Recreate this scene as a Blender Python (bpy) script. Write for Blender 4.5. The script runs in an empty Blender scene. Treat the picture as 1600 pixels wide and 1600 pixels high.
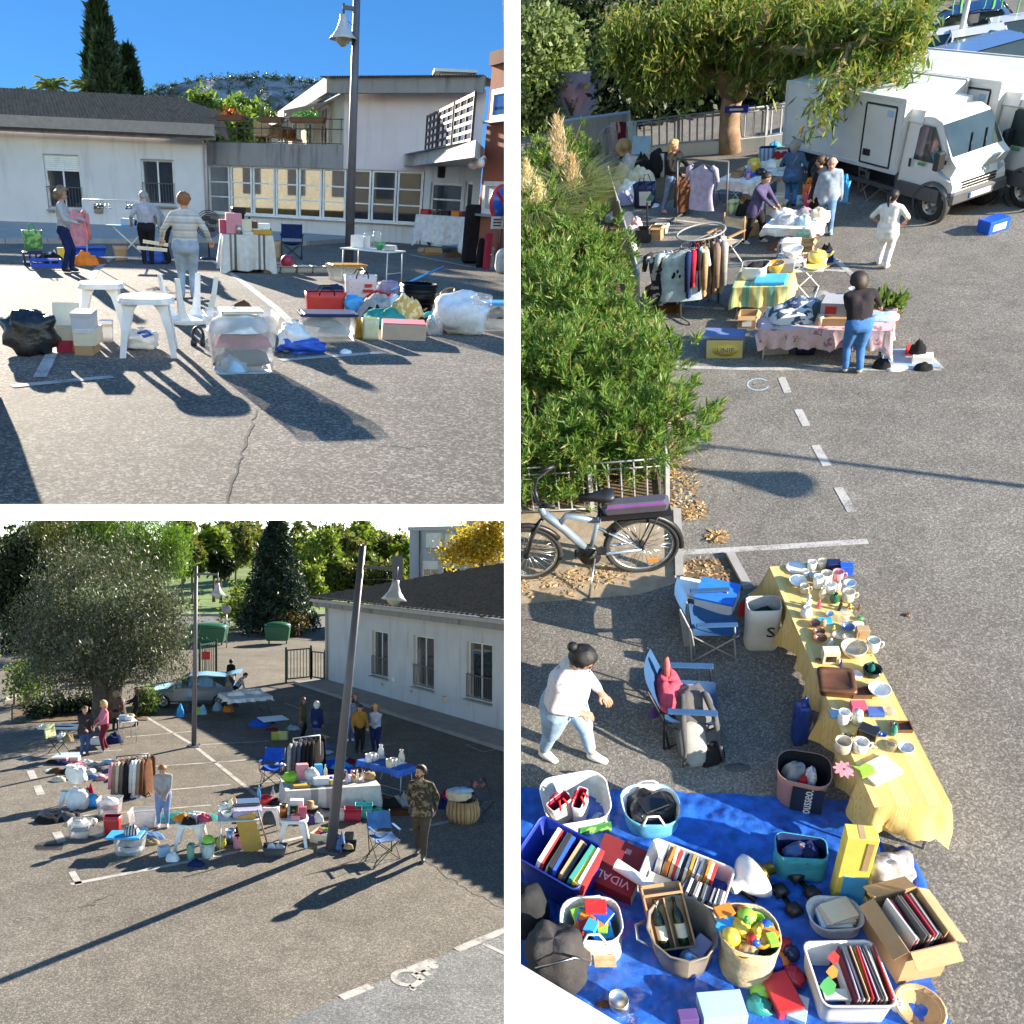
import bpy,bmesh,math,random
import numpy as np
from mathutils import Matrix,Vector as V,noise
from math import cos,sin,sqrt,atan2,radians as rdn
en,rg,tp,NN,TT,FF=enumerate,range,tuple,None,True,False
ru,rr_,nz,lsp=random.uniform,random.random,noise.noise,np.linspace
random.seed(7)
RNG=np.random.default_rng(7)
PI=math.pi
SC=bpy.context.scene
# camera, sky, suns, exposure
F,CX,CY=1250.0,560.0,860.0
CAM_Z=6.4
cam_d=bpy.data.cameras.new('camera');cam=bpy.data.objects.new('camera',cam_d)
SC.collection.objects.link(cam);SC.camera=cam
cam.location=(0,0,CAM_Z);cam.rotation_euler=(PI/2,0,0)
cam_d.sensor_width=36;cam_d.lens=36*F/1600
cam_d.shift_x=(800-CX)/1600;cam_d.shift_y=(CY-800)/1600
cam_d.clip_start=0.05;cam_d.clip_end=3000
A3=np.array([[1,0,0],[0,0,1],[0,-1,0.]])
class Yard:

 def __init__(s,name,h,vx=NN,vy=NN):
  if vx is NN:R=A3.copy()
  else:
   d=np.array([vx-CX,vy-CY,F]);d/=np.linalg.norm(d)
   f=np.array([0,0,1.])-d[2]*d;f/=np.linalg.norm(f)
   R=np.array([np.cross(f,-d),f,-d])
  s.R,s.h=R,h
  m=Matrix((A3@R.T).tolist()).to_4x4()
  s.M=Matrix.Translation((0,0,CAM_Z))@m@Matrix.Translation((0,0,-h))
  s.col=bpy.data.collections.new(name);SC.collection.children.link(s.col)
 def g(s,px,py,z=0.0):
  ray=s.R@np.array([px-CX,py-CY,F]);t=(z-s.h)/ray[2]
  return V((ray[0]*t,ray[1]*t,z))
 def proj(s,p):
  c=s.R.T@(np.array(p,float)-np.array([0,0,s.h]))
  return CX+F*c[0]/c[2],CY+F*c[1]/c[2]
 def projn(s,v):
  c=(v-np.array([0,0,s.h]))@s.R
  return CX+F*c[:,0]/c[:,2],CY+F*c[:,1]/c[:,2]
 def sun(s,az,el,strength,col,angle=.55):
  a,e=rdn(az),rdn(el)
  v=V((sin(a)*cos(e),cos(a)*cos(e),sin(e)))
  v=(s.M.to_3x3()@v).normalized()
  l=bpy.data.lights.new('sun','SUN');l.energy=strength;l.angle=rdn(angle);l.color=col
  o=bpy.data.objects.new('sun',l);SC.collection.objects.link(o)
  o.rotation_euler=v.to_track_quat('Z','Y').to_euler()
  o.light_linking.receiver_collection=s.col;o.light_linking.blocker_collection=s.col
  return v
W1=Yard('front_yard',1.85,450,3600)
W2=Yard('side_yard',7.6,1050,2400)
W3=Yard('rear_yard',CAM_Z)
W=W1
SUNC=(1,.89,.73)
v1=W1.sun(-27,13.5,5.0,SUNC)
v2=W2.sun(136,24,3.5,SUNC)
v3=W3.sun(44,26,4.2,SUNC)
wd=bpy.data.worlds.new('World');SC.world=wd;wd.use_nodes=TT
nt=wd.node_tree;sky=nt.nodes.new('ShaderNodeTexSky');sky.sky_type='NISHITA';sky.sun_disc=FF
sky.sun_elevation=rdn(26);sky.sun_rotation=rdn(150)
sky.altitude=1800;sky.air_density=1.0;sky.dust_density=0.0;sky.ozone_density=1.6;hs_=nt.nodes.new('ShaderNodeHueSaturation');hs_.inputs['Saturation'].default_value=1.3
nt.links.new(sky.outputs[0],hs_.inputs['Color']);nt.links.new(hs_.outputs[0],nt.nodes['Background'].inputs[0]);nt.nodes['Background'].inputs[1].default_value=0.085
SC.view_settings.view_transform='Standard';SC.view_settings.look='None';SC.view_settings.gamma=1
SC.view_settings.use_curve_mapping=FF;SC.view_settings.exposure=1.95
SC.render.engine='CYCLES';SC.cycles.max_bounces=6;SC.cycles.transparent_max_bounces=16
SC.cycles.use_denoising=TT
try:SC.cycles.denoiser='OPENIMAGEDENOISE';SC.cycles.denoising_input_passes='RGB_ALBEDO_NORMAL'
except Exception:pass
# placing by sight lines
def use(w):
 global W;W=w
def at(px,py,z=0.0):return W.g(px,py,z)
def mpp(px,py,z=0.0):return(at(px+5,py,z)-at(px-5,py,z)).length/10
def rz0(px,py,z=0.0):
 d=at(px+5,py,z)-at(px-5,py,z);return atan2(d.y,d.x)
def zat(px,py,row,base=NN):
 g=at(px,py,0)if base is NN else base
 lo,hi=g.z,W.h+.55*g.y
 for _ in rg(40):
  m=(lo+hi)/2
  if W.proj((g.x,g.y,m))[1]>row:lo=m
  else:hi=m
 return lo
def ext(x0,x1,yb,yt,z=0.0):

 cx=(x0+x1)/2;l=at(cx,yb,z)
 return l,(x1-x0)*mpp(cx,yb,z),max(.01,zat(cx,yb,yt,l)-z),rz0(cx,yb,z)
# mesh building
def RZ(a):return Matrix.Rotation(a,4,'Z')
def RX(a):return Matrix.Rotation(a,4,'X')
def RY(a):return Matrix.Rotation(a,4,'Y')
def TR(x,y=0,z=0):return Matrix.Translation((x,y,z))if not hasattr(x,'__len__')else Matrix.Translation(x)
class MB:
 def __init__(s):s.v=[];s.f=[];s.m=[];s.s=[]
 def add(s,vs,fs,mi=0,smooth=FF,M=NN):
  o=len(s.v)
  if M is not NN:vs=[tp(M@V(v))for v in vs]
  s.v+=[tp(v)for v in vs]
  for f in fs:s.f.append(tp(i+o for i in f));s.m.append(mi);s.s.append(smooth)
  return s
 def box(s,c,d,mi=0,M=NN,b=0.0,top=1.0):
 
  x,y,z=d[0]/2,d[1]/2,d[2]
  if b<=0:
   vs=[(c[0]+sx*x*k,c[1]+sy*y*k,c[2]+h)for h,k in((0,1),(z,top))for sx,sy in((-1,-1),(1,-1),(1,1),(-1,1))]
   return s.add(vs,[(3,2,1,0),(4,5,6,7),(0,1,5,4),(1,2,6,5),(2,3,7,6),(3,0,4,7)],mi,FF,M)
  b=min(b,x*.45,y*.45,z*.45)
  rings=[]
  for h,k,i in((0,1,b),(b,1,0),(z-b,top,0),(z,top,b)):
   X,Y=x*k-i,y*k-i;bb=b*.9
   rings.append([(c[0]+p,c[1]+q,c[2]+h)for p,q in((-X+bb,-Y),(X-bb,-Y),(X,-Y+bb),(X,Y-bb),(X-bb,Y),(-X+bb,Y),(-X,Y-bb),(-X,-Y+bb))])
  vs=sum(rings,[]);fs=[tp(rg(7,-1,-1)),tp(rg(24,32))]
  for r in rg(3):
   for i in rg(8):j=(i+1)%8;fs.append((r*8+i,r*8+j,r*8+8+j,r*8+8+i))
  return s.add(vs,fs,mi,FF,M)
 def lathe(s,prof,n=16,mi=0,M=NN,smooth=TT,sx=1,sy=1,caps=TT):
  vs=[];fs=[]
  for r,z in prof:
   for k in rg(n):a=2*PI*k/n;vs.append((r*cos(a)*sx,r*sin(a)*sy,z))
  for i in rg(len(prof)-1):
   for k in rg(n):j=(k+1)%n;fs.append((i*n+k,i*n+j,i*n+n+j,i*n+n+k))
  if caps and prof[0][0]>1e-4:fs.append(tp(rg(n-1,-1,-1)))
  if caps and prof[-1][0]>1e-4:fs.append(tp(rg((len(prof)-1)*n,len(prof)*n)))
  return s.add(vs,fs,mi,smooth,M)
 def tube(s,pts,r,n=6,mi=0,M=NN,closed=FF,smooth=TT):
  pts=[V(p)for p in pts];m=len(pts);vs=[];fs=[]
  rr=r if hasattr(r,'__len__')else[r]*m
  up=NN
  for i,p in en(pts):
   t=(pts[(i+1)%m]-pts[i-1])if closed else(pts[min(i+1,m-1)]-pts[max(i-1,0)])
   if t.length<1e-9:t=V((0,0,1))
   t.normalize()
   if up is NN:
    up=V((0,0,1))if abs(t.z)<.9 else V((1,0,0))
   a=t.cross(up)
   if a.length<1e-4:a=t.orthogonal()
   a.normalize();up=a.cross(t)
   for k in rg(n):
    q=2*PI*k/n;vs.append(p+(a*cos(q)+up*sin(q))*rr[i])
  for i in rg(m if closed else m-1):
   j=(i+1)%m
   for k in rg(n):l=(k+1)%n;fs.append((i*n+k,i*n+l,j*n+l,j*n+k))
  if not closed:fs+=[tp(rg(n-1,-1,-1)),tp(rg((m-1)*n,m*n))]
  return s.add(vs,fs,mi,smooth,M)
 def grid(s,nu,nv,fn,mi=0,smooth=TT,M=NN,wrap=FF):
  vs=[fn(i/nu,j/nv)for j in rg(nv+1)for i in rg(nu+(0 if wrap else 1))]
  w=nu if wrap else nu+1
  fs=[(j*w+i,j*w+(i+1)%w,(j+1)*w+(i+1)%w,(j+1)*w+i)for j in rg(nv)for i in rg(nu)]
  return s.add(vs,fs,mi,smooth,M)
 def blob(s,c,r,nu=14,nv=9,mi=0,amp=.12,sc=2.0,seed=0,flat=0.0,M=NN,p=1.0):
 
  vs=[];fs=[]
  for j in rg(nv+1):
   th=PI*j/nv
   for i in rg(nu):
    ph=2*PI*i/nu
    d=V((sin(th)*cos(ph),sin(th)*sin(ph),cos(th)))
    if p!=1.0:d=V([math.copysign(abs(q)**p,q)for q in d])
    k=1+amp*nz(d*sc+V((seed*3.1,seed*1.7,seed)))*2
    z=d.z*k
    if flat and z<-1+flat:z=-1+flat
    vs.append((c[0]+d.x*k*r[0],c[1]+d.y*k*r[1],c[2]+z*r[2]))
  for j in rg(nv):
   for i in rg(nu):l=(i+1)%nu;fs.append((j*nu+i,(j+1)*nu+i,(j+1)*nu+l,j*nu+l))
  return s.add(vs,fs,mi,TT,M)
 def prism(s,poly,z0,z1,mi=0,M=NN,smooth=FF):
  n=len(poly);vs=[(p[0],p[1],z0)for p in poly]+[(p[0],p[1],z1)for p in poly]
  fs=[tp(rg(n-1,-1,-1)),tp(rg(n,2*n))]+[(i,(i+1)%n,n+(i+1)%n,n+i)for i in rg(n)]
  return s.add(vs,fs,mi,smooth,M)
 def quad(s,a,b,c,d,mi=0):return s.add([a,b,c,d],[(0,1,2,3)],mi)
 def mesh(s,name,mats):
  me=bpy.data.meshes.new(name);me.from_pydata(s.v,[],s.f)
  for m in mats:me.materials.append(m)
  me.polygons.foreach_set('material_index',s.m);me.polygons.foreach_set('use_smooth',s.s);me.update()
  return me
def bar(mb,a,b,w,h=NN,mi=0):

 a,b=V(a),V(b);t=(b-a);L=t.length;t.normalize()
 s_=t.cross(V((0,0,1)));s_=s_.normalized()if s_.length>1e-3 else V((1,0,0));u=s_.cross(t)
 return mb.box((0,0,0),(w,h or w,L),mi,Matrix(((s_.x,u.x,t.x,a.x),(s_.y,u.y,t.y,a.y),(s_.z,u.z,t.z,a.z),(0,0,0,1))))
# objects
def props(o,lb=NN,cat=NN,gp=NN,kind=NN):
 if lb:o['label']=lb
 if cat:o['category']=cat
 if gp:o['group']=gp
 if kind:o['kind']=kind
 return o
def TG(name,lb,cat,loc,rz=0,gp=NN,M=NN):
 o=bpy.data.objects.new(name,NN);o.empty_display_size=.1;W.col.objects.link(o)
 o.matrix_basis=W.M@(TR(loc)@RZ(rz)if M is NN else M)
 return props(o,lb,cat,gp)
def mobj(name,me,parent=NN,mats=NN):
 if isinstance(me,MB):me=me.mesh(name,mats if isinstance(mats,(list,tp))else[mats])
 o=bpy.data.objects.new(name,me);W.col.objects.link(o)
 if parent is not NN:o.parent=parent
 return o
def PT(parent,name,mb,mats,lb=NN,kind=NN):return props(mobj(name,mb,parent,mats),lb,kind=kind)
def solo(name,mb,mats,lb,cat,loc,rz=0,gp=NN,M=NN):
 o=mobj(name,mb,NN,mats);o.matrix_basis=W.M@(TR(loc)@RZ(rz)if M is NN else M)
 return props(o,lb,cat,gp)
def SE(name,mb,mats,kind='structure',lb=NN):
 o=mobj(name,mb,NN,mats);o.matrix_basis=W.M.copy();return props(o,lb,kind=kind)
def npmesh(name,v,f,mats,mi=NN,smooth=FF):

 me=bpy.data.meshes.new(name);n,m,k=len(v),len(f),f.shape[1]
 me.vertices.add(n);me.vertices.foreach_set('co',v.astype(np.float32).ravel())
 me.loops.add(m*k);me.loops.foreach_set('vertex_index',f.astype(np.int32).ravel())
 me.polygons.add(m);me.polygons.foreach_set('loop_start',np.arange(0,m*k,k,dtype=np.int32))
 me.polygons.foreach_set('loop_total',np.full(m,k,np.int32))
 for q in mats:me.materials.append(q)
 if mi is not NN:me.polygons.foreach_set('material_index',mi.astype(np.int32))
 me.polygons.foreach_set('use_smooth',np.full(m,smooth));me.update(calc_edges=TT);me.validate()
 return me
def clip_at(root,col,left):

 nrm=W.R@np.cross([col-CX,-2000.,F],[col-CX,2000.,F])
 if(nrm@np.array(W.R@np.array([1.,0,0]))<0)==left:nrm=-nrm
 no=(W.M.to_3x3()@V(nrm)).normalized();co=W.M@V((0,0,W.h))
 bpy.context.view_layer.update()
 for o in[root]+list(root.children_recursive):
  if o.type!='MESH':continue
  mi=o.matrix_world.inverted();bm=bmesh.new();bm.from_mesh(o.data)
  bmesh.ops.bisect_plane(bm,geom=bm.verts[:]+bm.edges[:]+bm.faces[:],plane_co=mi@co,plane_no=(o.matrix_world.transposed().to_3x3()@no),clear_inner=TT)
  if len(bm.verts)==0:bm.free();bpy.data.objects.remove(o);continue
  bm.to_mesh(o.data);bm.free()
def clip_left(root,col=802):clip_at(root,col,TT)
def clip_right(root,col=797):clip_at(root,col,FF)
# materials
MATS={}
def _nodes(name):
 m=bpy.data.materials.new(name);m.use_nodes=TT;n=m.node_tree
 return m,n,n.nodes['Principled BSDF']
def _nz(n,co,scale,detail=3,rough=.6):
 t=n.nodes.new('ShaderNodeTexNoise');t.inputs['Scale'].default_value=scale;t.inputs['Detail'].default_value=detail
 t.inputs['Roughness'].default_value=rough;n.links.new(co,t.inputs['Vector']);return t.outputs['Fac']
def _ramp(n,fac,stops):
 r=n.nodes.new('ShaderNodeValToRGB');n.links.new(fac,r.inputs[0]);e=r.color_ramp.elements
 while len(e)<len(stops):e.new(.5)
 for k,(p,c)in en(stops):
  e[k].position=p;e[k].color=tp(c)+(1,)if hasattr(c,'__len__')else(c,c,c,1)
 return r.outputs[0]
def _mix(n,fac,a,b,mode='MIX'):
 x=n.nodes.new('ShaderNodeMix');x.data_type='RGBA';x.blend_type=mode;x.clamp_factor=TT
 for s,v in((0,fac),(6,a),(7,b)):
  if hasattr(v,'links')or hasattr(v,'is_linked'):n.links.new(v,x.inputs[s])
  elif s:x.inputs[s].default_value=tp(v)+(1,)if hasattr(v,'__len__')else(v,v,v,1)
  else:x.inputs[s].default_value=v
 return x.outputs[2]
def _co(n):return n.nodes.new('ShaderNodeTexCoord').outputs['Object']
def _bump(n,p,h,strength,dist=.01):
 b=n.nodes.new('ShaderNodeBump');b.inputs['Strength'].default_value=strength;b.inputs['Distance'].default_value=dist
 n.links.new(h,b.inputs['Height']);n.links.new(b.outputs[0],p.inputs['Normal'])
def mat(name,col,rough=.6,metal=0.,var=.18,vs=6.,bump=0.,bs=60.,alpha=1.,spec=NN,coat=0.):

 if name in MATS:return MATS[name]
 m,n,p=_nodes(name);co=_co(n)
 a=_nz(n,co,vs,4)
 c=_ramp(n,a,[(.25,[max(0,k*(1-var))for k in col]),(.75,[min(.95,k*(1+var))for k in col])])
 n.links.new(c,p.inputs['Base Color']);p.inputs['Roughness'].default_value=rough;p.inputs['Metallic'].default_value=metal
 if spec is not NN:p.inputs['Specular IOR Level'].default_value=spec
 if coat:p.inputs['Coat Weight'].default_value=coat;p.inputs['Coat Roughness'].default_value=.08
 if bump:_bump(n,p,_nz(n,co,bs,3),bump)
 if alpha<1:
  t=n.nodes.new('ShaderNodeBsdfTransparent');x=n.nodes.new('ShaderNodeMixShader');x.inputs[0].default_value=alpha
  n.links.new(t.outputs[0],x.inputs[1]);n.links.new(p.outputs[0],x.inputs[2]);n.links.new(x.outputs[0],n.nodes['Material Output'].inputs[0])
 MATS[name]=m;return m
def spots(name,a,b,scale=12.,thr=.55,rough=.8,c3=NN,soft=.02,bump=.2):

 if name in MATS:return MATS[name]
 m,n,p=_nodes(name);co=_co(n);f=_nz(n,co,scale,2,.5)
 c=_ramp(n,f,[(thr-soft,a),(thr+soft,b)])
 if c3:
  g=_nz(n,co,scale*1.7,2,.5);k=_ramp(n,g,[(.56,0),(.58,1)]);c=_mix(n,k,c,c3)
 n.links.new(c,p.inputs['Base Color']);p.inputs['Roughness'].default_value=rough
 _bump(n,p,_nz(n,co,25,3),bump);MATS[name]=m;return m
def stripes(name,cols,period=.2,axis=0,rough=.8,wob=.0,bump=.15):

 if name in MATS:return MATS[name]
 m,n,p=_nodes(name);co=_co(n);sp=n.nodes.new('ShaderNodeSeparateXYZ');n.links.new(co,sp.inputs[0])
 k=n.nodes.new('ShaderNodeMath');k.operation='MULTIPLY';k.inputs[1].default_value=1/period;n.links.new(sp.outputs[axis],k.inputs[0])
 fr=n.nodes.new('ShaderNodeMath');fr.operation='FRACT';n.links.new(k.outputs[0],fr.inputs[0])
 r=n.nodes.new('ShaderNodeValToRGB');r.color_ramp.interpolation='CONSTANT';n.links.new(fr.outputs[0],r.inputs[0]);e=r.color_ramp.elements
 while len(e)<len(cols):e.new(.5)
 for i,c in en(cols):e[i].position=i/len(cols);e[i].color=tp(c)+(1,)
 v=_nz(n,co,9,4);vv=_ramp(n,v,[(.2,.8),(.8,1.1)])
 n.links.new(_mix(n,1.0,r.outputs[0],vv,'MULTIPLY'),p.inputs['Base Color']);p.inputs['Roughness'].default_value=rough
 _bump(n,p,_nz(n,co,30,3),bump);MATS[name]=m;return m
def LM(name,cols,trans=.35,rough=.5):
 if name in MATS:return MATS[name]
 m,n,p=_nodes(name);gi=n.nodes.new('ShaderNodeNewGeometry')
 c=_ramp(n,gi.outputs['Random Per Island'],[(i/max(1,len(cols)-1),c)for i,c in en(cols)])
 n.links.new(c,p.inputs['Base Color']);p.inputs['Roughness'].default_value=rough;p.inputs['Specular IOR Level'].default_value=.35
 t=n.nodes.new('ShaderNodeBsdfTranslucent');x=n.nodes.new('ShaderNodeMixShader');x.inputs[0].default_value=trans
 n.links.new(_mix(n,1.0,c,(1.5,1.6,.7),'MULTIPLY'),t.inputs[0])
 n.links.new(p.outputs[0],x.inputs[1]);n.links.new(t.outputs[0],x.inputs[2]);n.links.new(x.outputs[0],n.nodes['Material Output'].inputs[0])
 MATS[name]=m;return m
def asphalt(name,lo,hi,grain=70.,blotch=.35,bump=.5):
 m,n,p=_nodes(name);co=_co(n)
 a=_nz(n,co,grain,4,.75);b=_nz(n,co,grain*.33,3,.6);c=_nz(n,co,blotch,5,.6);d=_nz(n,co,2.2,4,.6)
 v=n.nodes.new('ShaderNodeTexVoronoi');v.inputs['Scale'].default_value=grain*.8;n.links.new(co,v.inputs['Vector'])
 sp=n.nodes.new('ShaderNodeSeparateColor');n.links.new(v.outputs['Color'],sp.inputs[0])
 col=_ramp(n,a,[(.36,[k*.62 for k in lo]),(.5,lo),(.66,hi)])
 col=_mix(n,.5,col,_ramp(n,sp.outputs[0],[(0,[k*.6 for k in lo]),(.55,lo),(.85,hi),(1,[k*1.35 for k in hi])]))
 col=_mix(n,1.0,col,_ramp(n,b,[(.3,.78),(.7,1.18)]),'MULTIPLY')
 col=_mix(n,1.0,col,_ramp(n,c,[(.3,.74),(.7,1.14)]),'MULTIPLY')
 col=_mix(n,1.0,col,_ramp(n,d,[(.3,.8),(.7,1.08)]),'MULTIPLY')
 n.links.new(col,p.inputs['Base Color']);p.inputs['Roughness'].default_value=.88;p.inputs['Specular IOR Level'].default_value=.25
 _bump(n,p,a,bump,.012);return m
def stucco(name,col,stain=(.25,.22,.2),amt=.5,bump=.25,vscale=.9):

 m,n,p=_nodes(name);co=_co(n);mp=n.nodes.new('ShaderNodeMapping');mp.inputs['Scale'].default_value=(2.2,2.2,.25);n.links.new(co,mp.inputs[0])
 s=_nz(n,mp.outputs[0],1.3,5,.65);big=_nz(n,co,vscale,4)
 c=_ramp(n,big,[(.3,[k*.93 for k in col]),(.7,[min(.9,k*1.05)for k in col])])
 f=_ramp(n,s,[(.52,0),(.74,amt)])
 n.links.new(_mix(n,f,c,stain),p.inputs['Base Color']);p.inputs['Roughness'].default_value=.92
 _bump(n,p,_nz(n,co,90,3),bump,.006);return m
def glassy(name,col=(.02,.025,.03),rough=.03,alpha=1.):
 return mat(name,col,rough,0,.3,1.5,alpha=alpha,spec=.8)
# colours (linear)
def rgb(h):
 q=[int(h[i:i+2],16)/255 for i in(0,2,4)]
 return tp(c/12.92 if c<.04045 else((c+.055)/1.055)**2.4 for c in q)
PAL=dict(white=(.78,.77,.74),cream=(.68,.6,.44),grey=(.3,.3,.3),darkgrey=(.09,.09,.095),black=(.018,.018,.02),red=(.5,.03,.03),crimson=(.36,.02,.05),pink=(.62,.26,.3),rose=(.5,.08,.14),orange=(.75,.22,.03),yellow=(.75,.55,.07),green=(.06,.3,.08),lime=(.3,.6,.06),teal=(.03,.25,.22),turquoise=(.06,.45,.42),blue=(.02,.1,.55),navy=(.015,.025,.09),sky=(.05,.35,.75),lightblue=(.35,.5,.65),lilac=(.42,.38,.55),purple=(.1,.05,.2),brown=(.14,.06,.03),tan=(.42,.28,.15),kraft=(.42,.26,.13),beige=(.55,.46,.34),olive=(.1,.09,.04),denim=(.12,.22,.42),paledenim=(.3,.42,.58),maroon=(.14,.015,.03),silver=(.6,.6,.6),gold=(.6,.38,.08),khaki=(.24,.19,.1),mustard=(.5,.27,.03),skin=(.52,.29,.2),wood=(.36,.2,.09))
def K(c,kind='plastic'):

 col=PAL[c]if isinstance(c,str)else c
 nm=f'{c if isinstance(c, str) else "tone_%d_%d_%d" % tuple(int(x*255) for x in c)}_{kind}'
 if kind=='cloth':return mat(nm,col,.92,0,.28,7,.6,38,spec=.15)
 if kind=='paper':return mat(nm,col,.8,0,.12,5,.12,90)
 if kind=='ceramic':return mat(nm,col,.18,0,.08,9,coat=.3)
 if kind=='metal':return mat(nm,col,.35,1.,.15,12)
 if kind=='paint':return mat(nm,col,.45,0,.12,5,.05,120)
 if kind=='gloss':return mat(nm,col,.25,0,.15,6)
 if kind=='film':return mat(nm,col,.28,0,.2,9,.8,26)
 if kind=='clear':return mat(nm,col,.22,0,.15,8,.15,25,alpha=.3)
 return mat(nm,col,.42,0,.14,6,.08,80)
# plants
def LC(P,size,aspect=.35,up=NN,droop=0.,jit=.35,mi=NN):

 n=len(P);d=RNG.normal(size=(n,3))
 if up is not NN:d=d*(1-.0)+np.array(up)*2.2
 d[:,2]-=droop*2;d/=np.linalg.norm(d,axis=1)[:,NN]
 a=np.cross(d,RNG.normal(size=(n,3)));a/=np.linalg.norm(a,axis=1)[:,NN]+1e-9
 L=size*(1+jit*RNG.normal(size=n)).clip(.4,2)[:,NN];w=L*aspect*.5
 m=P+d*L*.45
 v=np.stack([P,m+a*w,P+d*L,m-a*w],1).reshape(-1,3)
 return v,np.arange(4*n).reshape(n,4)
def clumps(ells,nclump,per,spread,shell=.55):
 pts=[];cs=[]
 vol=np.array([e[3]*e[4]*e[5]for e in ells])**.67;vol=vol/vol.sum()
 for e,q in zip(ells,vol):
  k=max(1,int(nclump*q));d=RNG.normal(size=(k,3));d/=np.linalg.norm(d,axis=1)[:,NN]
  r=(shell+(1-shell)*RNG.random(k))[:,NN];wob=1+.16*RNG.normal(size=(k,1))
  c=np.array(e[:3])+d*r*wob*np.array(e[3:6]);cs.append(c)
  g=RNG.normal(size=(k,per,3))*spread;pts.append((c[:,NN]+g).reshape(-1,3))
 return np.concatenate(pts),np.concatenate(cs)
def keep(P,x0=-1e9,x1=1e9):

 x,y=W.projn(P);return P[(x>x0)&(x<x1)]
BARK=lambda:mat('bark',(.16,.11,.075),.95,0,.5,9,.9,25)
def tree(name,lb,loc,ells,n,per,size,lm,trunk=NN,spread=.25,aspect=.35,droop=0.,up=NN,gp=NN,cat='tree',tr=.2,limbs=6,shell=.55,bark=NN,x0=-1e9,x1=1e9,base=NN):
 r=TG(name,lb,cat,loc,0,gp);off=np.array(loc)
 P,cs=clumps(ells,n,per,spread,shell)
 if x0>-1e8 or x1<1e8:P=keep(P+off,x0,x1)-off
 v,f=LC(P,size,aspect,up,droop)
 o=mobj('crown',npmesh('crown',v,f,[lm]),r)
 if trunk:
  mb=MB();top=V(trunk)
  b=V(base)if base else V((0,0,-.05))
  q=[b.lerp(top,t)+V((nz((t*3,loc[0],1))*tr*.9*t,nz((t*3,loc[1],5))*tr*.9*t,0))for t in(0,.15,.35,.6,.85,1)]
  mb.tube(q,[tr*1.5,tr*1.1,tr*.95,tr*.85,tr*.75,tr*.6],9)
  for c in cs[RNG.choice(len(cs),min(limbs,len(cs)),FF)]:
   c=V(c);s0=q[RNG.integers(3,6)];m=s0.lerp(c,.5)+V((0,0,-.08*(c-s0).length))
   mb.tube([s0,m,c],[tr*.42,tr*.24,tr*.07],6)
  PT(r,'trunk',mb,bark or BARK())
 return r
def grass_tuft(mb,c,n,h,spread,lean=.4):
 for _ in rg(n):
  a=rr_()*2*PI;r=rr_()*spread;x,y=c[0]+r*cos(a),c[1]+r*sin(a);k=h*ru(.5,1)
  dx,dy=lean*k*cos(a),lean*k*sin(a);w=.012*ru(.7,1.3)*(h/.5)
  mb.add([(x-w*sin(a),y+w*cos(a),c[2]),(x+w*sin(a),y-w*cos(a),c[2]),(x+dx*.5,y+dy*.5,c[2]+k*.75),(x+dx,y+dy,c[2]+k)],[(0,1,2),(0,2,3)])
# people
TMP=bpy.data.scenes.new('remesh_bench')
def remeshed(mb,voxel,smooth=3):
 me=mb.mesh('rough',[]);o=bpy.data.objects.new('rough',me);TMP.collection.objects.link(o)
 r=o.modifiers.new('r','REMESH');r.mode='VOXEL';r.voxel_size=voxel
 if smooth:s=o.modifiers.new('s','SMOOTH');s.factor=.5;s.iterations=smooth
 with bpy.context.temp_override(scene=TMP,view_layer=TMP.view_layers[0]):
  dg=bpy.context.evaluated_depsgraph_get();e=o.evaluated_get(dg);m=e.to_mesh()
  n=len(m.vertices);v=np.empty(n*3,np.float32);m.vertices.foreach_get('co',v)
  k=len(m.polygons);lt=np.empty(k,np.int32);m.polygons.foreach_get('loop_total',lt)
  li=np.empty(len(m.loops),np.int32);m.loops.foreach_get('vertex_index',li);e.to_mesh_clear()
 bpy.data.objects.remove(o);bpy.data.meshes.remove(me)
 v=v.reshape(-1,3);f=li.reshape(-1,4)if(lt==4).all()else NN
 return v,f
def capsule(mb,p0,p1,r0,r1,n=10):
 p0,p1=V(p0),V(p1);t=p1-p0
 if t.length<1e-5:t=V((0,0,1e-3));p1=p0+t
 t=t.normalized()
 mb.tube([p0-t*r0*.95,p0-t*r0*.6,p0,p1,p1+t*r1*.6,p1+t*r1*.95],[r0*.3,r0*.8,r0,r1,r1*.8,r1*.3],n)
def cap_dist(P,p0,p1,r0,r1):
 a,b=np.array(p0),np.array(p1);d=b-a;L=max(d@d,1e-9);t=np.clip((P-a)@d/L,0,1)
 return np.linalg.norm(P-(a+t[:,NN]*d),axis=1)-(r0+(r1-r0)*t)
def ik(a,b,l1,l2,hint):
 a,b=V(a),V(b);d=b-a;D=min(d.length,(l1+l2)*.999)
 b=a+d.normalized()*D;x=(l1*l1-l2*l2+D*D)/(2*D);h=sqrt(max(0,l1*l1-x*x));u=d.normalized()
 k=V(hint)-u*u.dot(V(hint));k=k.normalized()if k.length>1e-4 else u.orthogonal().normalized()
 return a+u*x+k*h,b
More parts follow.
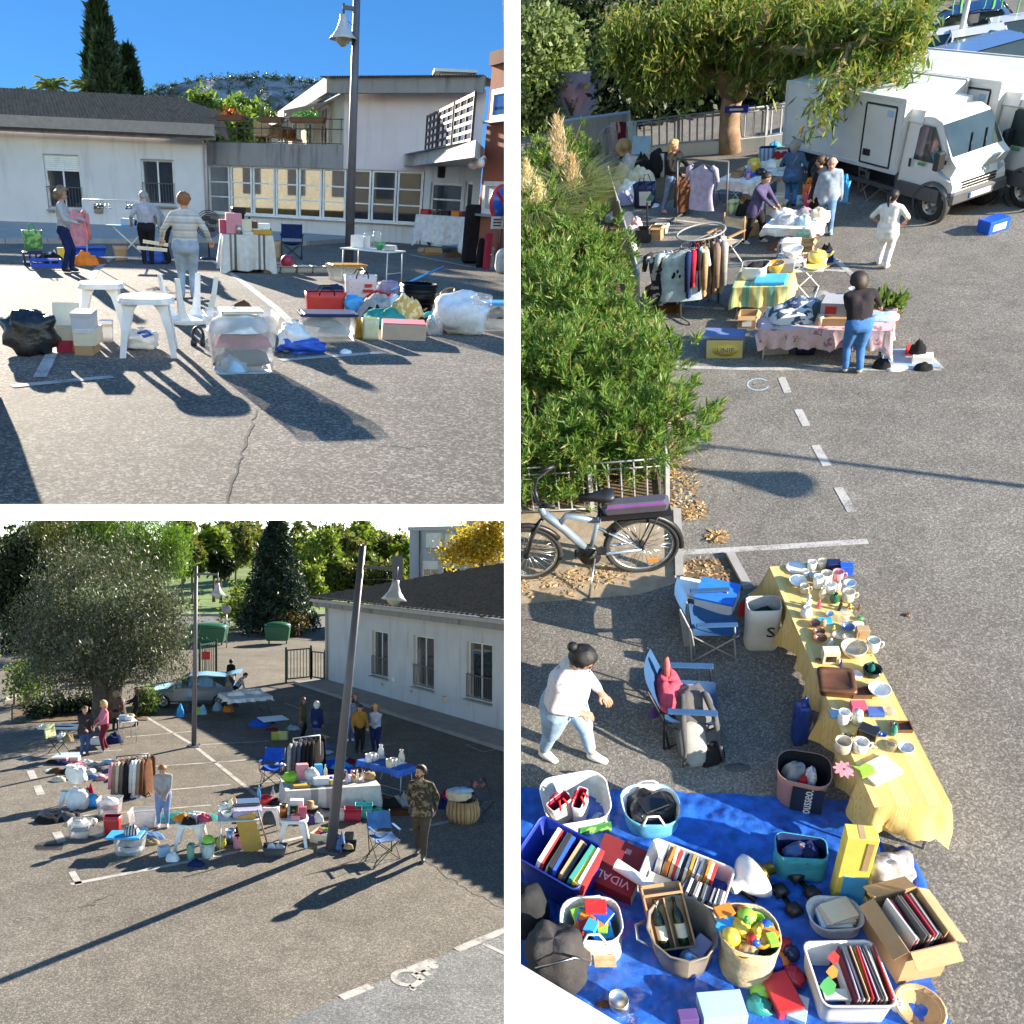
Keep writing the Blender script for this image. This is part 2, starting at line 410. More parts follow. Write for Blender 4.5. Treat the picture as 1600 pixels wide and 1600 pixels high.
def hair_mesh(style,R,seed=0):
 mb=MB();nu,nv=22,14;L=dict(short=0,bun=0,curly=.1,bob=.75,long=1.7,pony=0,crop=0,shaggy=.35)[style]
 amp=dict(curly=.2,shaggy=.12,bob=.06,long=.08).get(style,.05);rr=dict(crop=1.05,short=1.1,bun=1.06,pony=1.07,curly=1.3,shaggy=1.18,bob=1.16,long=1.16)[style]
 vs=[];ok=[]
 for j in rg(nv+1):
  th=PI*j/nv*.86
  for i in rg(nu):
   ph=2*PI*i/nu;d=V((sin(th)*cos(ph),sin(th)*sin(ph),cos(th)))
   k=R*rr*(1+amp*2*nz(d*(5 if style=='curly' else 3)+V((seed,2*seed,0))))
   q=d*k
   if d.z<.1 and L:q.z-=L*R*(.1-d.z);q.x*=1+.1*L;q.y*=1+.05*L
   vs.append(q);ok.append(not(d.y<-.32 and d.z<.42)and not(d.z<(-.15 if style in('crop','short','bun','pony')else-.5)and d.y<.1))
 fs=[]
 for j in rg(nv):
  for i in rg(nu):
   l=(i+1)%nu;f=(j*nu+i,(j+1)*nu+i,(j+1)*nu+l,j*nu+l)
   if sum(ok[q]for q in f)>=3:fs.append(f)
 mb.add(vs,fs,0,TT)
 inn=[v*.97 for v in vs];mb.add(inn,[f[::-1]for f in fs],0,TT)
 if style=='bun':mb.blob((0,R*1.15,.25*R),(R*.42,R*.4,R*.42),12,8,0,.06,3)
 if style=='pony':mb.tube([(0,R*.95,R*.2),(0,R*1.35,-.2*R),(.05*R,R*1.3,-1.2*R),(.05*R,R*1.2,-1.9*R)],[R*.28,R*.3,R*.24,R*.08],8)
 return mb
def person(lb,px,py,row=NN,H=NN,face=0,lean=0,head=(0,0),arms=NN,feet=((-.055,0),(.055,0)),top='grey',legs='denim',shoes='black',skin=(.5,.28,.19),hair=('short','brown'),sleeve=1.0,coat=NN,b=1.0,gp=NN,elbow=((-.5,.8,-.3),(.5,.8,-.3)),knee=(0,-1,0),names=('jumper','trousers'),vox=.0135,sit=0.,curl=.6,beard=NN,crop=0.,glasses=FF,fw=0.0):
 l=at(px,py)
 if H is NN:H=min(1.95,max(1.4,zat(px,py,row,l)))
 r=TG('person',lb,'person',l,rz0(px,py)+rdn(face),gp)
 T=TR(0,0,.52-sit)@RX(rdn(lean))@TR(0,0,-.52);pv=lambda p:T@V(p)
 caps=[]
 def cap(tag,p0,p1,r0,r1,rig=TT):caps.append((tag,(pv(p0)if rig else V(p0)),(pv(p1)if rig else V(p1)),r0,r1))
 cap('legs',(-.04,.008,.515),(.04,.008,.515),.077*b,.077*b);cap('legs',(-.04,.02,.5),(.04,.02,.5),.07*b,.07*b)
 cap('top',(0,-.008*b,.57),(0,-.006,.68),.08*b,.083*b)
 for sx in(-1,1):
  cap('top',(sx*.032*b,0,.565),(sx*.05,.004,.75),.066*b,.064*(b+1)/2)
 cap('top',(-.082,.004,.792),(.082,.004,.792),.046,.046);cap('top',(-.04,.004,.81),(.04,.004,.81),.04,.04)
 if coat is not NN:
  for sx in(-1,1):cap('top',(sx*.04*b,.005,.58),(sx*.05*b,.008,coat),.072*b,.078*b+fw)
 cap('skin',(0,.0,.82),(0,-.012,.875),.031,.029)
 hc=pv((0,-.006,.942));nb=pv((0,0,.86))
 Hm=TR(nb)@T.to_3x3().to_4x4()@RZ(rdn(head[1]))@RX(rdn(head[0]))@TR(0,0,-.86);hv=lambda p:Hm@V(p)
 hd=lambda tag,p0,p1,r0,r1:caps.append((tag,hv(p0),hv(p1),r0,r1))
 hd('skin',(0,-.01,.905),(0,-.002,.945),.05,.058);hd('skin',(0,-.03,.884),(0,-.034,.9),.026,.034);hd('skin',(0,-.062,.922),(0,-.07,.909),.008,.012)
 for sx in(-1,1):hd('skin',(sx*.058,.002,.918),(sx*.06,.006,.932),.009,.011)
 if beard:hd('beard',(0,-.036,.88),(0,-.032,.896),.027,.033);[hd('beard',(0,-.036,.882),(sx*.042,-.012,.905),.026,.014)for sx in(-1,1)]
 if arms is NN:arms=((-.15,-.03,.43),(.15,-.03,.43))
 hands=[]
 for i,sx in en((-1,1)):
  s0=pv((sx*.108,.004,.792));e,h=ik(s0,V(arms[i]),.175,.155,elbow[i])
  caps.append(('top',s0,e,.037*(b+1)/2,.031));d=(h-e).normalized()
  if sleeve>=1:caps.append(('top',e,e+(h-e)*.93,.031,.024));caps.append(('skin',e+(h-e)*.8,h,.018,.016))
  else:
   m=s0+(e-s0)*1.0;caps.append(('skin',e,h,.025,.017))
   if sleeve>.6:caps.append(('top',e,e+(h-e)*(sleeve-.6)*2,.031,.028))
   if sleeve<.6:caps[-2]=('top',s0,s0+(e-s0)*(sleeve*1.7),.037,.034);caps.append(('skin',s0,e,.029,.026))
  sd=d.cross(V((0,0,1)));sd=sd.normalized()if sd.length>.1 else V((0,1,0))
  if abs(d.z)>.7:sd=V((0,1,0))-d*d.y;sd.normalize()
  for q in(-.011,.011):caps.append(('skin',h+sd*q,h+sd*q+d*.035,.013,.012))
  hands.append((h+d*.035,d,sd,sx))
 for i,sx in en((-1,1)):
  hp=pv((sx*.048*b,.008,.505));fx,fy=feet[i][:2];fz=feet[i][2]if len(feet[i])>2 else 0
  k,a=ik(hp,(fx,fy+.02,.05+fz),.245,.228,knee)
  caps.append(('legs',hp,k,.064*b,.044*(b+1)/2));kk=k+(a-k)*(1-crop)
  caps.append(('legs',k,kk-(a-k).normalized()*.005,.043,.034));caps.append(('skin',k+(a-k)*.6,a,.024,.022))
  if not crop:caps.append(('legs',k+(a-k)*.5,a+V((0,0,.022)),.036,.033))
  tg='shoe%d'%i;caps.append((tg,(fx,fy+.025,.03+fz),(fx*1.12,fy-.055,.022+fz),.028,.022));caps.append((tg,(fx,fy+.02,.04+fz),(fx,fy-.01,.04+fz),.027,.026))
 mb=MB()
 for c in caps:capsule(mb,c[1],c[2],c[3],c[4])
 v,f=remeshed(mb,vox)
 fc=v[f].mean(1);D=np.stack([cap_dist(fc,*c[1:])-(.004 if c[0]in('top','beard')else .002 if c[0].startswith('shoe')else 0)for c in caps],1);own=D.argmin(1)
 tags=[c[0]for c in caps];ft=np.array([tags[i]for i in own])
 sk=mat('skin_%d'%int(skin[0]*100),skin,.55,0,.12,12,.05,200)
 col=lambda c:K(c,'cloth')if isinstance(c,(str,tp))else c
 MM=dict(skin=('body',sk),top=(names[0],col(top)),legs=(names[1],col(legs)),shoe0=('shoe',K(shoes,'plastic')),shoe1=('shoe',K(shoes,'plastic')),beard=('beard',K(beard or 'brown','cloth')))
 v=v*H
 for t,(nm,m)in MM.items():
  s=f[ft==t]
  if len(s)==0:continue
  u,inv=np.unique(s,return_inverse=TT);vv,ff=v[u],inv.reshape(-1,4)
  if t=='skin':
   fb=MB()
   for h,d,sd,sx in hands:
    nrm=d.cross(sd)*(-sx if abs(d.z)>.7 else 1)
    if abs(d.z)<=.7 and nrm.z>0:nrm=-nrm
    for q,ln in((-.018,.034),(-.006,.04),(.006,.038),(.018,.03)):
     p=h+sd*q;m1=p+d*ln*.5+nrm*ln*.15*curl;fb.tube([p-d*.01,p+d*.006,m1,m1+(d*(1-curl)+nrm*curl).normalized()*ln*.55],[.0065,.0065,.006,.0045],5)
    p=h-d*.03+sd*.018*(1 if d.y<0 else-1);fb.tube([p,p+sd*.014+d*.012,p+sd*.014+d*.03+nrm*.01],[.008,.007,.005],5)
   fv=np.array([tp(q)for q in fb.v])*H
   ql=[x if len(x)==4 else(x[0],x[1],x[2],x[2])for x in fb.f if len(x)==4]
   ff=np.concatenate([ff,np.array(ql)+len(vv)]);vv=np.concatenate([vv,fv])
  mobj(nm,npmesh(nm,vv,ff,[m],NN,TT),r)
 if hair:
  hm=hair_mesh(hair[0],.064,len(lb)%7);hm.v=[tp((Hm@(V(q)+V((0,.0,.94))))*H)for q in hm.v]
  PT(r,'hair',hm,mat(f'hair_{hair[1]}',HAIR[hair[1]],.55,0,.35,30,.5,90))
 for sx in(-1,1):
  e=MB();e.blob((0,0,0),(.0075*H,.004*H,.005*H),8,6,0,0);p=hv((sx*.021,-.0575,.93))*H;e.v=[tp(V(q)+p)for q in e.v];PT(r,'eye',e,K('black','gloss'))
  w=MB();w.tube([hv((sx*.012,-.059,.944))*H,hv((sx*.022,-.058,.947))*H,hv((sx*.033,-.051,.943))*H],.0032*H,5);PT(r,'eyebrow',w,K('brown','cloth'))
 mo=MB();mo.tube([hv((sx*.016,-.06+.004*abs(sx),.893))*H for sx in(-1,-.3,.3,1)],.0035*H,5);PT(r,'mouth',mo,K((.38,.12,.1),'cloth'))
 if glasses:
  g=MB()
  for sx in(-1,1):g.tube([hv((sx*.023+.017*cos(t),-.066,.928+.013*sin(t)))*H for t in lsp(0,2*PI,11)[:-1]],.0022*H,5,closed=TT);g.tube([hv((sx*.04,-.064,.931))*H,hv((sx*.06,.0,.93))*H],.002*H,4)
  PT(r,'glasses',g,K('black','gloss'))
 r['H']=H;del r['H']
 return r,(lambda p:p),H,[TR(q[0]*H)for q in hands]
HAIR=dict(brown=(.07,.035,.018),darkbrown=(.03,.016,.01),black=(.01,.009,.009),blond=(.5,.33,.13),ginger=(.26,.1,.035),grey=(.3,.29,.27),white=(.6,.58,.54),ash=(.22,.15,.09))
# furniture
def rrect(w,d,r,n=3):
 p=[]
 for cx,cy,a0 in((w/2-r,d/2-r,0),(-w/2+r,d/2-r,PI/2),(-w/2+r,-d/2+r,PI),(w/2-r,-d/2+r,1.5*PI)):
  for k in rg(n+1):a=a0+PI/2*k/n;p.append((cx+r*cos(a),cy+r*sin(a)))
 return p
def shell(mb,loops,mi=0,close=TT,smooth=TT,M=NN,bot=FF):
 n=len(loops[0]);vs=sum(loops,[]);fs=[]
 for i in rg(len(loops)-1):
  for k in rg(n):l=(k+1)%n;fs.append((i*n+k,i*n+l,(i+1)*n+l,(i+1)*n+k))
 if close:fs.append(tp(rg((len(loops)-1)*n,len(loops)*n)))
 if bot:fs.append(tp(rg(n-1,-1,-1)))
 return mb.add(vs,fs,mi,smooth,M)
def ring(w,d,r,z,n=3,wob=0,seed=0):
 return[(x*(1+wob*nz((x*4+seed,y*4,z*3))),y*(1+wob*nz((x*4,y*4+seed,z*3+7))),z)for x,y in rrect(w,d,r,n)]
def QR(q,z):

 p=[at(x,y,z)for x,y in q];c=sum(p,V())/4
 u=((p[1]-p[0])+(p[2]-p[3]))/2;v=((p[3]-p[0])+(p[2]-p[1]))/2
 return c,u.length,v.length,atan2(u.y,u.x)
def table(lb,q,z=.74,top='white',leg='silver',style='straight',th=.03,name='folding_table',gp=NN,rect=NN):
 c,w,d,a=rect or QR(q,z);r=TG(name,lb,'table',(c.x,c.y,0),a,gp)
 PT(r,'tabletop',MB().box((0,0,z-th),(w,d,th-.003),0,NN,.008),K(top))
 x,y=w/2-.06,d/2-.05;R=.013;M=K(leg,'paint')
 if style=='straight':
  for sx in(-1,1):
   for sy in(-1,1):m=MB();m.tube([(sx*x,sy*y,z-th),(sx*x*1.02,sy*y*1.03,0)],R,6);PT(r,'leg',m,M)
   m=MB();m.tube([(sx*x,-y,z*.35),(sx*x,y,z*.35)],R*.7,5);PT(r,'stretcher',m,M)
 elif style=='x':
  for sy in(-1,1):
   for s in(-1,1):m=MB();m.tube([(s*x*.8,sy*y+s*.008,z-th),(-s*x*.85,sy*y*1.02+s*.008,0)],R*.8,6);PT(r,'leg',m,M)
  for s in(-1,1):m=MB();m.tube([(s*x*.85,-y,.02),(s*x*.85,y,.02)],R*.7,5);PT(r,'stretcher',m,M)
 else:
  for sx in(-1,1):
   m=MB();m.tube([(sx*x*.7,-y,z-th),(sx*x,-y*1.05,.015),(sx*x,y*1.05,.015),(sx*x*.7,y,z-th)],R,6);PT(r,'leg',m,M)
   m=MB();m.tube([(sx*x*.3,0,z-th),(sx*x*.86,0,z*.45)],R*.7,5);PT(r,'brace',m,M)
 return(c,w,d,a)
def cloth(lb,rect,z,drop,m,over=.015,flare=.12,wave=.03,name='tablecloth',seed=0,gp=NN,sides=NN,nper=120,up=0.):

 c,w,d,a=rect;w+=over*2;d+=over*2;P=[];per=2*(w+d);sides=sides or(1,1,1,1)
 for k in rg(nper):
  t=per*k/nper
  if t<d:p=(w/2,-d/2+t,1,0,0)
  elif t<d+w:p=(w/2-(t-d),d/2,0,1,1)
  elif t<2*d+w:p=(-w/2,d/2-(t-d-w),-1,0,2)
  else:p=(-w/2+(t-2*d-w),-d/2,0,-1,3)
  P.append(p)
 mb=MB();nr=7;vs=[]
 for j in rg(nr+1):
  s=j/nr
  for k,(x,y,nx,ny,sd)in en(P):
   ex,ey=abs(x)/(w/2),abs(y)/(d/2);cr=max(0,(min(ex,ey)-.86)/.14)
   f=wave*(nz((x*5+seed,y*5,seed*2))+.6*nz((x*13,y*13,s+seed)))*s*2
   o=flare*drop*s*(.35+.5*cr)+f*1.2
   dr=drop*sides[sd]*(1+.1*nz((x*3,y*3,seed+4))+.22*cr)
   sg=lambda q:math.copysign(1,q)
   ox,oy=(nx*o+(sg(x)*o*cr if not nx else 0),ny*o+(sg(y)*o*cr if not ny else 0))
   vs.append((x+ox,y+oy,z+.004+up-dr*s if j else z+.006))
 fs=[(j*nper+k,(j+1)*nper+k,(j+1)*nper+(k+1)%nper,j*nper+(k+1)%nper)for j in rg(nr)for k in rg(nper)]
 mb.add(vs,fs,0,TT)
 mb.grid(18,10,lambda u,v:((u-.5)*w,(v-.5)*d,z+.005+.003*nz((u*9,v*9,seed))))
 return solo(name,mb,m,lb,'tablecloth',(c.x,c.y,0),a,gp)
def ON(rect,u,v,z):

 c,w,d,a=rect;p=RZ(a)@V((u*w/2,v*d/2,0));return V((c.x+p.x,c.y+p.y,z))
def stool(lb,x0,x1,yb,yt,gp=NN,flip=FF,m=NN):
 l,w,h,a=ext(x0,x1,yb,yt);m=m or K('white');r=TG('plastic_stool',lb,'stool',(l.x,l.y,h if flip else 0),a,gp,M=(TR(l.x,l.y+w*.4,h)@RZ(a+.4)@RX(PI))if flip else NN)
 s=w*.86;o=V((0,0 if flip else w*.42,0))
 mb=MB();L=rrect(s,s*.95,s*.33,4);mb.prism([(x*.97+o.x,y*.97+o.y)for x,y in L],h-.03,h-.008,0,smooth=FF);mb.prism([(x+o.x,y+o.y)for x,y in L],h-.06,h-.03);mb.prism([(x*.93+o.x,y*.93+o.y)for x,y in L],h-.008,h);PT(r,'seat',mb,m)
 for sx in(-1,1):
  for sy in(-1,1):
   g=MB();k0,k1=s*.36,s*.49
   vs=[]
   for z,k,q in((h-.05,k0,.075),(h-.16,k0+.015,.045),(h*.4,(k0+k1)/2+.01,.032),(0,k1,.028)):
    X,Y=sx*k+o.x,sy*k*.95+o.y;vs+=[(X-sx*q*2,Y,z),(X,Y-sy*q*2,z),(X+sx*.012,Y+sy*.012,z),(X-sx*q*.6,Y-sy*q*.6,z)]
   fs=[]
   for j in rg(3):
    for aa,bb in((0,2),(2,1),(1,3),(3,0)):fs.append((j*4+aa,j*4+bb,j*4+4+bb,j*4+4+aa))
   fs+=[(0,2,1,3),(12,15,13,14)]
   g.add(vs,fs,0,FF);PT(r,'leg',g,m)
 return r,h
def CC(lb,px,py,s,face,m='blue',back=TT,gp=NN,frame='black',M2=NN):

 l=at(px,py);r=TG('camping_chair',lb,'chair',l,rz0(px,py)+rdn(face),gp);fm=K(frame,'paint');cm=K(m,'cloth')if isinstance(m,(str,tp))else m
 k=s/.85;h=.42*k;w=.27*k
 PT(r,'seat',MB().grid(8,8,lambda u,v:((u-.5)*2*w,(v-.5)*2*w*.9,h-.07*k*(1-(2*u-1)**2)*(1-(2*v-1)**4)+.02*v)),cm)
 if back:
  PT(r,'backrest',MB().grid(8,6,lambda u,v:((u-.5)*2*w*1.05,w*.9+.06*k*(1-(2*u-1)**2)+.12*k*v,h+.1*k+.36*k*v)),cm)
  for sx in(-1,1):
   PT(r,'back_post',MB().tube([(sx*w,w*.75,0),(sx*w*1.03,w*1.0,h+.1*k),(sx*w*1.05,w*.95+.14*k,h+.48*k)],.011*k,6),fm)
   PT(r,'armrest',MB().box((sx*w*1.08,0,h+.2*k),(.07*k,.44*k,.018*k),0,NN,.006),cm)
   PT(r,'arm_post',MB().tube([(sx*w*1.06,-w*.75,h-.02),(sx*w*1.08,-w*.7,h+.2*k)],.01*k,6),fm)
 for y in(-w*.9,w*.9):
  for s_ in(-1,1):PT(r,'leg',MB().tube([(s_*w,y,h),(-s_*w*1.02,y+.012*s_,0)],.01*k,6),fm)
 for x in(-w,w):
  for s_ in(-1,1):PT(r,'leg',MB().tube([(x,s_*w*.9,h),(x+.012*s_,-s_*w*.95,0)],.009*k,6),fm)
 return r,h
# containers
CLEAR=lambda:K((.72,.73,.74),'clear')
def tub(lb,x0,x1,yb,yt,d,m=NN,lid=NN,rz=0,taper=.84,z=0.,name='plastic_tub',cat='tub',gp=NN,rim=TT,E=NN,handles=NN,rnd=.12,hk=1.0):
 l,w,h,a=E or ext(x0,x1,yb,yt,z);d=d*w;a+=rdn(rz);r=TG(name,lb,cat,l,a,gp);m=m or CLEAR()
 if isinstance(m,(str,tp)):m=K(m)
 c=d/2;t=.008;R=min(w,d)*rnd;k=taper;h*=hk
 def L(f,z,o=0):return[(x,y+c,z)for x,y,z in ring(w*f-o*2,d*f-o*2,max(.004,R*f-o),z)]
 mb=MB();shell(mb,[L(k,0)]+[L(k+(1-k)*q,h*q)for q in(.3,.7,1)]+([L(1.04,h),L(1.04,h+.015),L(1.0,h+.015)]if rim else[])+[L(1,h+.006,t),L(k,.01,t)],0,bot=TT);PT(r,'body',mb,m)
 if lid:
  q=MB();lm=K(lid)if isinstance(lid,(str,tp))else lid
  shell(q,[L(1.06,h+.005),L(1.07,h+.03),L(1.03,h+.035),L(.93,h+.03),L(.91,h+.042)],0,TT,FF);PT(r,'lid',q,lm)
 if handles:
  for sx in(-1,1):PT(r,'handle',MB().box((sx*w*.51,c,h-.05),(.02,d*.3,.035),0,NN,.005),K(handles))
 return r,l,w,d,h,a
def IN(T,u,v,z):
 r,l,w,d,h,a=T;p=RZ(a)@V((u*w/2,d/2+v*d/2,0));return V((l.x+p.x,l.y+p.y,l.z+z))
def crumple(mb,w,d,h,seed=0,n=20,mi=0,edge=.3):
 def fn(u,v):
  a=2*PI*u;r=v
  o=1+edge*nz((cos(a)*1.6+seed,sin(a)*1.6,seed*.7))
  x,y=cos(a)*r*o,sin(a)*r*o
  f=abs(nz((x*2.2+seed,y*2.2,seed)))*1.3+.5*abs(nz((x*5,y*5+seed,2)))
  z=h*sqrt(max(0,1-r*r))*(.62+.35*nz((x*1.5+seed,y*1.5,3))+.28*f)if r<.999 else 0
  return(x*w/2,y*d/2,max(0,z)+.003)
 return mb.grid(n,7,fn,mi,TT,wrap=TT)
def GM(lb,px,py,wpx,h=.1,col='grey',ratio=.6,z=0.,name='garment',cat='clothes',rz=0,gp=NN,loc=NN,wm=NN,m=NN,seed=NN):
 l=loc if loc is not NN else at(px,py,z);w=wm or wpx*mpp(px,py,z);mb=MB();crumple(mb,w,w*ratio,h,seed if seed is not NN else(abs(hash(lb))%97 if FF else sum(map(ord,lb))%97))
 a=rz0(px,py,z)if loc is NN else rz
 return solo(name,mb,m or(K(col,'cloth')if isinstance(col,(str,tp))else col),lb,cat,l,a+(rdn(rz)if loc is NN else 0),gp)
def sack(lb,x0,x1,yb,yt,ratio=.75,col='white',kind='film',name='plastic_bag',cat='bag',knot=TT,z=0.,amp=.14,gp=NN,m=NN,seed=NN,E=NN,rz=0):
 l,w,h,a=E or ext(x0,x1,yb,yt,z);d=w*ratio;s=seed if seed is not NN else sum(map(ord,lb))%53
 r=TG(name,lb,cat,l,a+rdn(rz),gp);mb=MB();k=.86 if knot else 1
 mb.blob((0,d/2,h*k*.46),(w/2,d/2,h*k*.54),22,14,0,amp,2.1,s,.16,NN,.8);mm=m or K(col,kind);PT(r,'body',mb,mm)
 if knot:
  q=MB();n=12
  q.lathe([(w*.1,h*.72),(w*.045,h*.84),(w*.06,h*.9),(w*.13,h*1.0),(w*.1,h*.97)],n,0,TR(w*.04,d/2,0),TT,1,.6);q.v=[(x*(1+.4*nz((x*30,z*30,s))),y+.02*nz((x*40,y*40,s)),z)for x,y,z in q.v];PT(r,'knot',q,mm)
 return r,l,w,d,h,a
def tote(lb,x0,x1,yb,yt,ratio=.5,col='white',inner=NN,handle=NN,name='shopping_bag',cat='bag',z=0.,rz=0,wob=.12,gp=NN,kind='plastic',flare=1.08,m=NN,E=NN,hh=.3,rnd=.3,hk=1.0):
 l,w,h,a=E or ext(x0,x1,yb,yt,z);d=w*ratio;a+=rdn(rz);r=TG(name,lb,cat,l,a,gp);s=sum(map(ord,lb))%31;R=min(w,d)*rnd;h*=hk
 def L(f,z,o=0,ww=0):return[(x,y+d/2,zz)for x,y,zz in ring(w*f-o*2,d*f-o*2,max(.01,R-o),z,5,ww,s)]
 mb=MB();lo=[L(.92,0),L(1,.04),L(1.0,h*.35,0,wob*.5),L(1.02,h*.7,0,wob),L(flare,h,0,wob)]
 shell(mb,lo+[L(flare,h,.012,wob),L(.99,h*.6,.014,wob),L(.9,.02,.014)],0,bot=TT)
# the lining is the inner half of the shell
 n=len(lo[0]);k0=4*n
 if inner:
  for i in rg(len(mb.m)):
   if min(mb.f[i])>=k0+n:mb.m[i]=1
 mm=m or(K(col,kind)if isinstance(col,(str,tp))else col);PT(r,'body',mb,[mm,K(inner,'cloth')if inner else mm])
 if handle:
  for sy in(-1,1):
   g=MB();y0=d/2+sy*d*.46*flare;g.tube([(-w*.2,y0,h*.85),(-w*.19,y0+sy*.015,h*1.0),(-w*.1,y0-sy*.02,h*(1+hh)),(w*.1,y0-sy*.02,h*(1+hh)),(w*.19,y0+sy*.015,h),(w*.2,y0,h*.85)],.011,5);PT(r,'handle',g,K(handle,'cloth'))
 return r,l,w,d,h,a
def CT(lb,x0,x1,yb,yt,ratio=.7,col='kraft',open_=TT,flaps=.35,z=0.,rz=0,name='cardboard_box',cat='box',gp=NN,lid=NN,E=NN,m=NN,flapmat=NN):
 l,w,h,a=E or ext(x0,x1,yb,yt,z);d=w*ratio;a+=rdn(rz);r=TG(name,lb,cat,l,a,gp);t=min(.006,w*.02);mm=m or(K(col,'paper')if isinstance(col,(str,tp))else col)
 mb=MB()
 if open_:
  mb.box((0,d/2,0),(w,d,t),0);mb.box((0,t/2,t),(w,t,h-t));mb.box((0,d-t/2,t),(w,t,h-t));mb.box((-w/2+t/2,d/2,t),(t,d-2*t,h-t));mb.box((w/2-t/2,d/2,t),(t,d-2*t,h-t))
 else:mb.box((0,d/2,0),(w,d,h),0,NN,.004)
 PT(r,'body',mb,mm)
 if open_ and flaps:
  fm=flapmat or mm
  for(cx,cy,L,ax,sg)in((0,0,w,'x',1),(0,d,w,'x',-1),(-w/2,d/2,d,'y',-1),(w/2,d/2,d,'y',1)):
   g=MB();ang=rdn(ru(115,160));Q=TR(cx,cy,h)@(RX(sg*ang)if ax=='x' else RY(sg*ang));g.box((0,0,0),(L*.97 if ax=='x' else t,t if ax=='x' else L*.97,min(w,d)*flaps),0,Q);PT(r,'flap',g,fm)
 if lid:PT(r,'lid',MB().box((0,d/2,h-.03),(w*1.03,d*1.03,.05),0,NN,.003),K(lid,'paper')if isinstance(lid,(str,tp))else lid)
 return r,l,w,d,h,a
def crate(lb,x0,x1,yb,yt,ratio=.7,col='blue',z=0.,rz=0,name='plastic_crate',gp=NN,slots=3):

 l,w,h,a=ext(x0,x1,yb,yt,z);d=w*ratio;a+=rdn(rz);r=TG(name,lb,'crate',l,a,gp);t=.012;m=K(col)
 mb=MB();mb.box((0,d/2,0),(w,d,t))
 for y in(t/2,d-t/2):mb.box((0,y,h*.82),(w,t,h*.18));mb.box((0,y,t),(w,t,h*.22))
 for x in(-w/2+t/2,w/2-t/2):mb.box((x,d/2,h*.82),(t,d-2*t,h*.18));mb.box((x,d/2,t),(t,d-2*t,h*.22))
 for k in rg(slots+1):
  x=-w/2+.02+(w-.04)*k/slots
  for y in(t/2,d-t/2):mb.box((x,y,h*.22+t),(.03,t*.9,h*.6-t))
  y=.02+(d-.04)*k/slots
  for x in(-w/2+t/2,w/2-t/2):mb.box((x,min(max(y,.03),d-.03),h*.22+t),(t*.9,.03,h*.6-t))
 PT(r,'body',mb,m);return r,l,w,d,h,a
def slabs(lb,T,cols,n,gp,name='record_sleeve',cat='record',u0=-.9,u1=.9,z=.01,hs=.9,ds=.8,axis='x',tilt=8,v=0.,kind='paper'):

 r,l,w,d,h,a=T;span=(u1-u0)*(w if axis=='x' else d)/2;t=span/n*.82
 cache={}
 for i in rg(n):
  c=cols[i%len(cols)];q=u0+(u1-u0)*(i+.5)/n;p=IN(T,q if axis=='x' else v,v if axis=='x' else q,z)
  if c not in cache:
   mb=MB();L=(d if axis=='x' else w)*ds*.5*2*.92;mb.box((0,0,0),(t,L,h*hs*(1+.0*i))if axis=='x' else(L,t,h*hs),0,NN,.002);mb.box((-t*.5-.001,0,h*hs*.3)if axis=='x' else(0,-t*.5-.001,h*hs*.3),(.002,L*.8,h*hs*.4)if axis=='x' else(L*.8,.002,h*hs*.4),1)
   cache[c]=mb.mesh(name,[K(c,kind),K('white','paper')])
  o=mobj(name,cache[c]);o.matrix_basis=W.M@TR(p)@RZ(a+rdn(ru(-3,3)))@(RY(rdn(tilt+ru(-2,2)))if axis=='x' else RX(rdn(-tilt+ru(-2,2))))@Matrix.Diagonal((1,1,ru(.9,1.05),1))
  props(o,lb.replace('#',c.replace('dark','dark ').replace('light','light ')),cat,gp)
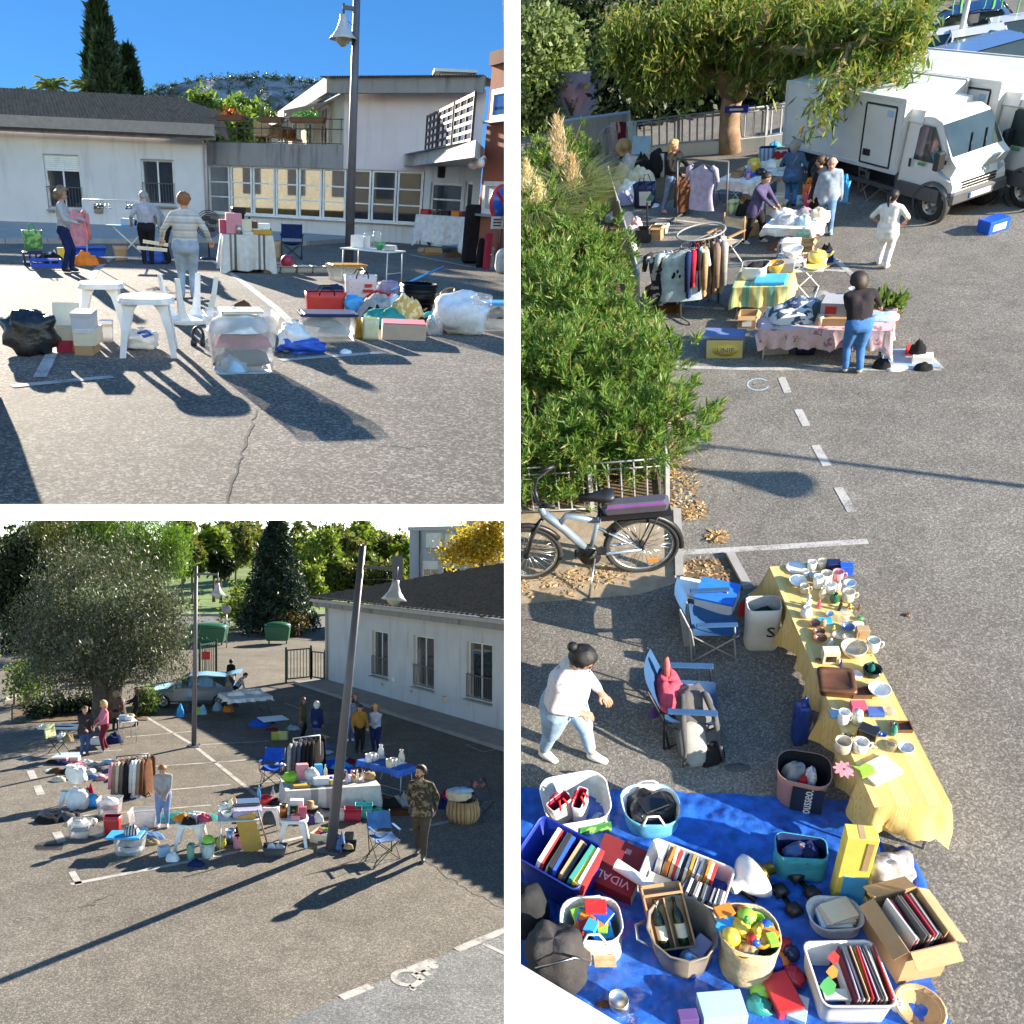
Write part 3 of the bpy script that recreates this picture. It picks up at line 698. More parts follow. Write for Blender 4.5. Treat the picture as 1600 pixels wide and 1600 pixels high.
# small wares
def ware(kind,lb,loc,s,col='white',rz=0,name=NN,cat=NN,col2=NN,h=NN,surf='ceramic',gp=NN,m=NN,n=18):

 mm=m or(K(col,surf)if isinstance(col,str)else K(col,surf));m2=K(col2,surf)if col2 else mm;R=s/2
 nm=name or kind;ct=cat or kind.replace('_',' ')
 if kind in('mug','cup','jug'):
  H=h or s*1.05;r=TG(nm,lb,ct,loc,rz,gp);b=MB();b.lathe([(R*.85,0),(R,H*.12),(R,H),(R*.9,H),(R*.88,H*.15),(0,H*.12)],n);PT(r,'body',b,mm)
  PT(r,'handle',MB().tube([(R*.95,0,H*.8),(R*1.5,0,H*.78),(R*1.6,0,H*.5),(R*1.4,0,H*.25),(R*.95,0,H*.2)],R*.13,6),m2);return r
 b=MB()
 if kind=='bowl':H=h or s*.4;b.lathe([(R*.45,0),(R*.5,H*.06),(R*.85,H*.55),(R,H),(R*.94,H),(R*.78,H*.55),(R*.4,H*.14),(0,H*.12)],n)
 elif kind=='plate':H=h or s*.09;b.lathe([(R*.6,0),(R*.65,H*.3),(R,H),(R*.98,H*1.15),(R*.66,H*.55),(0,H*.45)],n)
 elif kind=='vase':H=h or s*1.9;b.lathe([(R*.6,0),(R*.8,H*.1),(R,H*.4),(R*.75,H*.68),(R*.42,H*.85),(R*.58,H),(R*.48,H),(R*.34,H*.85),(0,H*.6)],n)
 elif kind=='bottle':H=h or s*3.4;b.lathe([(R*.9,0),(R,H*.04),(R,H*.58),(R*.85,H*.68),(R*.36,H*.8),(R*.32,H*.96),(R*.4,H*.97),(R*.38,H)],n)
 elif kind=='jar':H=h or s*1.2;r=TG(nm,lb,ct,loc,rz,gp);b.lathe([(R*.9,0),(R,H*.05),(R,H*.75),(R*.82,H*.84)],n);PT(r,'body',b,mm);PT(r,'lid',MB().lathe([(R*.84,H*.84),(R*.86,H),(0,H)],n),m2);return r
 elif kind=='can':H=h or s*1.4;b.lathe([(R,0),(R,H),(R*.94,H),(R*.92,H*.96),(0,H*.96)],n)
 elif kind=='teapot':
  H=h or s*.8;r=TG(nm,lb,ct,loc,rz,gp);b.lathe([(R*.6,0),(R*.95,H*.25),(R,H*.45),(R*.8,H*.72),(R*.4,H*.8)],n);PT(r,'body',b,mm);PT(r,'lid',MB().lathe([(R*.42,H*.8),(R*.3,H*.9),(R*.08,H*.93),(R*.1,H),(0,H*1.03)],n),m2)
  PT(r,'spout',MB().tube([(R*.85,0,H*.35),(R*1.3,0,H*.55),(R*1.5,0,H*.8)],[R*.2,R*.14,R*.09],7),mm);PT(r,'handle',MB().tube([(-R*.9,0,H*.65),(-R*1.4,0,H*.65),(-R*1.45,0,H*.35),(-R*.95,0,H*.25)],R*.09,6),mm);return r
 elif kind=='box':H=h or s*.5;b.box((0,0,0),(s,s*.7,H),0,NN,s*.03);b.box((0,-s*.35-.0015,H*.2),(s*.6,.003,H*.5),1)
 elif kind=='book':
  H=h or s*.18;r=TG(nm,lb,ct,loc,rz,gp);b.box((0,0,0),(s,s*.72,H*.12));b.box((0,0,H*.88),(s,s*.72,H*.12));b.box((-s*.49,0,H*.12),(s*.02,s*.72,H*.76));PT(r,'cover',b,mm);PT(r,'pages',MB().box((.005,0,H*.12),(s*.94,s*.68,H*.76)),K('cream','paper'));return r
 elif kind=='frame':
  H=h or s*1.3;r=TG(nm,lb,ct,loc,rz,gp);t=s*.08
  for q in(((0,0,0),(s,.02,t)),((0,0,H-t),(s,.02,t)),((-s/2+t/2,0,t),(t,.02,H-2*t)),((s/2-t/2,0,t),(t,.02,H-2*t))):b.box(*q)
  b.v=[tp(RX(-.25)@V(v))for v in b.v];PT(r,'frame',b,mm);g=MB();g.box((0,.004,t),(s-2*t,.006,H-2*t));g.v=[tp(RX(-.25)@V(v))for v in g.v];PT(r,'picture',g,m2);return r
 elif kind=='figurine':H=h or s*1.8;b.lathe([(R*.8,0),(R*.8,H*.06),(R*.5,H*.1),(R*.62,H*.3),(R*.5,H*.5),(R*.3,H*.66),(R*.22,H*.7),(R*.4,H*.82),(R*.34,H*.95),(0,H)],10);b.blob((R*.45,0,H*.5),(R*.3,R*.25,H*.12),8,6);b.blob((-R*.4,-R*.2,H*.42),(R*.3,R*.25,H*.14),8,6)
 elif kind=='basket':
  H=h or s*.5;r=TG(nm,lb,ct,loc,rz,gp);b.lathe([(R*.75,0),(R*.9,H*.4),(R,H),(R*.94,H),(R*.84,H*.4),(0,H*.08)],n);PT(r,'body',b,mm)
  for k in rg(5):g=MB();q=(k+.5)/5;g.tube([(R*(.77+.24*q)*cos(t),R*(.77+.24*q)*sin(t),H*q)for t in lsp(0,2*PI,19)[:-1]],R*.05,5,closed=TT);PT(r,'cane',g,m2)
  return r
 elif kind=='pan':H=h or s*.35;r=TG(nm,lb,ct,loc,rz,gp);b.lathe([(R*.9,0),(R,H*.1),(R,H),(R*.94,H),(R*.92,H*.12),(0,H*.1)],n);PT(r,'body',b,mm);[PT(r,'handle',MB().tube([(sx*R,-R*.25,H*.8),(sx*R*1.25,-R*.2,H*.85),(sx*R*1.25,R*.2,H*.85),(sx*R,R*.25,H*.8)],R*.06,6),m2)for sx in(-1,1)];return r
 elif kind=='ball':H=s;b.blob((0,0,R),(R,R,R),16,10,0,.02)
 elif kind=='tray':H=h or s*.12;t=s*.04;d=s*.7;b.box((0,0,0),(s,d,t*.6));b.box((0,-d/2+t/2,t*.6),(s,t,H));b.box((0,d/2-t/2,t*.6),(s,t,H));b.box((-s/2+t/2,0,t*.6),(t,d-2*t,H));b.box((s/2-t/2,0,t*.6),(t,d-2*t,H))
 elif kind=='lump':H=h or s*.5;b.blob((0,0,H*.45),(R,R*.8,H*.55),14,9,0,.22,2.5,s*100,.2)
 elif kind=='sheet':H=.004;b.grid(6,5,lambda u,v:((u-.5)*s,(v-.5)*s*.75,.006+.01*nz((u*3+s*9,v*3,1))))
 elif kind=='candle':H=h or s*3;b.lathe([(R*1.6,0),(R*1.6,H*.04),(R*.5,H*.08),(R*.45,H*.4),(R*.8,H*.45),(R*.7,H*.48),(R*.4,H*.5),(R*.38,H),(0,H*1.02)],10)
 return solo(nm,b,[mm,m2],lb,ct,loc,rz,gp)
# clothes rail
def hung(lb,loc,rz,w,L,m,long_sleeve=FF,kind='shirt',gp=NN,name=NN,hanger=TT):

 nm=name or(kind if hanger else 'held_garment');r=TG(nm,lb,kind,loc,rz,gp);mb=MB();s=sum(map(ord,lb))%41;th=.035
 def fn(u,v):
  a=2*PI*u;x=cos(a);y=sin(a)
  sh=min(1,.22+v*9)if v<.09 else 1;ww=w/2*(sh*(.9+.12*v+.05*sin(v*7+s)))
  fold=1+.25*nz((x*4+s,v*2.5,y))
  return(x*ww*fold,y*th*(1+v)*fold,-.06-L*v-(.05*(abs(x)**1.5)if v<.12 else 0))
 mb.grid(18,9,fn,0,TT,wrap=TT);mm=K(m,'cloth')if isinstance(m,(str,tp))else m
 PT(r,'cloth',mb,mm)
 if kind!='trousers':
  for sx in(-1,1):
   g=MB();l2=L*.75 if long_sleeve else L*.3;g.tube([(sx*w*.4,0,-.1),(sx*w*.56,0,-.16),(sx*w*.64,.01,-.12-l2)],[.05,.06,.045],7);PT(r,'sleeve',g,mm)
 if hanger:g=MB();g.tube([(-w*.42,0,-.1),(0,0,-.045),(w*.42,0,-.1)],.006,5);g.tube([(0,0,-.045),(0,0,0),(.012,0,.02),(.03,0,.012)],.003,5);PT(r,'hanger',g,K('darkgrey'))
 return r
def rail(lb,p0,p1,h,m='silver',foot=.22,r=.013,name='clothes_rail',low=NN,wheels=TT):

 a=atan2(p1.y-p0.y,p1.x-p0.x);L=(p1-p0).length;c=(p0+p1)/2;t=TG(name,lb,'clothes rail',(c.x,c.y,0),a);mm=K(m,'paint')
 PT(t,'top_bar',MB().tube([(-L/2,0,h),(L/2,0,h)],r,7),mm)
 for sx in(-1,1):
  PT(t,'post',MB().tube([(sx*L/2,0,.06),(sx*L/2,0,h)],r,7),mm);PT(t,'foot',MB().tube([(sx*L/2,-foot,.06),(sx*L/2,foot,.06)],r,7),mm)
  if wheels:
   for sy in(-1,1):PT(t,'wheel',MB().lathe([(.03,-.012),(.03,.012)],10,0,TR(sx*L/2,sy*foot,.03)@RY(PI/2)),K('darkgrey'))
 if low:PT(t,'low_bar',MB().tube([(-L/2,0,low),(L/2,0,low)],r*.8,7),mm)
 return t,c,L,a
def LP_(lb,px,py,htop,arm,lamp_drop,lean=0.,r0=.095,r1=.06,s=1.0,gp='bell lamp posts',armz=NN,ang=0.,up=.9):
 l=at(px,py);t=TG('lamp_post',lb,'street lamp',l,rz0(px,py),gp,M=TR(l)@RZ(rz0(px,py)+ang)@RY(lean));m=mat('post_paint',(.12,.115,.13),.5,.2,.15,3,.05,60);wm=mat('lamp_enamel',(.5,.49,.5),.4,.1,.1,5)
 az=armz or htop-up*s
 PT(t,'pole',MB().tube([(0,0,.02),(0,0,htop*.5),(0,0,htop)],[r0,(r0+r1)/2,r1],14),m)
 g=MB();g.box((0,0,0),(r0*5,r0*5,.025),0,NN,.006);[g.lathe([(.02,.025),(.02,.06),(0,.065)],6,0,TR(sx*r0*1.8,sy*r0*1.8,0))for sx in(-1,1)for sy in(-1,1)];PT(t,'base_plate',g,m)
 g=MB();bar(g,(0,0,az),(arm,0,az),.09*s,.13*s);PT(t,'arm',g,m);PT(t,'tie_rod',MB().tube([(0,0,az-.55*s),(arm*.55,0,az-.42*s),(arm,0,az-.38*s)],.012*s,6),m)
 z=az-lamp_drop;PT(t,'hanger',MB().tube([(arm,0,az+.12*s),(arm,0,z)],.045*s,8),m)
 sh=t
 lp=PT(t,'lamp_shade',MB().lathe([(.06*s,0),(.13*s,-.01*s),(.14*s,-.18*s),(.2*s,-.34*s),(.27*s,-.5*s),(.33*s,-.56*s),(.36*s,-.62*s),(.5*s,-.76*s),(.48*s,-.77*s),(.33*s,-.64*s),(.2*s,-.5*s),(0,-.5*s)],24,0,TR(arm,0,z)),wm)
 PT(lp,'lamp_glass',MB().lathe([(.3*s,-.66*s),(.3*s,-.76*s),(.22*s,-.88*s),(.08*s,-.98*s),(0,-1.0*s)],18,0,TR(arm,0,z)),mat('lamp_glass',(.5,.47,.36),.15,0,.15,8,spec=.6))
 return t
def stripe(lb,pts,wpx=NN,w=.1,lift=.006,name='parking_line',m=NN):

 P=[at(x,y)for x,y in pts];mb=MB()
 for a,b in zip(P,P[1:]):
  d=(b-a).normalized();n=V((-d.y,d.x,0))*w/2;k=max(2,int((b-a).length/.4))
  for i in rg(k):p,q=a.lerp(b,i/k),a.lerp(b,(i+1)/k);mb.quad(p-n+V((0,0,lift)),q-n+V((0,0,lift)),q+n+V((0,0,lift)),p+n+V((0,0,lift)))
 return SE(name,mb,m or LINE)
def _linemat():
 m,n,p=_nodes('worn_line_paint');co=_co(n);a=_nz(n,co,45,4,.75);b=_nz(n,co,3,3)
 x=_mix(n,.45,a,b);c=_ramp(n,x,[(.4,(.16,.15,.14)),(.52,(.42,.41,.39))]);n.links.new(c,p.inputs['Base Color']);p.inputs['Roughness'].default_value=.9;_bump(n,p,a,.4,.01);return m
LINE=_linemat()
def wallquad(mb,a,b,z0,z1,holes=(),t=.25,mi=0,side=1):

 a,b=V(a),V(b);d=(b-a);L=d.length;d.normalize();n=V((-d.y,d.x,0))*t*side
 us=sorted({0,L,*[h[0]for h in holes],*[h[1]for h in holes]});zs=sorted({z0,z1,*[h[2]for h in holes],*[h[3]for h in holes]})
 for u0,u1 in zip(us,us[1:]):
  for v0,v1 in zip(zs,zs[1:]):
   if any(h[0]<=u0+1e-6 and u1<=h[1]+1e-6 and h[2]<=v0+1e-6 and v1<=h[3]+1e-6 for h in holes):continue
   p,q=a+d*u0,a+d*u1
   mb.quad((p.x,p.y,v0),(q.x,q.y,v0),(q.x,q.y,v1),(p.x,p.y,v1),mi)
 for h in holes:
  p,q=a+d*h[0],a+d*h[1];P,Q=p+n,q+n
  mb.quad((p.x,p.y,h[2]),(P.x,P.y,h[2]),(P.x,P.y,h[3]),(p.x,p.y,h[3]),mi);mb.quad((q.x,q.y,h[3]),(Q.x,Q.y,h[3]),(Q.x,Q.y,h[2]),(q.x,q.y,h[2]),mi)
  mb.quad((p.x,p.y,h[3]),(P.x,P.y,h[3]),(Q.x,Q.y,h[3]),(q.x,q.y,h[3]),mi);mb.quad((p.x,p.y,h[2]),(q.x,q.y,h[2]),(Q.x,Q.y,h[2]),(P.x,P.y,h[2]),mi)
 return mb
def tileroof(root,a,b,c,d,nx,ny,m,amp=.05,name='roof'):

 a,b,c,d=map(V,(a,b,c,d));n=(b-a).cross(d-a).normalized()
 if n.z<0:n=-n
 mb=MB();per=5
 def fn(u,v):
  p=a.lerp(b,u).lerp(d.lerp(c,u),v);k=(v*ny)%1.0
  return p+n*(amp*(.5+.5*cos(2*PI*u*nx))+amp*.8*(1-k)+amp*.2*nz((u*nx,v*ny,3)))
 vs=[];fs=[];NU=nx*per
 rows=[r for j in rg(ny)for r in(j/ny+1e-5,(j+.96)/ny)]
 for v in rows:vs+=[fn(i/NU,v)for i in rg(NU+1)]
 w=NU+1
 fs=[(j*w+i,j*w+i+1,(j+1)*w+i+1,(j+1)*w+i)for j in rg(len(rows)-1)for i in rg(NU)]
 mb.add(vs,fs,0,TT);return PT(root,name,mb,m)
# helpers for large structures
def pt(px,row,y):
 ray=W.R@np.array([px-CX,row-CY,F]);t=y/ray[1];return V((ray[0]*t,y,W.h+ray[2]*t))
def base_for2(px,top,H,below):

 best=NN
 for y in np.geomspace(6,400,900):
  g=pt(px,600,y);g=V((g.x,g.y,0));q=W.proj((g.x,g.y,H))
  e=abs(q[1]-top)+abs(0)
  if best is NN or e<best[0]:best=(e,y)
 y=best[1];p=pt(px,top,y);return V((p.x,p.y,0))
class Bld:

 def __init__(s,name,lb,cat,loc):s.loc=V(loc);s.r=TG(name,lb,cat,s.loc)
 def PT(s,name,mb,mats,lb=NN,kind=NN):
  o=PT(s.r,name,mb,mats,lb,kind);o.location=-s.loc;return o
def sub(parent,name,mb,mats):return PT(parent,name,mb,mats)
def WIN(B,a,b,u0,u1,z0,z1,ncol=2,nrow=1,frame=NN,glass=NN,inset=.12,fw=.06,sill=TT,guard=NN,blind=0.,name='window',lb=NN,curtain_or_dark=NN,side=1):

 a,b=V(a),V(b);d=(b-a).normalized();n=V((-d.y,d.x,0))*side;Q=Matrix(((d.x,n.x,0,a.x),(d.y,n.y,0,a.y),(0,0,1,0),(0,0,0,1)))
 fr=frame or K('white','paint');mb=MB();w=u1-u0;h=z1-z0;y=inset
 for c,s in(((u0+fw/2,y,z0),(fw,.06,h)),((u1-fw/2,y,z0),(fw,.06,h)),(((u0+u1)/2,y,z0),(w-2*fw,.06,fw)),(((u0+u1)/2,y,z1-fw),(w-2*fw,.06,fw))):mb.box(c,s,0,Q)
 cw=(w-2*fw)/ncol;ch=(h-2*fw)/nrow
 for i in rg(1,ncol):mb.box((u0+fw+i*cw,y,z0+fw),(fw*.8,.055,h-2*fw),0,Q)
 for j in rg(1,nrow):mb.box(((u0+u1)/2,y,z0+fw+j*ch-fw*.35),(w-2*fw,.05,fw*.7),0,Q)
 o=B.PT(name,mb,fr,lb)
 for i in rg(ncol):
  for j in rg(nrow):
   sub(o,'pane',MB().box((u0+fw+(i+.5)*cw,y+.005,z0+fw+j*ch),(cw-.01,.012,ch-.01),0,Q),glass)
 if curtain_or_dark:
  sub(o,'curtain_or_dark',MB().grid(int(w*14)+6,1,lambda u,v:tp(Q@V((u0+fw+u*(w-2*fw),y+.12+.03*sin(u*w*22),z0+fw+v*(h-2*fw)))),0),curtain_or_dark)
 if sill:sub(o,'sill',MB().box(((u0+u1)/2,-.05,z0-.06),(w+.1,.22,.055),0,Q),K('grey','paint'))
 if blind:g=MB();[g.box(((u0+u1)/2,y-.05,z1-blind*h+k*blind*h/8+.002),(w-.02,.03,blind*h/8-.006),0,Q)for k in rg(8)];sub(o,'roller_shutter',g,K('white','paint'))
 if guard:
  g=MB();zt=z0+guard;g.box(((u0+u1)/2,-.03,zt),(w,.03,.03),0,Q);g.box(((u0+u1)/2,-.03,z0+.08),(w,.03,.03),0,Q);k=int(w/.11)
  for i in rg(k+1):g.box((u0+.02+(w-.04)*i/k,-.03,z0+.11),(.014,.014,guard-.11),0,Q)
  sub(o,'guard_rail',g,K('darkgrey','paint'))
 return o
def GP(name,pix,m,lift=0.,thick=0.,kind='structure',lb=NN,pts=NN):
 P=pts or[at(x,y)for x,y in pix];mb=MB()
 if thick:mb.prism([(p.x,p.y)for p in P],0,thick)
 else:mb.add([(p.x,p.y,lift)for p in P],[tp(rg(len(P)))])
 return SE(name,mb,m,kind,lb)
def fence_run(B,pts,h,step=.12,r=.012,m=NN,posts=TT,z0=0.,name='fence_bar',bar_label=NN,rails=(.12,.97)):

 P=[V(p)for p in pts];g=MB();cache=NN;mm=m or K('grey','paint')
 for a,b in zip(P,P[1:]):
  for k in rails:g.tube([a+V((0,0,z0+h*k)),b+V((0,0,z0+h*k))],r*1.6,6)
 B.PT('rail',g,mm)
 for a,b in zip(P,P[1:]):
  n=max(1,int((b-a).length/step))
  if posts:q=MB();q.box((a.x,a.y,z0),(.06,.06,h*1.02));B.PT('post',q,mm)
  for i in rg(n):
   p=a.lerp(b,(i+.5)/n)
   if cache is NN:q=MB();q.box((0,0,z0+h*.1),(r*2,r*2,h*.87));cache=q.mesh(name,[mm])
   o=mobj(name,cache,B.r);o.location=p-B.loc
# FRONT YARD (upper left)
use(W1)
ASPH1=asphalt('coarse_asphalt',(.12,.105,.09),(.38,.34,.29),60,.3,1.)
gp=[at(x,801)for x in(-250,100,400,650,801)]+[pt(801,400,80),pt(801,400,420),pt(-250,400,420),pt(-250,400,60)]
GP('asphalt_ground',NN,ASPH1,pts=[V((p.x,p.y,0))for p in gp])
for q in([(150,421),(62,590)],[(18,604),(176,589)],[(333,408),(378,440),(432,482),(500,548)],[(438,563),(600,551)],[(150,421),(176,402)],[(640,398),(735,417),(790,425)],[(690,395),(790,412)]):stripe('line',q,w=.13)
def crack(pts,w,name='crack'):
 P=[];random.seed(5)
 for a,b in zip(pts,pts[1:]):
  for k in rg(9):t=k/9;P.append(at(a[0]+(b[0]-a[0])*t+ru(-3,3),a[1]+(b[1]-a[1])*t+ru(-2,2)))
 mb=MB()
 for i,(p,q)in en(zip(P,P[1:])):
  d=(q-p).normalized();n=V((-d.y,d.x,0))*w*.5;k0=.4+.9*abs(nz((i*.7,1,2)));k1=.4+.9*abs(nz(((i+1)*.7,1,2)));z=V((0,0,.003))
  mb.quad(p-n*k0+z,p+n*k0+z,q+n*k1+z,q-n*k1+z)
 SE(name,mb,mat('crack_dirt',(.02,.018,.016),.95))
crack([(400,640),(385,690),(372,725),(352,800)],.03)
crack([(585,695),(640,700),(700,694)],.012);crack([(398,640),(440,632)],.012)
# pavement in front of the buildings
PAVE=mat('pavement_concrete',(.3,.28,.26),.9,0,.15,2,.3,50)
LBc=at(322,362);HL=zat(322,362,219);LBl=base_for2(-30,201,HL,FF)
LBf=LBl;LBl=LBc+(LBl-LBc)*2.2;d1=(LBl-LBc).normalized();n1=V((-d1.y,d1.x,0));n1=n1 if n1.y>0 else-n1
pv=[at(x,y)for x,y in((-60,380),(200,380),(320,379),(400,381),(480,383),(550,378),(610,373),(675,371),(735,378),(800,396))]
GP('pavement',NN,PAVE,thick=.13,pts=pv+[V((pt(801,400,46).x,46,0)),V((pt(-60,400,46).x,46,0))])
kb=MB()
for a,b in zip(pv,pv[1:]):k=max(1,int((b-a).length/1.0));[bar(kb,a.lerp(b,i/k)+V((0,-.06,.07)),a.lerp(b,(i+.985)/k)+V((0,-.06,.07)),.14,.14)for i in rg(k)]
SE('kerb',kb,mat('kerb_stone',(.33,.31,.29),.9,0,.2,3,.4,40))
# --- long low building on the left
WALL1=stucco('cream_render',(.68,.65,.64),(.22,.2,.2),.35)
CONC=stucco('stained_concrete',(.3,.28,.27),(.07,.065,.07),.85,.5,2.0)
TILE=mat('old_pantiles',(.15,.115,.09),.9,0,.45,5,.5,60)
B=Bld('low_building','long low cream building with brown tiled roof and two tall windows','building',LBc)
L1=(LBl-LBc).length
def uz(px,r0,r1,A,d):

 lo,hi=-2,15
 s=W.proj((A.x+d.x,A.y+d.y,1.6))[0]>W.proj((A.x,A.y,1.6))[0]
 for _ in rg(50):
  m=(lo+hi)/2;p=A+d*m;q=W.proj((p.x,p.y,1.6))[0]
  if(q<px)==s:lo=m
  else:hi=m
 p=A+d*lo;return lo,zat(0,0,r0,V((p.x,p.y,0))),zat(0,0,r1,V((p.x,p.y,0)))
wins=[]
for x0,x1,yt,yb in((71,127,240,326),(222,273,248,320)):
 ua,zt,zb=uz(x0,yt,yb,LBc,d1);ub=uz(x1,yt,yb,LBc,d1)[0];wins.append((min(ua,ub),max(ua,ub),zb,zt))
mb=wallquad(MB(),LBc,LBl,0,HL,wins,.3,0,1 if(V((-d1.y,d1.x,0)).y>0)else-1)
Rb=LBc+n1*9;mb.quad((LBc.x,LBc.y,0),(Rb.x,Rb.y,0),(Rb.x,Rb.y,HL),(LBc.x,LBc.y,HL));B.PT('wall',mb,WALL1)
GL=glassy('dark_glass',(.03,.035,.045));CUR=mat('net_curtain',(.3,.32,.35),.9,0,.2,8)
sd=1 if V((-d1.y,d1.x,0)).y>0 else-1
for k,(u0,u1,z0,z1)in en(wins):WIN(B,LBc,LBl,u0,u1,z0,z1,2,1,NN,glassy('window_glass',(.05,.06,.08),.04,.55),.14,.07,TT,.75,.3 if k==0 else 0,curtain_or_dark=CUR if k else mat('dark_room',(.03,.03,.03),.9),side=sd)  # first window has no curtain: a dark sheet paints the unlit room
f=-n1*.45;z=HL
mb=MB();bar(mb,LBc-d1*.5+f*.6+V((0,0,z+.1)),LBl+f*.6+V((0,0,z+.1)),.3,.2);bar(mb,LBc-d1*.55+f+V((0,0,z+.27)),LBl+f+V((0,0,z+.27)),.12,.12);B.PT('eave',mb,CONC)
mb=MB();bar(mb,LBc-d1*.5+f*1.3+V((0,0,z+.32)),LBl+f*1.3+V((0,0,z+.32)),.14,.38);B.PT('gutter',mb,mat('gutter_metal',(.34,.28,.24),.6))
rA,rB=LBc+f*1.3+V((0,0,z+.33)),LBl+f*1.3+V((0,0,z+.33));rC=pt(287,156,LBc.y+5.2);rD=rC+(pt(-30,139,LBf.y+5.2)-rC)*2.2
tileroof(B.r,rB,rA-d1*.4,rC,rD,130,14,TILE,.09).location=-B.loc
rE=LBc+n1*9+V((0,0,z+.33));tileroof(B.r,rA-d1*.4,rE-d1*.4,rE+V((0,0,1.2)),rC,30,14,TILE,.04).location=-B.loc
mb=MB();bar(mb,rC,rD,.22,.16);bar(mb,rA-d1*.35,rC,.2,.14);B.PT('ridge',mb,TILE)
B.PT('vent',MB().box((0,0,0),(.3,.1,.3),0,TR(LBc+d1*4.0-n1*.06+V((0,0,.55)))),K('grey','metal'))
B.PT('downpipe',MB().tube([LBc-d1*.1-n1*.08+V((0,0,.1)),LBc-d1*.1-n1*.08+V((0,0,HL))],.05,8),K((.5,.4,.36),'paint'))
# --- glazed link and the block above it
LKa=LBc+n1*.9-d1*.05;HG=zat(0,0,257,LKa);LKb=base_for2(662,269,HG,FF);d2=(LKb-LKa).normalized();n2=V((-d2.y,d2.x,0))
B=Bld('glazed_link','long glazed corridor with white grid windows under a stained concrete parapet','building',LKa)
L2=(LKb-LKa).length;zs=zat(0,0,332,LKa);zp=zat(0,0,222,LKa)
mb=wallquad(MB(),LKa,LKb,0,zs,(),.2);B.PT('base_wall',mb,WALL1)
u5=uz(535,250,260,LKa,d2)[0]
mb=MB();p,q=LKa+d2*.0,LKa+d2*u5;bar(mb,p+n2*.1+V((0,0,(HG+zp)/2)),q+n2*.1+V((0,0,(HG+zp)/2)),.3,zp-HG);o=B.PT('parapet',mb,CONC)
nb=9;room=MB();room.quad(tp(LKa+n2*2.5),tp(LKb+n2*2.5),tp(LKb+n2*2.5+V((0,0,HG))),tp(LKa+n2*2.5+V((0,0,HG))));room.quad(tp(LKa+V((0,0,HG))),tp(LKb+V((0,0,HG))),tp(LKb+n2*2.5+V((0,0,HG))),tp(LKa+n2*2.5+V((0,0,HG))));B.PT('back_wall',room,mat('corridor_wall',(.5,.42,.3),.9))
MIR=mat('mirror_glass',(.5,.5,.5),.02,1,.1,1)
for i in rg(nb):
 a0,a1=L2*i/nb,L2*(i+1)/nb
 WIN(B,LKa,LKb,a0+.02,a1-.02,zs,HG,1,3,K('white','paint'),MIR if i<6 else GL,.08,.07,FF,name='window_bay',curtain_or_dark=NN if i<6 else CUR)
mb=MB();bar(mb,LKa-n2*.06+V((0,0,zs)),LKb-n2*.06+V((0,0,zs)),.16,.07);B.PT('window_ledge',mb,K('white','paint'))
# terrace railing with flower boxes
R_=Bld('terrace_railing','thin dark railing along the terrace on the concrete parapet','railing',LKa+V((0,0,zp)))
hr=zat(0,0,183,LKa)-zp;fence_run(R_,[LKa+d2*(u5*k/8)+n2*.15+V((0,0,zp))for k in rg(9)],hr,.3,.012,K('darkgrey','paint'),name='baluster',rails=(.05,.98,.6))
def flowerbox(lb,p,w,col):
 t=TG('flower_box',lb,'planter',p,atan2(d2.y,d2.x),'flower boxes on the railing');PT(t,'trough',MB().box((0,0,0),(w,.25,.2),0,NN,.02,1.1),K('brown'))
 P=RNG.normal(size=(160,3))*[w*.2,.1,.07]+[0,0,.28];v,fc=LC(P,.09,.6);o=mobj('flowers',npmesh('flowers',v,fc,[LM('flower_'+col,[PAL[col],(.05,.12,.03),PAL[col]],.3)]),t)
flowerbox('red flower box on the terrace railing left of the awning',LKa+d2*uz(363,180,190,LKa,d2)[0]+n2*.0+V((0,0,zp+hr*.85)),1.1,'red')
flowerbox('dark flower box hung on the railing in front of the awning',LKa+d2*uz(480,180,190,LKa,d2)[0]+V((0,0,zp+hr*.8)),1.3,'green')
flowerbox('small dark flower box on the middle of the terrace railing',LKa+d2*uz(425,180,190,LKa,d2)[0]+V((0,0,zp+hr*.8)),.9,'olive')
# block above the link
UA=LKa+d2*u5;HU=zat(0,0,141,UA);u7=uz(745,200,210,LKa,d2)[0];UB=LKa+d2*u7
B=Bld('upper_block','tall pinkish block with blank wall and low tiled roof above the glazing','building',UA)
PINK=stucco('pinkish_render',(.7,.6,.6),(.42,.38,.38),.35)
mb=wallquad(MB(),UA,UB,HG+.002,HU,(),.3)
UF=base_for2(404,214,HU,FF);ds=(UF-UA).normalized();ns=V((-ds.y,ds.x,0));ns=ns if ns.x<0 else-ns;LS=(UF-UA).length
hol=[]
for k,t in en((.08,.2,.34,.5,.68,.85)):hol.append((LS*t,LS*t+1.6,zp-.2,HU-.25))
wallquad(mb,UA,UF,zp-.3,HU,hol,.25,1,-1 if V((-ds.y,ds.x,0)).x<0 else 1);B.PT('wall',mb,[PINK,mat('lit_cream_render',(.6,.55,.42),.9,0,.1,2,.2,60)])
for h0 in hol:WIN(B,UA,UF,*h0,2,1,NN,GL,.12,.09,FF,side=-1 if V((-ds.y,ds.x,0)).x>0 else 1)
mb=MB();zc=V((0,0,HU+.12));bar(mb,UA-n2*.35-d2*.5+zc,UB-n2*.35+zc,.25,.5);bar(mb,UA+ns*.4-n2*.3+zc,UF+ns*.4+zc,.25,.5);B.PT('cornice',mb,CONC)
ap=pt(640,124,UA.y+9);e0=UA-n2*.6-d2*.7+V((0,0,HU+.27));e1=UB-n2*.6+V((0,0,HU+.27));ap2=pt(790,139,UB.y+8)
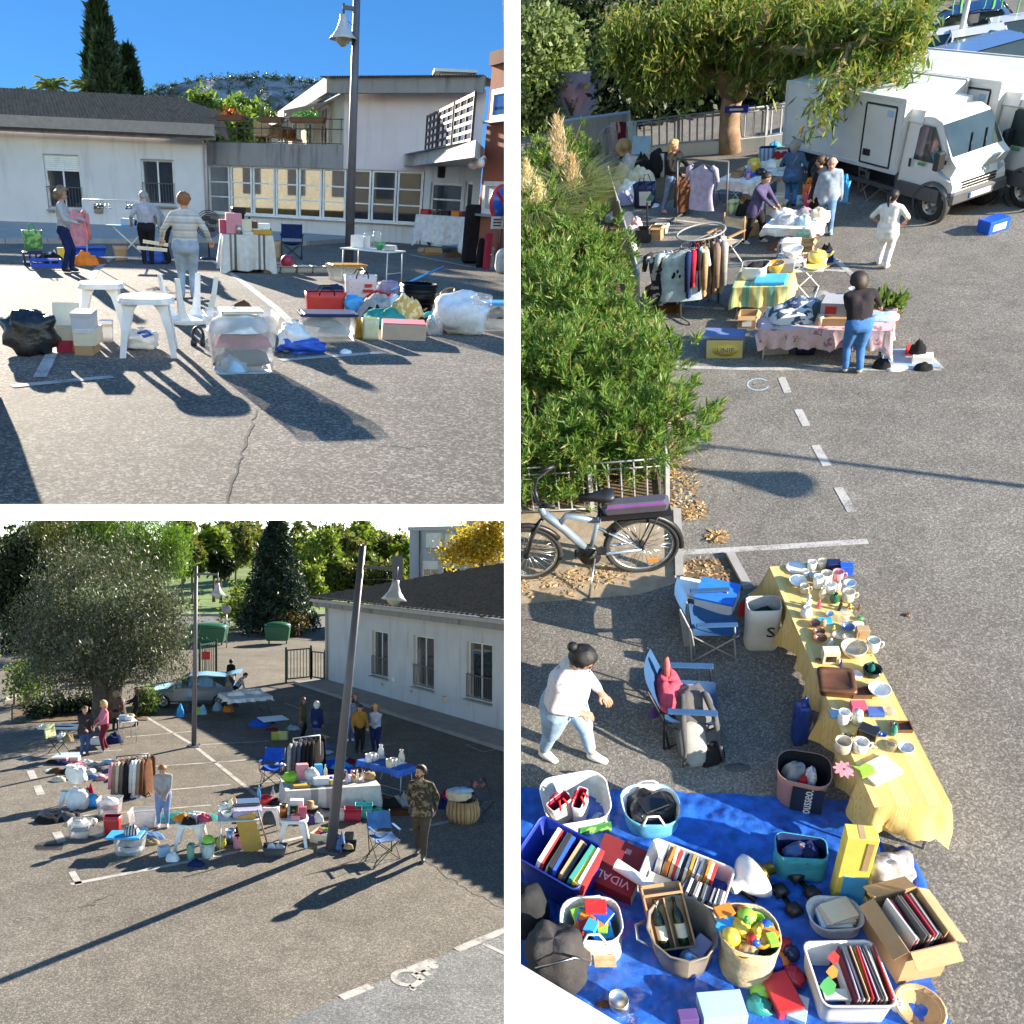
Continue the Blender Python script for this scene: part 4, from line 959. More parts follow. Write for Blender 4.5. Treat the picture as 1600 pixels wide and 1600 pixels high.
tileroof(B.r,e0,e1,ap2,ap,60,12,TILE,.06).location=-B.loc
c=pt(708,142,UB.y+5);mb=MB();mb.box((c.x,c.y,c.z-1),(1.1,.9,1.55),0);mb.box((c.x,c.y,c.z+.56),(1.6,1.2,.1));B.PT('chimney',mb,K('white','paint'))
A_=Bld('awning','white awning let out over the terrace windows of the pinkish block','awning',UA+ds*LS*.1);p0,p1=UA+ds*LS*.06,UA+ds*LS*.34;zt=HU-.12
mb=MB();nn=ns*1.9;mb.quad(tp(p0+V((0,0,zt))),tp(p1+V((0,0,zt))),tp(p1+nn+V((0,0,zt-.45))),tp(p0+nn+V((0,0,zt-.45))));mb.quad(tp(p0+nn+V((0,0,zt-.45))),tp(p1+nn+V((0,0,zt-.45))),tp(p1+nn+V((0,0,zt-.7))),tp(p0+nn+V((0,0,zt-.7))));A_.PT('canopy',mb,K('white','cloth'))
for k,x in en((408,430,448,460)):
 p=pt(x,222,LKa.y+3+k);l=V((p.x,p.y,zp));t=TG('terrace_chair',['beige wicker chair at the left end of the terrace','beige wicker chair second from the left on the terrace','beige wicker chair third from the left on the terrace','beige wicker chair beside the terrace flower box'][k],'chair',l,.4*k,'wicker terrace chairs')
 PT(t,'seat',MB().box((0,0,.4),(.6,.55,.08),0,NN,.02),K('tan','cloth'));PT(t,'backrest',MB().grid(8,4,lambda u,v:(.33*cos(PI*u),.05+.28*sin(PI*u),.48+.45*v)),K('tan','cloth'))
 for sx in(-1,1):
  for sy in(-1,1):PT(t,'leg',MB().tube([(sx*.25,sy*.22,0),(sx*.25,sy*.22,.4)],.02,6),K('tan'))
# entrance canopy and recess
ZC=zat(0,0,262,at(620,371));c0=at(620,371);c1=base_for2(741,247,ZC,FF)
B=Bld('entrance_canopy','white concrete entrance canopy with stained edge between the glazing and the red building','canopy',c0)
k0=LKa+d2*uz(655,265,270,LKa,d2)[0];k1=LKa+d2*u7
B.PT('slab',MB().prism([(c0.x,c0.y),(c1.x,c1.y),(k1.x+.4,k1.y-.06),(k0.x-.6,k0.y-.06)],ZC,ZC+.36),stucco('canopy_concrete',(.5,.49,.47),(.1,.1,.1),.8))
B=Bld('entrance_wall','white entrance wall with wide dark shop window and glass door','building',LKb)
ew0=LKb+d2*.05;ew1=V((pt(748,320,28.5).x,28.5,0));de=(ew1-ew0).normalized()
ua,za,zb=uz(672,285,336,ew0,de);ub=uz(720,285,336,ew0,de)[0];uc,zc1,zc2=uz(725,283,350,ew0,de);ud=uz(737,283,350,ew0,de)[0]
mb=wallquad(MB(),ew0,ew1,0,ZC,[(ua,ub,zb,za),(uc,ud,.13,zc1)],.25);B.PT('wall',mb,WALL1)
WIN(B,ew0,ew1,ua,ub,zb,za,1,2,K('white','paint'),GL,.1,.07,TT,name='window');WIN(B,ew0,ew1,uc,ud,.13,zc1,1,1,K('white','paint'),GL,.1,.08,FF,name='door')
mb=MB();lp=ew0+de*uz(687,270,280,ew0,de)[0];mb.box((lp.x,lp.y-.1,zat(0,0,278,lp)),(.28,.16,.38),0,NN,.04);B.PT('wall_lamp',mb,K('black'))
P_=Bld('trellis_planter','brown slatted trellis planter standing on the entrance canopy','planter',c1)
for k,(f0,f1)in en(((.45,.6),(.62,.78),(.8,.97))):
 a0,a1=c0.lerp(c1,f0)+V((0,.15,ZC+.38)),c0.lerp(c1,f1)+V((0,.15,ZC+.38));hh=.95
 for j in rg(6):g=MB();bar(g,a0+V((0,0,hh*j/5)),a1+V((0,0,hh*j/5)),.05,.07);P_.PT('slat',g,K((.05,.03,.03),'paint'))
 for t in(0,.33,.66,1):g=MB();q=a0.lerp(a1,t)+V((0,-.04,0));g.box((q.x,q.y,q.z),(.06,.05,hh+.05));P_.PT('stake',g,K((.04,.025,.025),'paint'))
# --- red building at the right edge
RA=pt(742,400,23.5);RA.z=0;HR=zat(0,0,93,RA);RB=pt(806,400,21.3);RB.z=0;dr=(RB-RA).normalized();LR=(RB-RA).length
B=Bld('red_building','brick red rendered building with white banded windows at the right edge','building',RA)
RED=stucco('red_render',(.36,.12,.065),(.16,.06,.04),.5)
zz=[zat(0,0,r,RA)for r in(190,141,333,283)]
mb=wallquad(MB(),RA,RB,0,HR,[(.12,LR-.02,zz[0],zz[1]),(.12,LR-.02,zz[2],zz[3])],.2,0,1 if V((-dr.y,dr.x,0)).x>0 else 1)
nr_=V((-dr.y,dr.x,0));nr_=nr_ if nr_.y>0 else-nr_;q=RA+nr_*8;mb.quad(tp(RA),tp(q),tp(q+V((0,0,HR))),tp(RA+V((0,0,HR))));q2=RB+nr_*8;mb.quad(*[tp(v+V((0,0,HR)))for v in(RA,RB,q2,q)]);B.PT('wall',mb,RED)
SKYG=mat('sky_glass',(.12,.2,.34),.03,.6,.1,1)
for k in(0,1):WIN(B,RA,RB,.12,LR-.02,zz[2*k],zz[2*k+1],1,1,K('white','paint'),SKYG if k==0 else mat('frosted_glass',(.5,.55,.52),.3,.2,.1,2),.03,.12,TT,side=1 if V((-dr.y,dr.x,0)).y>0 else-1)
mb=MB();bar(mb,RA-nr_*.05+V((0,0,HR)),RB-nr_*.05+V((0,0,HR)),.1,.3);B.PT('coping',mb,stucco('dark_red_coping',(.2,.08,.05),(.05,.04,.04),.6))
def cctv(lb,px,row):
 u=uz(px,row,row+4,RA,dr)[0];p=RA+dr*u-nr_*.5;zc_=zat(0,0,row,p);t=TG('security_camera',lb,'camera',V((p.x,p.y,zc_)),0,'cameras on the red wall');PT(t,'dome',MB().lathe([(.0,-.12),(.11,-.08),(.13,0),(.1,.08),(0,.1)],14),K('white'));PT(t,'bracket',MB().tube([(0,.02,.08),(.12,.25,.16),(.2,.5,.1)],.04,7),K('white'))
cctv('white security camera on the red wall, left one',762,257);cctv('white security camera on the red wall, right one',772,255)
clip_right(B.r)
# no parking sign with a parking plate
sp=at(776,421);S=Bld('no_parking_sign','round blue and red no parking sign on a post before the red building','road sign',sp);zsn=zat(0,0,317,sp);Rs=15*mpp(776,386)
S.PT('post',MB().tube([sp+V((0,.04,0)),sp+V((0,.04,zsn+Rs))],.035,8),K('grey','metal'))
FC=TR(sp+V((0,0,zsn)))@RZ(rz0(776,386))@RX(PI/2)
S.PT('red_ring',MB().lathe([(Rs,-.012),(Rs,.012)],32,0,FC),K('red','gloss'));S.PT('blue_disc',MB().lathe([(Rs*.8,.012),(Rs*.8,.018)],32,0,FC),K('blue','gloss'))
S.PT('slash',MB().box((0,0,.018),(Rs*.2,Rs*1.62,.006),0,FC@RZ(PI/4)),K('red','gloss'))
w_=20*mpp(776,386);zpl=zat(0,0,348,sp);pl=S.PT('plate',MB().box((-.05*w_,-.02,zpl-w_*.25),(w_*1.05,.02,w_*.5),0,TR(sp)@RZ(rz0(776,386))),K('white','gloss'))
S.PT('blue_panel',MB().box((w_*.26,-.034,zpl-w_*.2),(w_*.36,.006,w_*.4),0,TR(sp)@RZ(rz0(776,386))),K('blue','gloss'))
def wheelchair(mb,M,s,t=.12,mi=0):

 def st(a,b,w=t):d=V((b[0]-a[0],b[1]-a[1],0));n=V((-d.y,d.x,0)).normalized()*w*s/2;a3,b3=V((a[0]*s,a[1]*s,0)),V((b[0]*s,b[1]*s,0));mb.add([a3-n,b3-n,b3+n,a3+n],[(0,1,2,3)],mi,FF,M)
 st((-.05,.36),(-.05,.02));st((-.05,.02),(.2,.02));st((.2,.02),(.3,-.32));st((-.05,.2),(.16,.2),t*.8);st((.3,-.32),(.4,-.28),t*.8)
 mb.add([(.09*s*cos(a)-.05*s,.09*s*sin(a)+.46*s,0)for a in lsp(0,2*PI,13)[:-1]],[tp(rg(12))],mi,FF,M)
 A=lsp(2.1,5.9,14);R1,R2=.3*s,(.3-t*.85)*s;c=(0,-.16*s)
 for a,b in zip(A,A[1:]):mb.add([(c[0]+r*cos(q),c[1]+r*sin(q),0)for r,q in((R1,a),(R1,b),(R2,b),(R2,a))],[(0,1,2,3)],mi,FF,M)
g=MB();wheelchair(g,TR(sp)@RZ(rz0(776,386))@TR(w_*.26,-.0385,zpl)@RX(PI/2),w_*.32);S.PT('wheelchair_symbol',g,K('white','gloss'))
def textpart(B,name,s,M,size,m,ext_=.002,sx=1.0):
 cu=bpy.data.curves.new(name,'FONT');cu.body=s;cu.size=size;cu.align_x='CENTER';cu.align_y='CENTER';cu.extrude=ext_;cu.resolution_u=2
 o=bpy.data.objects.new('lettering',cu);TMP.collection.objects.link(o)
 with bpy.context.temp_override(scene=TMP,view_layer=TMP.view_layers[0]):
  me=bpy.data.meshes.new_from_object(o.evaluated_get(bpy.context.evaluated_depsgraph_get()))
 bpy.data.objects.remove(o);me.materials.clear();me.materials.append(m);q=mobj(name,me,B);q.matrix_basis=M@Matrix.Diagonal((sx,1,1,1));return q
g=MB();[g.box((-w_*.27,-.032,zpl+w_*(.1-.12*k)),(w_*.42,.004,w_*.05),0,TR(sp)@RZ(rz0(776,386)))for k in rg(3)];S.PT('print',g,K('black'))
# the building the first photograph was taken from: seen only mirrored in the glazing
B=Bld('opposite_building','cream building behind the camera, mirrored in the glazed corridor','building',(-30,9,0));g=MB();Q=TR(-30,9)@RZ(-.84);g.box((4,0,0),(26,3,9),0,Q);g.box((-13,0,0),(8,4,5),1,Q);[g.box((-7+3.4*k,1.45,z),(1.2,.2,1.9),2,Q)for k in rg(7)for z in(1,4.6)];B.PT('wall',g,[mat('sunny_cream',(.6,.52,.36),.9),RED,K('darkgrey')])
# --- hill, cypresses, palm, greenery
def hillrow(px):
 P=[(150,190),(205,158),(230,146),(262,136),(290,127),(330,123),(365,121),(400,120),(440,121),(470,126),(498,131),(520,140),(600,165),(700,185)]
 return np.interp(px,[p[0]for p in P],[p[1]for p in P])
mb=MB()
def hf(u,v):
 px=60+680*u;r1=hillrow(px);n=nz((u*24,v*9,1));row=300+(r1-300)*v;return tp(pt(px,row+n*3*v*(1-v)*3,210+150*v+22*nz((u*14,v*6,4))))
mb.grid(90,40,hf)
def hillmat():
 m,n,p=_nodes('rocky_hill');co=_co(n);a=_nz(n,co,.045,7,.72);mp=n.nodes.new('ShaderNodeMapping');mp.inputs['Scale'].default_value=(.02,.02,.11);n.links.new(co,mp.inputs[0]);b=_nz(n,mp.outputs[0],1.5,6,.7)
 x=_mix(n,.5,a,b);c=_ramp(n,x,[(.4,(.05,.075,.06)),(.5,(.09,.105,.095)),(.545,(.24,.25,.27)),(.72,(.4,.41,.42))]);n.links.new(c,p.inputs['Base Color']);p.inputs['Roughness'].default_value=.95;_bump(n,p,a,1,6.);return m
SE('hill',mb,hillmat())
v_,f_=[],[]
P=[]
for _ in rg(800):
 u,v=rr_(),rr_()**.7
 q=V(hf(u,v if rr_()>.25 else .99));k=ru(.3,1.1)
 P.append(np.array(q)+RNG.normal(size=(26,3))*[1.1*k,.9*k,.8*k]+[0,0,k*.8])
v,f=LC(np.concatenate(P),.7,.7);o=mobj('hill_scrub',npmesh('hill_scrub',v,f,[LM('scrub_leaf',[(.03,.05,.025),(.06,.085,.04),(.09,.11,.06)],.2)]));o.matrix_basis=W.M.copy();props(o,'dark scrub covering the rocky hill',kind='stuff')
CYP=LM('cypress_leaf',[(.012,.028,.012),(.02,.045,.018),(.035,.06,.022)],.12)
def cypress(lb,x,top,w,ybase,dep,n=16000):
 p0=pt(x,ybase,dep);p1=pt(x,top,dep);H=p1.z;s=dep/F*1.05;r=TG('cypress',lb,'tree',V((p0.x,p0.y,0)),0,'cypresses behind the low building')
 z=RNG.random(n)**.85;a=RNG.random(n)*2*PI;rad=w*s/2*np.interp(z,[0,.15,.45,.8,1],[.8,1,.92,.5,.04])*(.7+.42*RNG.random(n));rad*=1+.16*np.sin(a*3+z*40)
 P=np.stack([rad*np.cos(a),rad*np.sin(a),p0.z*.6+z*(H-p0.z*.6)],1);v,f=LC(P,.42,.3,up=(0,0,1));mobj('crown',npmesh('crown',v,f,[CYP]),r);PT(r,'trunk',MB().tube([(0,0,0),(0,0,H*.6)],[.25,.1],8),BARK())
cypress('tallest dark cypress rising out of the picture behind the low roof',164,-6,43,152,50);cypress('shorter pointed cypress in front of the tallest one',165,66,34,152,47);cypress('small separate cypress to the right of the tall pair',204,84,29,155,52)
PL=LM('palm_leaf',[(.06,.1,.025),(.12,.16,.04),(.2,.2,.07)],.35)
def palm(lb,x,row,R,dep,n=34):
 c=pt(x,row,dep);t=TG('palm',lb,'tree',V((c.x,c.y,0)),0,'palms behind the low roof');g=MB()
 for i in rg(n):
  a=2*PI*i/n+ru(-.1,.1);el=ru(.15,1.3);L=R*ru(.8,1.1);q=[V((0,0,c.z))]
  for k in rg(1,6):e=el-k*.22;q.append(q[-1]+V((cos(a)*cos(e),sin(a)*cos(e),sin(e)))*L/5)
  for j in rg(5):
   for s in(-1,1):
    for h_ in(0,.33,.66):
     p=q[j].lerp(q[j+1],h_);d=V((-sin(a)*s,cos(a)*s,-.3))*L*.24*(1-.12*j)+(q[j+1]-q[j])*.7;g.add([tp(p),tp(p+d*.5+V((0,0,.03))),tp(p+d),tp(p+d*.5-V((0,0,.05)))],[(0,1,2,3)])
 PT(t,'fronds',g,PL);PT(t,'trunk',MB().tube([(0,0,0),(0,0,c.z)],[.28,.22],9),BARK())
palm('round green palm head showing above the low roof left of the cypresses',81,136,.95,45);palm('low palm head half hidden by the roof at far left',38,149,.8,45);palm('pale tuft of fronds just left of the tall cypresses',138,140,1.1,48)
GR=LM('garden_leaf',[(.05,.09,.02),(.1,.16,.03),(.17,.22,.05)],.4)
for k,(x,y,rx,ry,dep,lab)in en(((318,182,13,14,44,'bushy green tree right behind the end of the low roof'),(352,204,38,26,50,'broad light green tree behind the terrace railing'),(380,180,24,14,62,'darker green tree behind the terrace with the red flowers'),(402,200,18,14,58,'small green tree where the pinkish block begins'),(330,206,18,20,46,'low dark green bush below the terrace railing'))):
 c=pt(x,y,dep);s=dep/F;tree('garden_tree',lab,V((c.x,c.y,0)),[(0,0,c.z,rx*s,rx*s*.8,ry*s)],70,60,.28,GR,(0,0,c.z-.5*ry*s),.3,.5,tr=.18,gp='trees behind the terrace')
# --- lamp post
LP_('tall grey lamp post with a bell shaped lamp beside the white folding table',545,418,zat(545,418,-60),-.3,.12,0,.115,.075,.62,NN,armz=zat(545,418,14))
# FRONT YARD: the stalls
use(W1)
# --- people
person('person with curly fair hair in grey hoodie and navy trousers holding up a pink top',107,425,293,face=75,head=(12,10),arms=((-.13,-.2,.6),(.13,-.24,.62)),feet=((-.05,.02),(.06,-.05)),top=(.42,.41,.42),legs='navy',hair=('curly','ash'),names=('hoodie','trousers'))
hung('pale pink long sleeved top held up by the woman in the grey hoodie',at(126,423)+V((0,-.1,zat(127,423,322))),rz0(126,423)+.5,.52,.7,'pink',TT,'top',hanger=FF)
person('person in grey sweater and black trousers seen from behind at the clothes rail',232,413,297,face=172,lean=8,head=(25,0),arms=((-.19,-.03,.5),(.2,-.1,.55)),top=(.36,.36,.4),legs='black',hair=('crop','grey'),b=1.22,names=('sweater','trousers'))
person('person bending forward with grey hair in dark clothes behind the puffer vest',262,412,H=1.62,face=250,lean=38,head=(10,0),arms=((-.1,-.22,.42),(.12,-.26,.42)),top='grey',legs='black',hair=('short','grey'),names=('top','trousers'))
person('person with ginger hair in pale puffer vest and light jeans seen from behind',294,467,300,face=170,head=(14,-10),arms=((-.24,-.08,.55),(.24,-.1,.55)),top=stripes('vest_quilt_shading',[(.5,.48,.44),(.5,.48,.44),(.58,.56,.52),(.38,.36,.34)],.11,2),legs=(.3,.38,.48),shoes='grey',hair=('short','ginger'),b=1.25,names=('puffer_vest','jeans'))  # pale and dark bands paint the light and creases of the quilting
for k,(x0,x1,y0,y1)in en(((218,264,387,391),(228,266,377,383))):
 p,q=at(x0,440),at(x1,440);z0,z1=zat(x0,440,y0,p),zat(x1,440,y1,q);g=MB();bar(g,V((0,0,z0)),(q-p)+V((0,0,z1)),.04,.06);solo('shelf_board',g,K('cream','paint'),['lower cream board held at hip height beside the puffer vest','upper cream board held at hip height beside the puffer vest'][k],'board',(p.x,p.y,0))
# --- clothes rail with hangers
T,c,L,a=rail('white tubular clothes rail with a few empty black hangers',at(138,411),at(236,410),zat(187,411,313),'silver',.2,.016,low=.12)
for k,u in en((-.55,-.45,-.38,-.3,-.2,.35,.42,.52)):
 p=c+(RZ(a)@V((u*L/2,0,0)));g=MB();g.tube([(-.2,0,-.16),(0,0,-.08),(.2,0,-.16),(-.2,0,-.16)],.011,5);g.tube([(0,0,-.08),(0,0,.0),(.02,0,.02)],.006,5)
 solo('clothes_hanger',g,K('black' if k not in(3,4)else 'silver'),'empty black hanger on the white clothes rail' if k not in(3,4)else 'empty pale hanger on the white clothes rail','hanger',(p.x,p.y,zat(187,411,313)-.01),a+.9+.2*(k%3),'hangers on the white rail' if k not in(3,4)else 'pale hangers on the white rail')
# --- left goods
crate('blue plastic crate lying low at the left end of the stall',49,97,418,406,.6,'blue');crate('dark blue crate carrying the green shopping bag',38,70,415,394,.8,'navy')
tote('green printed shopping bag on the dark blue crate',37,66,393,362,.6,'green','darkgrey','green',E=(at(52,413)+V((0,.15,zat(52,415,393))),)+ext(37,66,415,384)[1:],m=spots('green_print',(.05,.22,.05),(.25,.45,.12),9,.5,.5,NN))
GM('black clothes spilling out beside the green bag',80,412,42,.3,'black');GM('white bundle of cloth between the black clothes and the yellow box',84,411,22,.3,'white')
tub('large blue storage box behind the orange cloth',106,168,407,388,.5,'blue',NN);CT('bright yellow box beside the large blue storage box',92,104,410,387,.8,'yellow',FF);GM('heap of orange cloth in front of the blue storage box',134,414,42,.34,'orange')
tote('woven straw bag with red lining on the ground behind the rail',180,200,408,384,.6,'tan','red',NN,wob=.1);g=MB();g.box((0,0,0),(1.1,.4,.04))
tote('blue carrier bag slumped at the foot of the rail',230,263,412,392,.6,'blue','navy',NN,wob=.35)
t=TG('ironing_board','blue ironing board with white legs behind the sweater','ironing board',at(208,408),.1);h=zat(208,408,352);PT(t,'board',MB().prism([(-.55,-.17),(.35,-.17),(.62,0),(.35,.17),(-.55,.17)],h-.03,h),K('sky','cloth'))
for s in(-1,1):PT(t,'leg',MB().tube([(s*.4,-.1,h-.03),(-s*.4,.1,0)],.018,6),K('white','paint'))
ware('box','pale blue iron box standing on the ironing board',at(205,408)+V((0,0,h)),.3,'lightblue',surf='paper');GM('navy garment laid on the ironing board',0,0,0,.12,'navy',loc=at(214,408)+V((0,0,h)),wm=.4)
def fan(lb,px,py,row,s):
 l=at(px,py);z=zat(px,py,row,l);t=TG('standing_fan',lb,'fan',l,rz0(px,py));m=K('black','gloss');PT(t,'base',MB().lathe([(s*.8,0),(s*.7,.04),(.03,.06)],14),m);PT(t,'pole',MB().tube([(0,0,.05),(0,0,z-.1)],.02,7),m)
 for k in rg(7):g=MB();r=s*(k+1)/7;g.tube([(r*cos(q),-.08+.06*(r/s)**2,z+r*sin(q))for q in lsp(0,2*PI,17)[:-1]],.012,4,closed=TT);PT(t,'grille_ring',g,m)
 for k in rg(4):g=MB();q=k*PI/2+.4;g.blob((s*.45*cos(q),0,z+s*.45*sin(q)),(s*.38,.02,s*.2),8,6,0,0);PT(t,'blade',g,K('darkgrey'))
fan('black standing fan behind the white lace table',327,405,350,.32)
# --- white lace table
R1=table('table hidden under the white lace cloth',[(346,371),(415,373),(406,366),(352,364)],.78,'white','grey',rect=(lambda a,b:((a+b)/2+V((0,.4,0)),(b-a).length,.8,atan2((b-a).y,(b-a).x)))(at(345,426),at(418,427)))
zt=.78
lace=stripes('lace_cloth',[(.62,.6,.56)]*4+[(.2,.18,.17),(.62,.6,.56),(.12,.11,.1),(.62,.6,.56)]+[(.62,.6,.56)]*4,.62,0,.9,bump=.4)
cloth('white lace tablecloth with dark crochet bands hanging to the ground',R1,zt,.72,lace,.02,.16,.06,seed=3)
def w1(kind,lb,u,v,s,col,**k):return ware(kind,lb,ON(R1,u,v,zt+.008),s,col,R1[3],**k)
t=TG('coffee_machine','black coffee machine standing at the back of the lace table','coffee machine',ON(R1,-.28,.5,zt),R1[3]);g=MB();g.box((0,0,0),(.3,.32,.06),0,NN,.01);g.box((0,.1,.06),(.28,.12,.36));g.box((0,-.01,.4),(.3,.34,.14),0,NN,.02);PT(t,'body',g,K('black','gloss'));PT(t,'jug',MB().lathe([(.07,.065),(.09,.2),(.06,.26)],14,0,TR(0,-.06,0)),GL)
ware('figurine','small black grinder standing beside the coffee machine',ON(R1,.2,.6,zt),.16,'black',h=.36,cat='grinder')
w1('box','pink patterned tin at the front left of the lace table',-.55,-.3,.34,'pink',h=.42,surf='paper');w1('box','cream carton stacked beside the pink tin',-.15,-.2,.36,'cream',h=.3,surf='paper');w1('box','red boxed toy at the left edge of the lace table',-.85,-.1,.3,'rose',h=.28,surf='paper');w1('box','dark brown wooden box on the lace table',.2,.1,.3,'brown',h=.26,surf='paper')
w1('box','flat yellow box at the front right of the lace table',.62,-.55,.42,'mustard',h=.1,surf='paper');w1('book','pale book lying on the lace table',.1,-.6,.34,'lightblue',h=.06,surf='paper');w1('bowl','white bowl in the middle of the lace table',.4,-.2,.3,'white');w1('box','white carton with grey lid at the right end of the lace table',.7,.2,.34,'white',h=.22,surf='paper');w1('lump','black camera bag at the far right of the lace table',.85,.6,.3,'black',surf='cloth',cat='bag');w1('can','beige tin can among the boxes on the lace table',-.35,-.65,.13,'beige',surf='metal');w1('box','blue packet leaning among the tins on the lace table',-.7,.5,.24,'blue',h=.2,surf='paper')
CC('dark blue folding camping chair behind the row of grey crates',456,405,.82,-20,'navy')
tote('brown wicker basket standing beside the lace table',419,440,405,377,.8,'tan','brown',NN,wob=.05)
# row of low crates
fills=(('dark shoes','black'),('brown leather bag','brown'),('blue and red ball','blue'),('pale blue lid','lightblue'),('grey clothes','grey'),('black tools','black'))
for k,(x0,x1)in en(((412,438),(439,463),(465,489),(489,512),(508,522))):
 T=tub('grey low crate holding '+('dark shoes','a red and blue ball','a pale blue lid','grey shoes','black tools')[k]+' in the row by the lamp post',x0,x1,427,417,.7,(.36,.34,.27),rim=TT,taper=.95,gp='low crates by the lamp post')
 if k==1:ware('ball','red and blue striped ball in the second grey crate',IN(T,0,0,.1),T[2]*.8,'crimson',surf='plastic')
 else:GM(('dark shoes heaped in the grey crate nearest the lace table','','pale blue lid lying in the middle grey crate','grey worn shoes heaped in the fourth grey crate','black tools heaped in the last grey crate by the lamp post')[k],0,0,0,T[4]*1.1,('black','','lightblue','darkgrey','black')[k],loc=IN(T,0,0,T[4]*.3),wm=T[2]*.9)
# --- white folding table by the lamp post
za=zat(580,445,391);R2=table('white folding picnic table with thin metal legs beside the lamp post',0,za,'white','silver',rect=(lambda a,b:((a+b)/2+V((0,.3,0)),(b-a).length,.65,atan2((b-a).y,(b-a).x)))(at(543,440),at(619,449)))
def w2(kind,lb,u,v,s,col,**k):return ware(kind,lb,ON(R2,u,v,za),s,col,R2[3],**k)
w2('box','white plastic box on the left of the folding picnic table',-.6,.2,.34,'white',h=.24);w2('jar','large clear glass jar on the folding picnic table',-.12,-.2,.22,(.55,.57,.55),h=.3,surf='clear');w2('jar','tall clear glass carafe on the folding picnic table',.08,.2,.18,(.5,.52,.5),h=.34,surf='clear');w2('bowl','green glass bowl on the folding picnic table',.32,-.1,.24,'green',h=.14)
for k in rg(4):ware('plate','white plates stacked at the right of the folding picnic table',ON(R2,.68,0,za+.022*k),.34-.01*k,'white',gp='plates on the picnic table')
tub('clear storage box with bright yellow lid under the picnic table',519,574,440,417,.6,NN,'mustard')
# --- foreground
sack('shiny black bin bag lying tied at the left edge',15,98,557,490,.9,'black','film',knot=FF,amp=.22,rz=15)
def SB(lb,x0,x1,yb,yt,col,lid=NN,z=0.,d=1.3,rz=0):return CT(lb,x0,x1,yb,yt,d,col,FF,z=z,rz=rz,name='shoe_box',lid=lid,cat='shoe box')
SB('flat red shoe box on the ground beside the black bin bag',89,114,551,534,'crimson',NN,d=1.1);z1=zat(101,551,534);T=CT('open cream shoe box with raised lid on the red box',92,114,551,518,.8,'cream',TT,0,E=(at(103,549)+V((0,0,z1)),.25,.14,rz0(103,551)),name='shoe_box',cat='shoe box');PT(T[0],'lid',MB().box((0,0,0),(.3,.02,.3),0,RX(-.5)),K('cream','paper')).location=(0,.25,.1)
SB('brown cardboard shoe box at the bottom of the stack of three',117,146,556,541,'kraft',NN,d=1.6,rz=-8);za_=zat(131,556,541);E_=ext(117,150,556,541)
for k,(lab,col,dz,w)in en((('cream shoe box in the middle of the stack of three','cream',0,1.06),('pale grey shoe box on top of the stack of three',(.5,.5,.52),1,1.0))):
 CT(lab,0,0,0,0,1.5,col,FF,rz=-8+4*k,name='shoe_box',lid=(.62,.6,.55)if k==0 else(.45,.45,.47),cat='shoe box',E=(E_[0]+V((-.01*k,.01,za_+.17*dz)),E_[1]*w,.165,E_[3]))
tub('white lidded plastic pot behind the stacked shoe boxes',158,178,535,507,.8,'white','white')
stool('white plastic stool farther back on the left',120,203,520,445,'white plastic stools');stool('white plastic stool nearest the camera standing over a carrier bag',181,284,560,468,'white plastic stools');stool('white plastic stool turned upside down with its legs in the air',248,332,508,434,'white plastic stools',TT)
T=sack('white carrier bag with blue print lying under the nearest stool',194,246,548,515,.8,'white','film',knot=TT,amp=.2);PT(T[0],'blue_print',MB().tube([(-.02,.05,T[4]*.8),(.08,.02,T[4]*.92),(.14,.05,T[4]*.75),(.05,.0,T[4]*.68),(-.02,.05,T[4]*.8)],.018,6),K('blue'))
t=TG('headphones','black headphones standing on the asphalt beside the large clear tub','headphones',at(310,540),.3);g=MB();R_h=zat(310,540,511)/2;g.tube([(R_h*.6*cos(q),0,R_h+R_h*sin(q))for q in lsp(-.9,PI+.9,15)],.018,6);PT(t,'headband',g,K('black'));[PT(t,'earcup',MB().blob((sx*R_h*.5,0,R_h*.3),(.04,.06,.07),10,8,0,0),K('black'))for sx in(-1,1)]
def stuffed(T,items,top=.75,wob=.1):
 for k,(lab,col,u,v,s)in en(items):GM(lab,0,0,0,T[4]*.42,col,.8,loc=IN(T,u,v,max(.02,T[4]*(top-.3*k))),wm=T[2]*s*1.1,rz=T[5])
T=tub('large clear plastic tub crammed with clothes in the middle foreground',329,439,586,497,.75,NN,NN,rz=6,taper=.82)
stuffed(T,(('white clothes at the top of the large clear tub','white',-.1,0,.82),('rose red clothes in the large clear tub','rose',.1,.1,.74),('dark grey clothes at the bottom of the large clear tub','darkgrey',0,0,.72),('pale blue cloth wedged in the large clear tub','lightblue',-.3,-.3,.45)),.72)
ware('book','magazine with red cover lying across the large clear tub',IN(T,0,0,T[4]+.02),T[2]*.6,'white',T[5],col2='red',h=.03,surf='paper');GM('brown felt hat behind the large clear tub',378,489,42,.2,'brown',.7,name='felt_hat')
sack('white carrier bag leaning against the large clear tub',437,486,553,503,.8,'white','film',amp=.2);sack('blue carrier bag crumpled under the white carrier bag',440,505,555,533,.7,'blue','film',knot=FF,amp=.3);sack('small clear bag at the left foot of the large tub',322,344,556,524,.7,(.6,.6,.62),'clear',knot=FF,amp=.25)
T=tub('clear storage box with dark blue lid holding grey files',473,558,535,496,.62,NN,'navy',taper=.94);stuffed(T,(('grey folded blanket inside the box with dark blue lid','grey',-.2,0,.7),('pale files inside the box with dark blue lid','silver',.3,0,.6)),.6)
tote('red open shopping bag behind the box with the dark blue lid',481,540,490,457,.4,'red','maroon','black',wob=.1,hh=.25);T=tote('white shopping bag with red letters behind the red bag',542,588,468,430,.35,'white','grey','black',wob=.06,m=spots('sprigged_white',(.62,.56,.57),(.2,.16,.2),22,.66,.6),hh=.2)
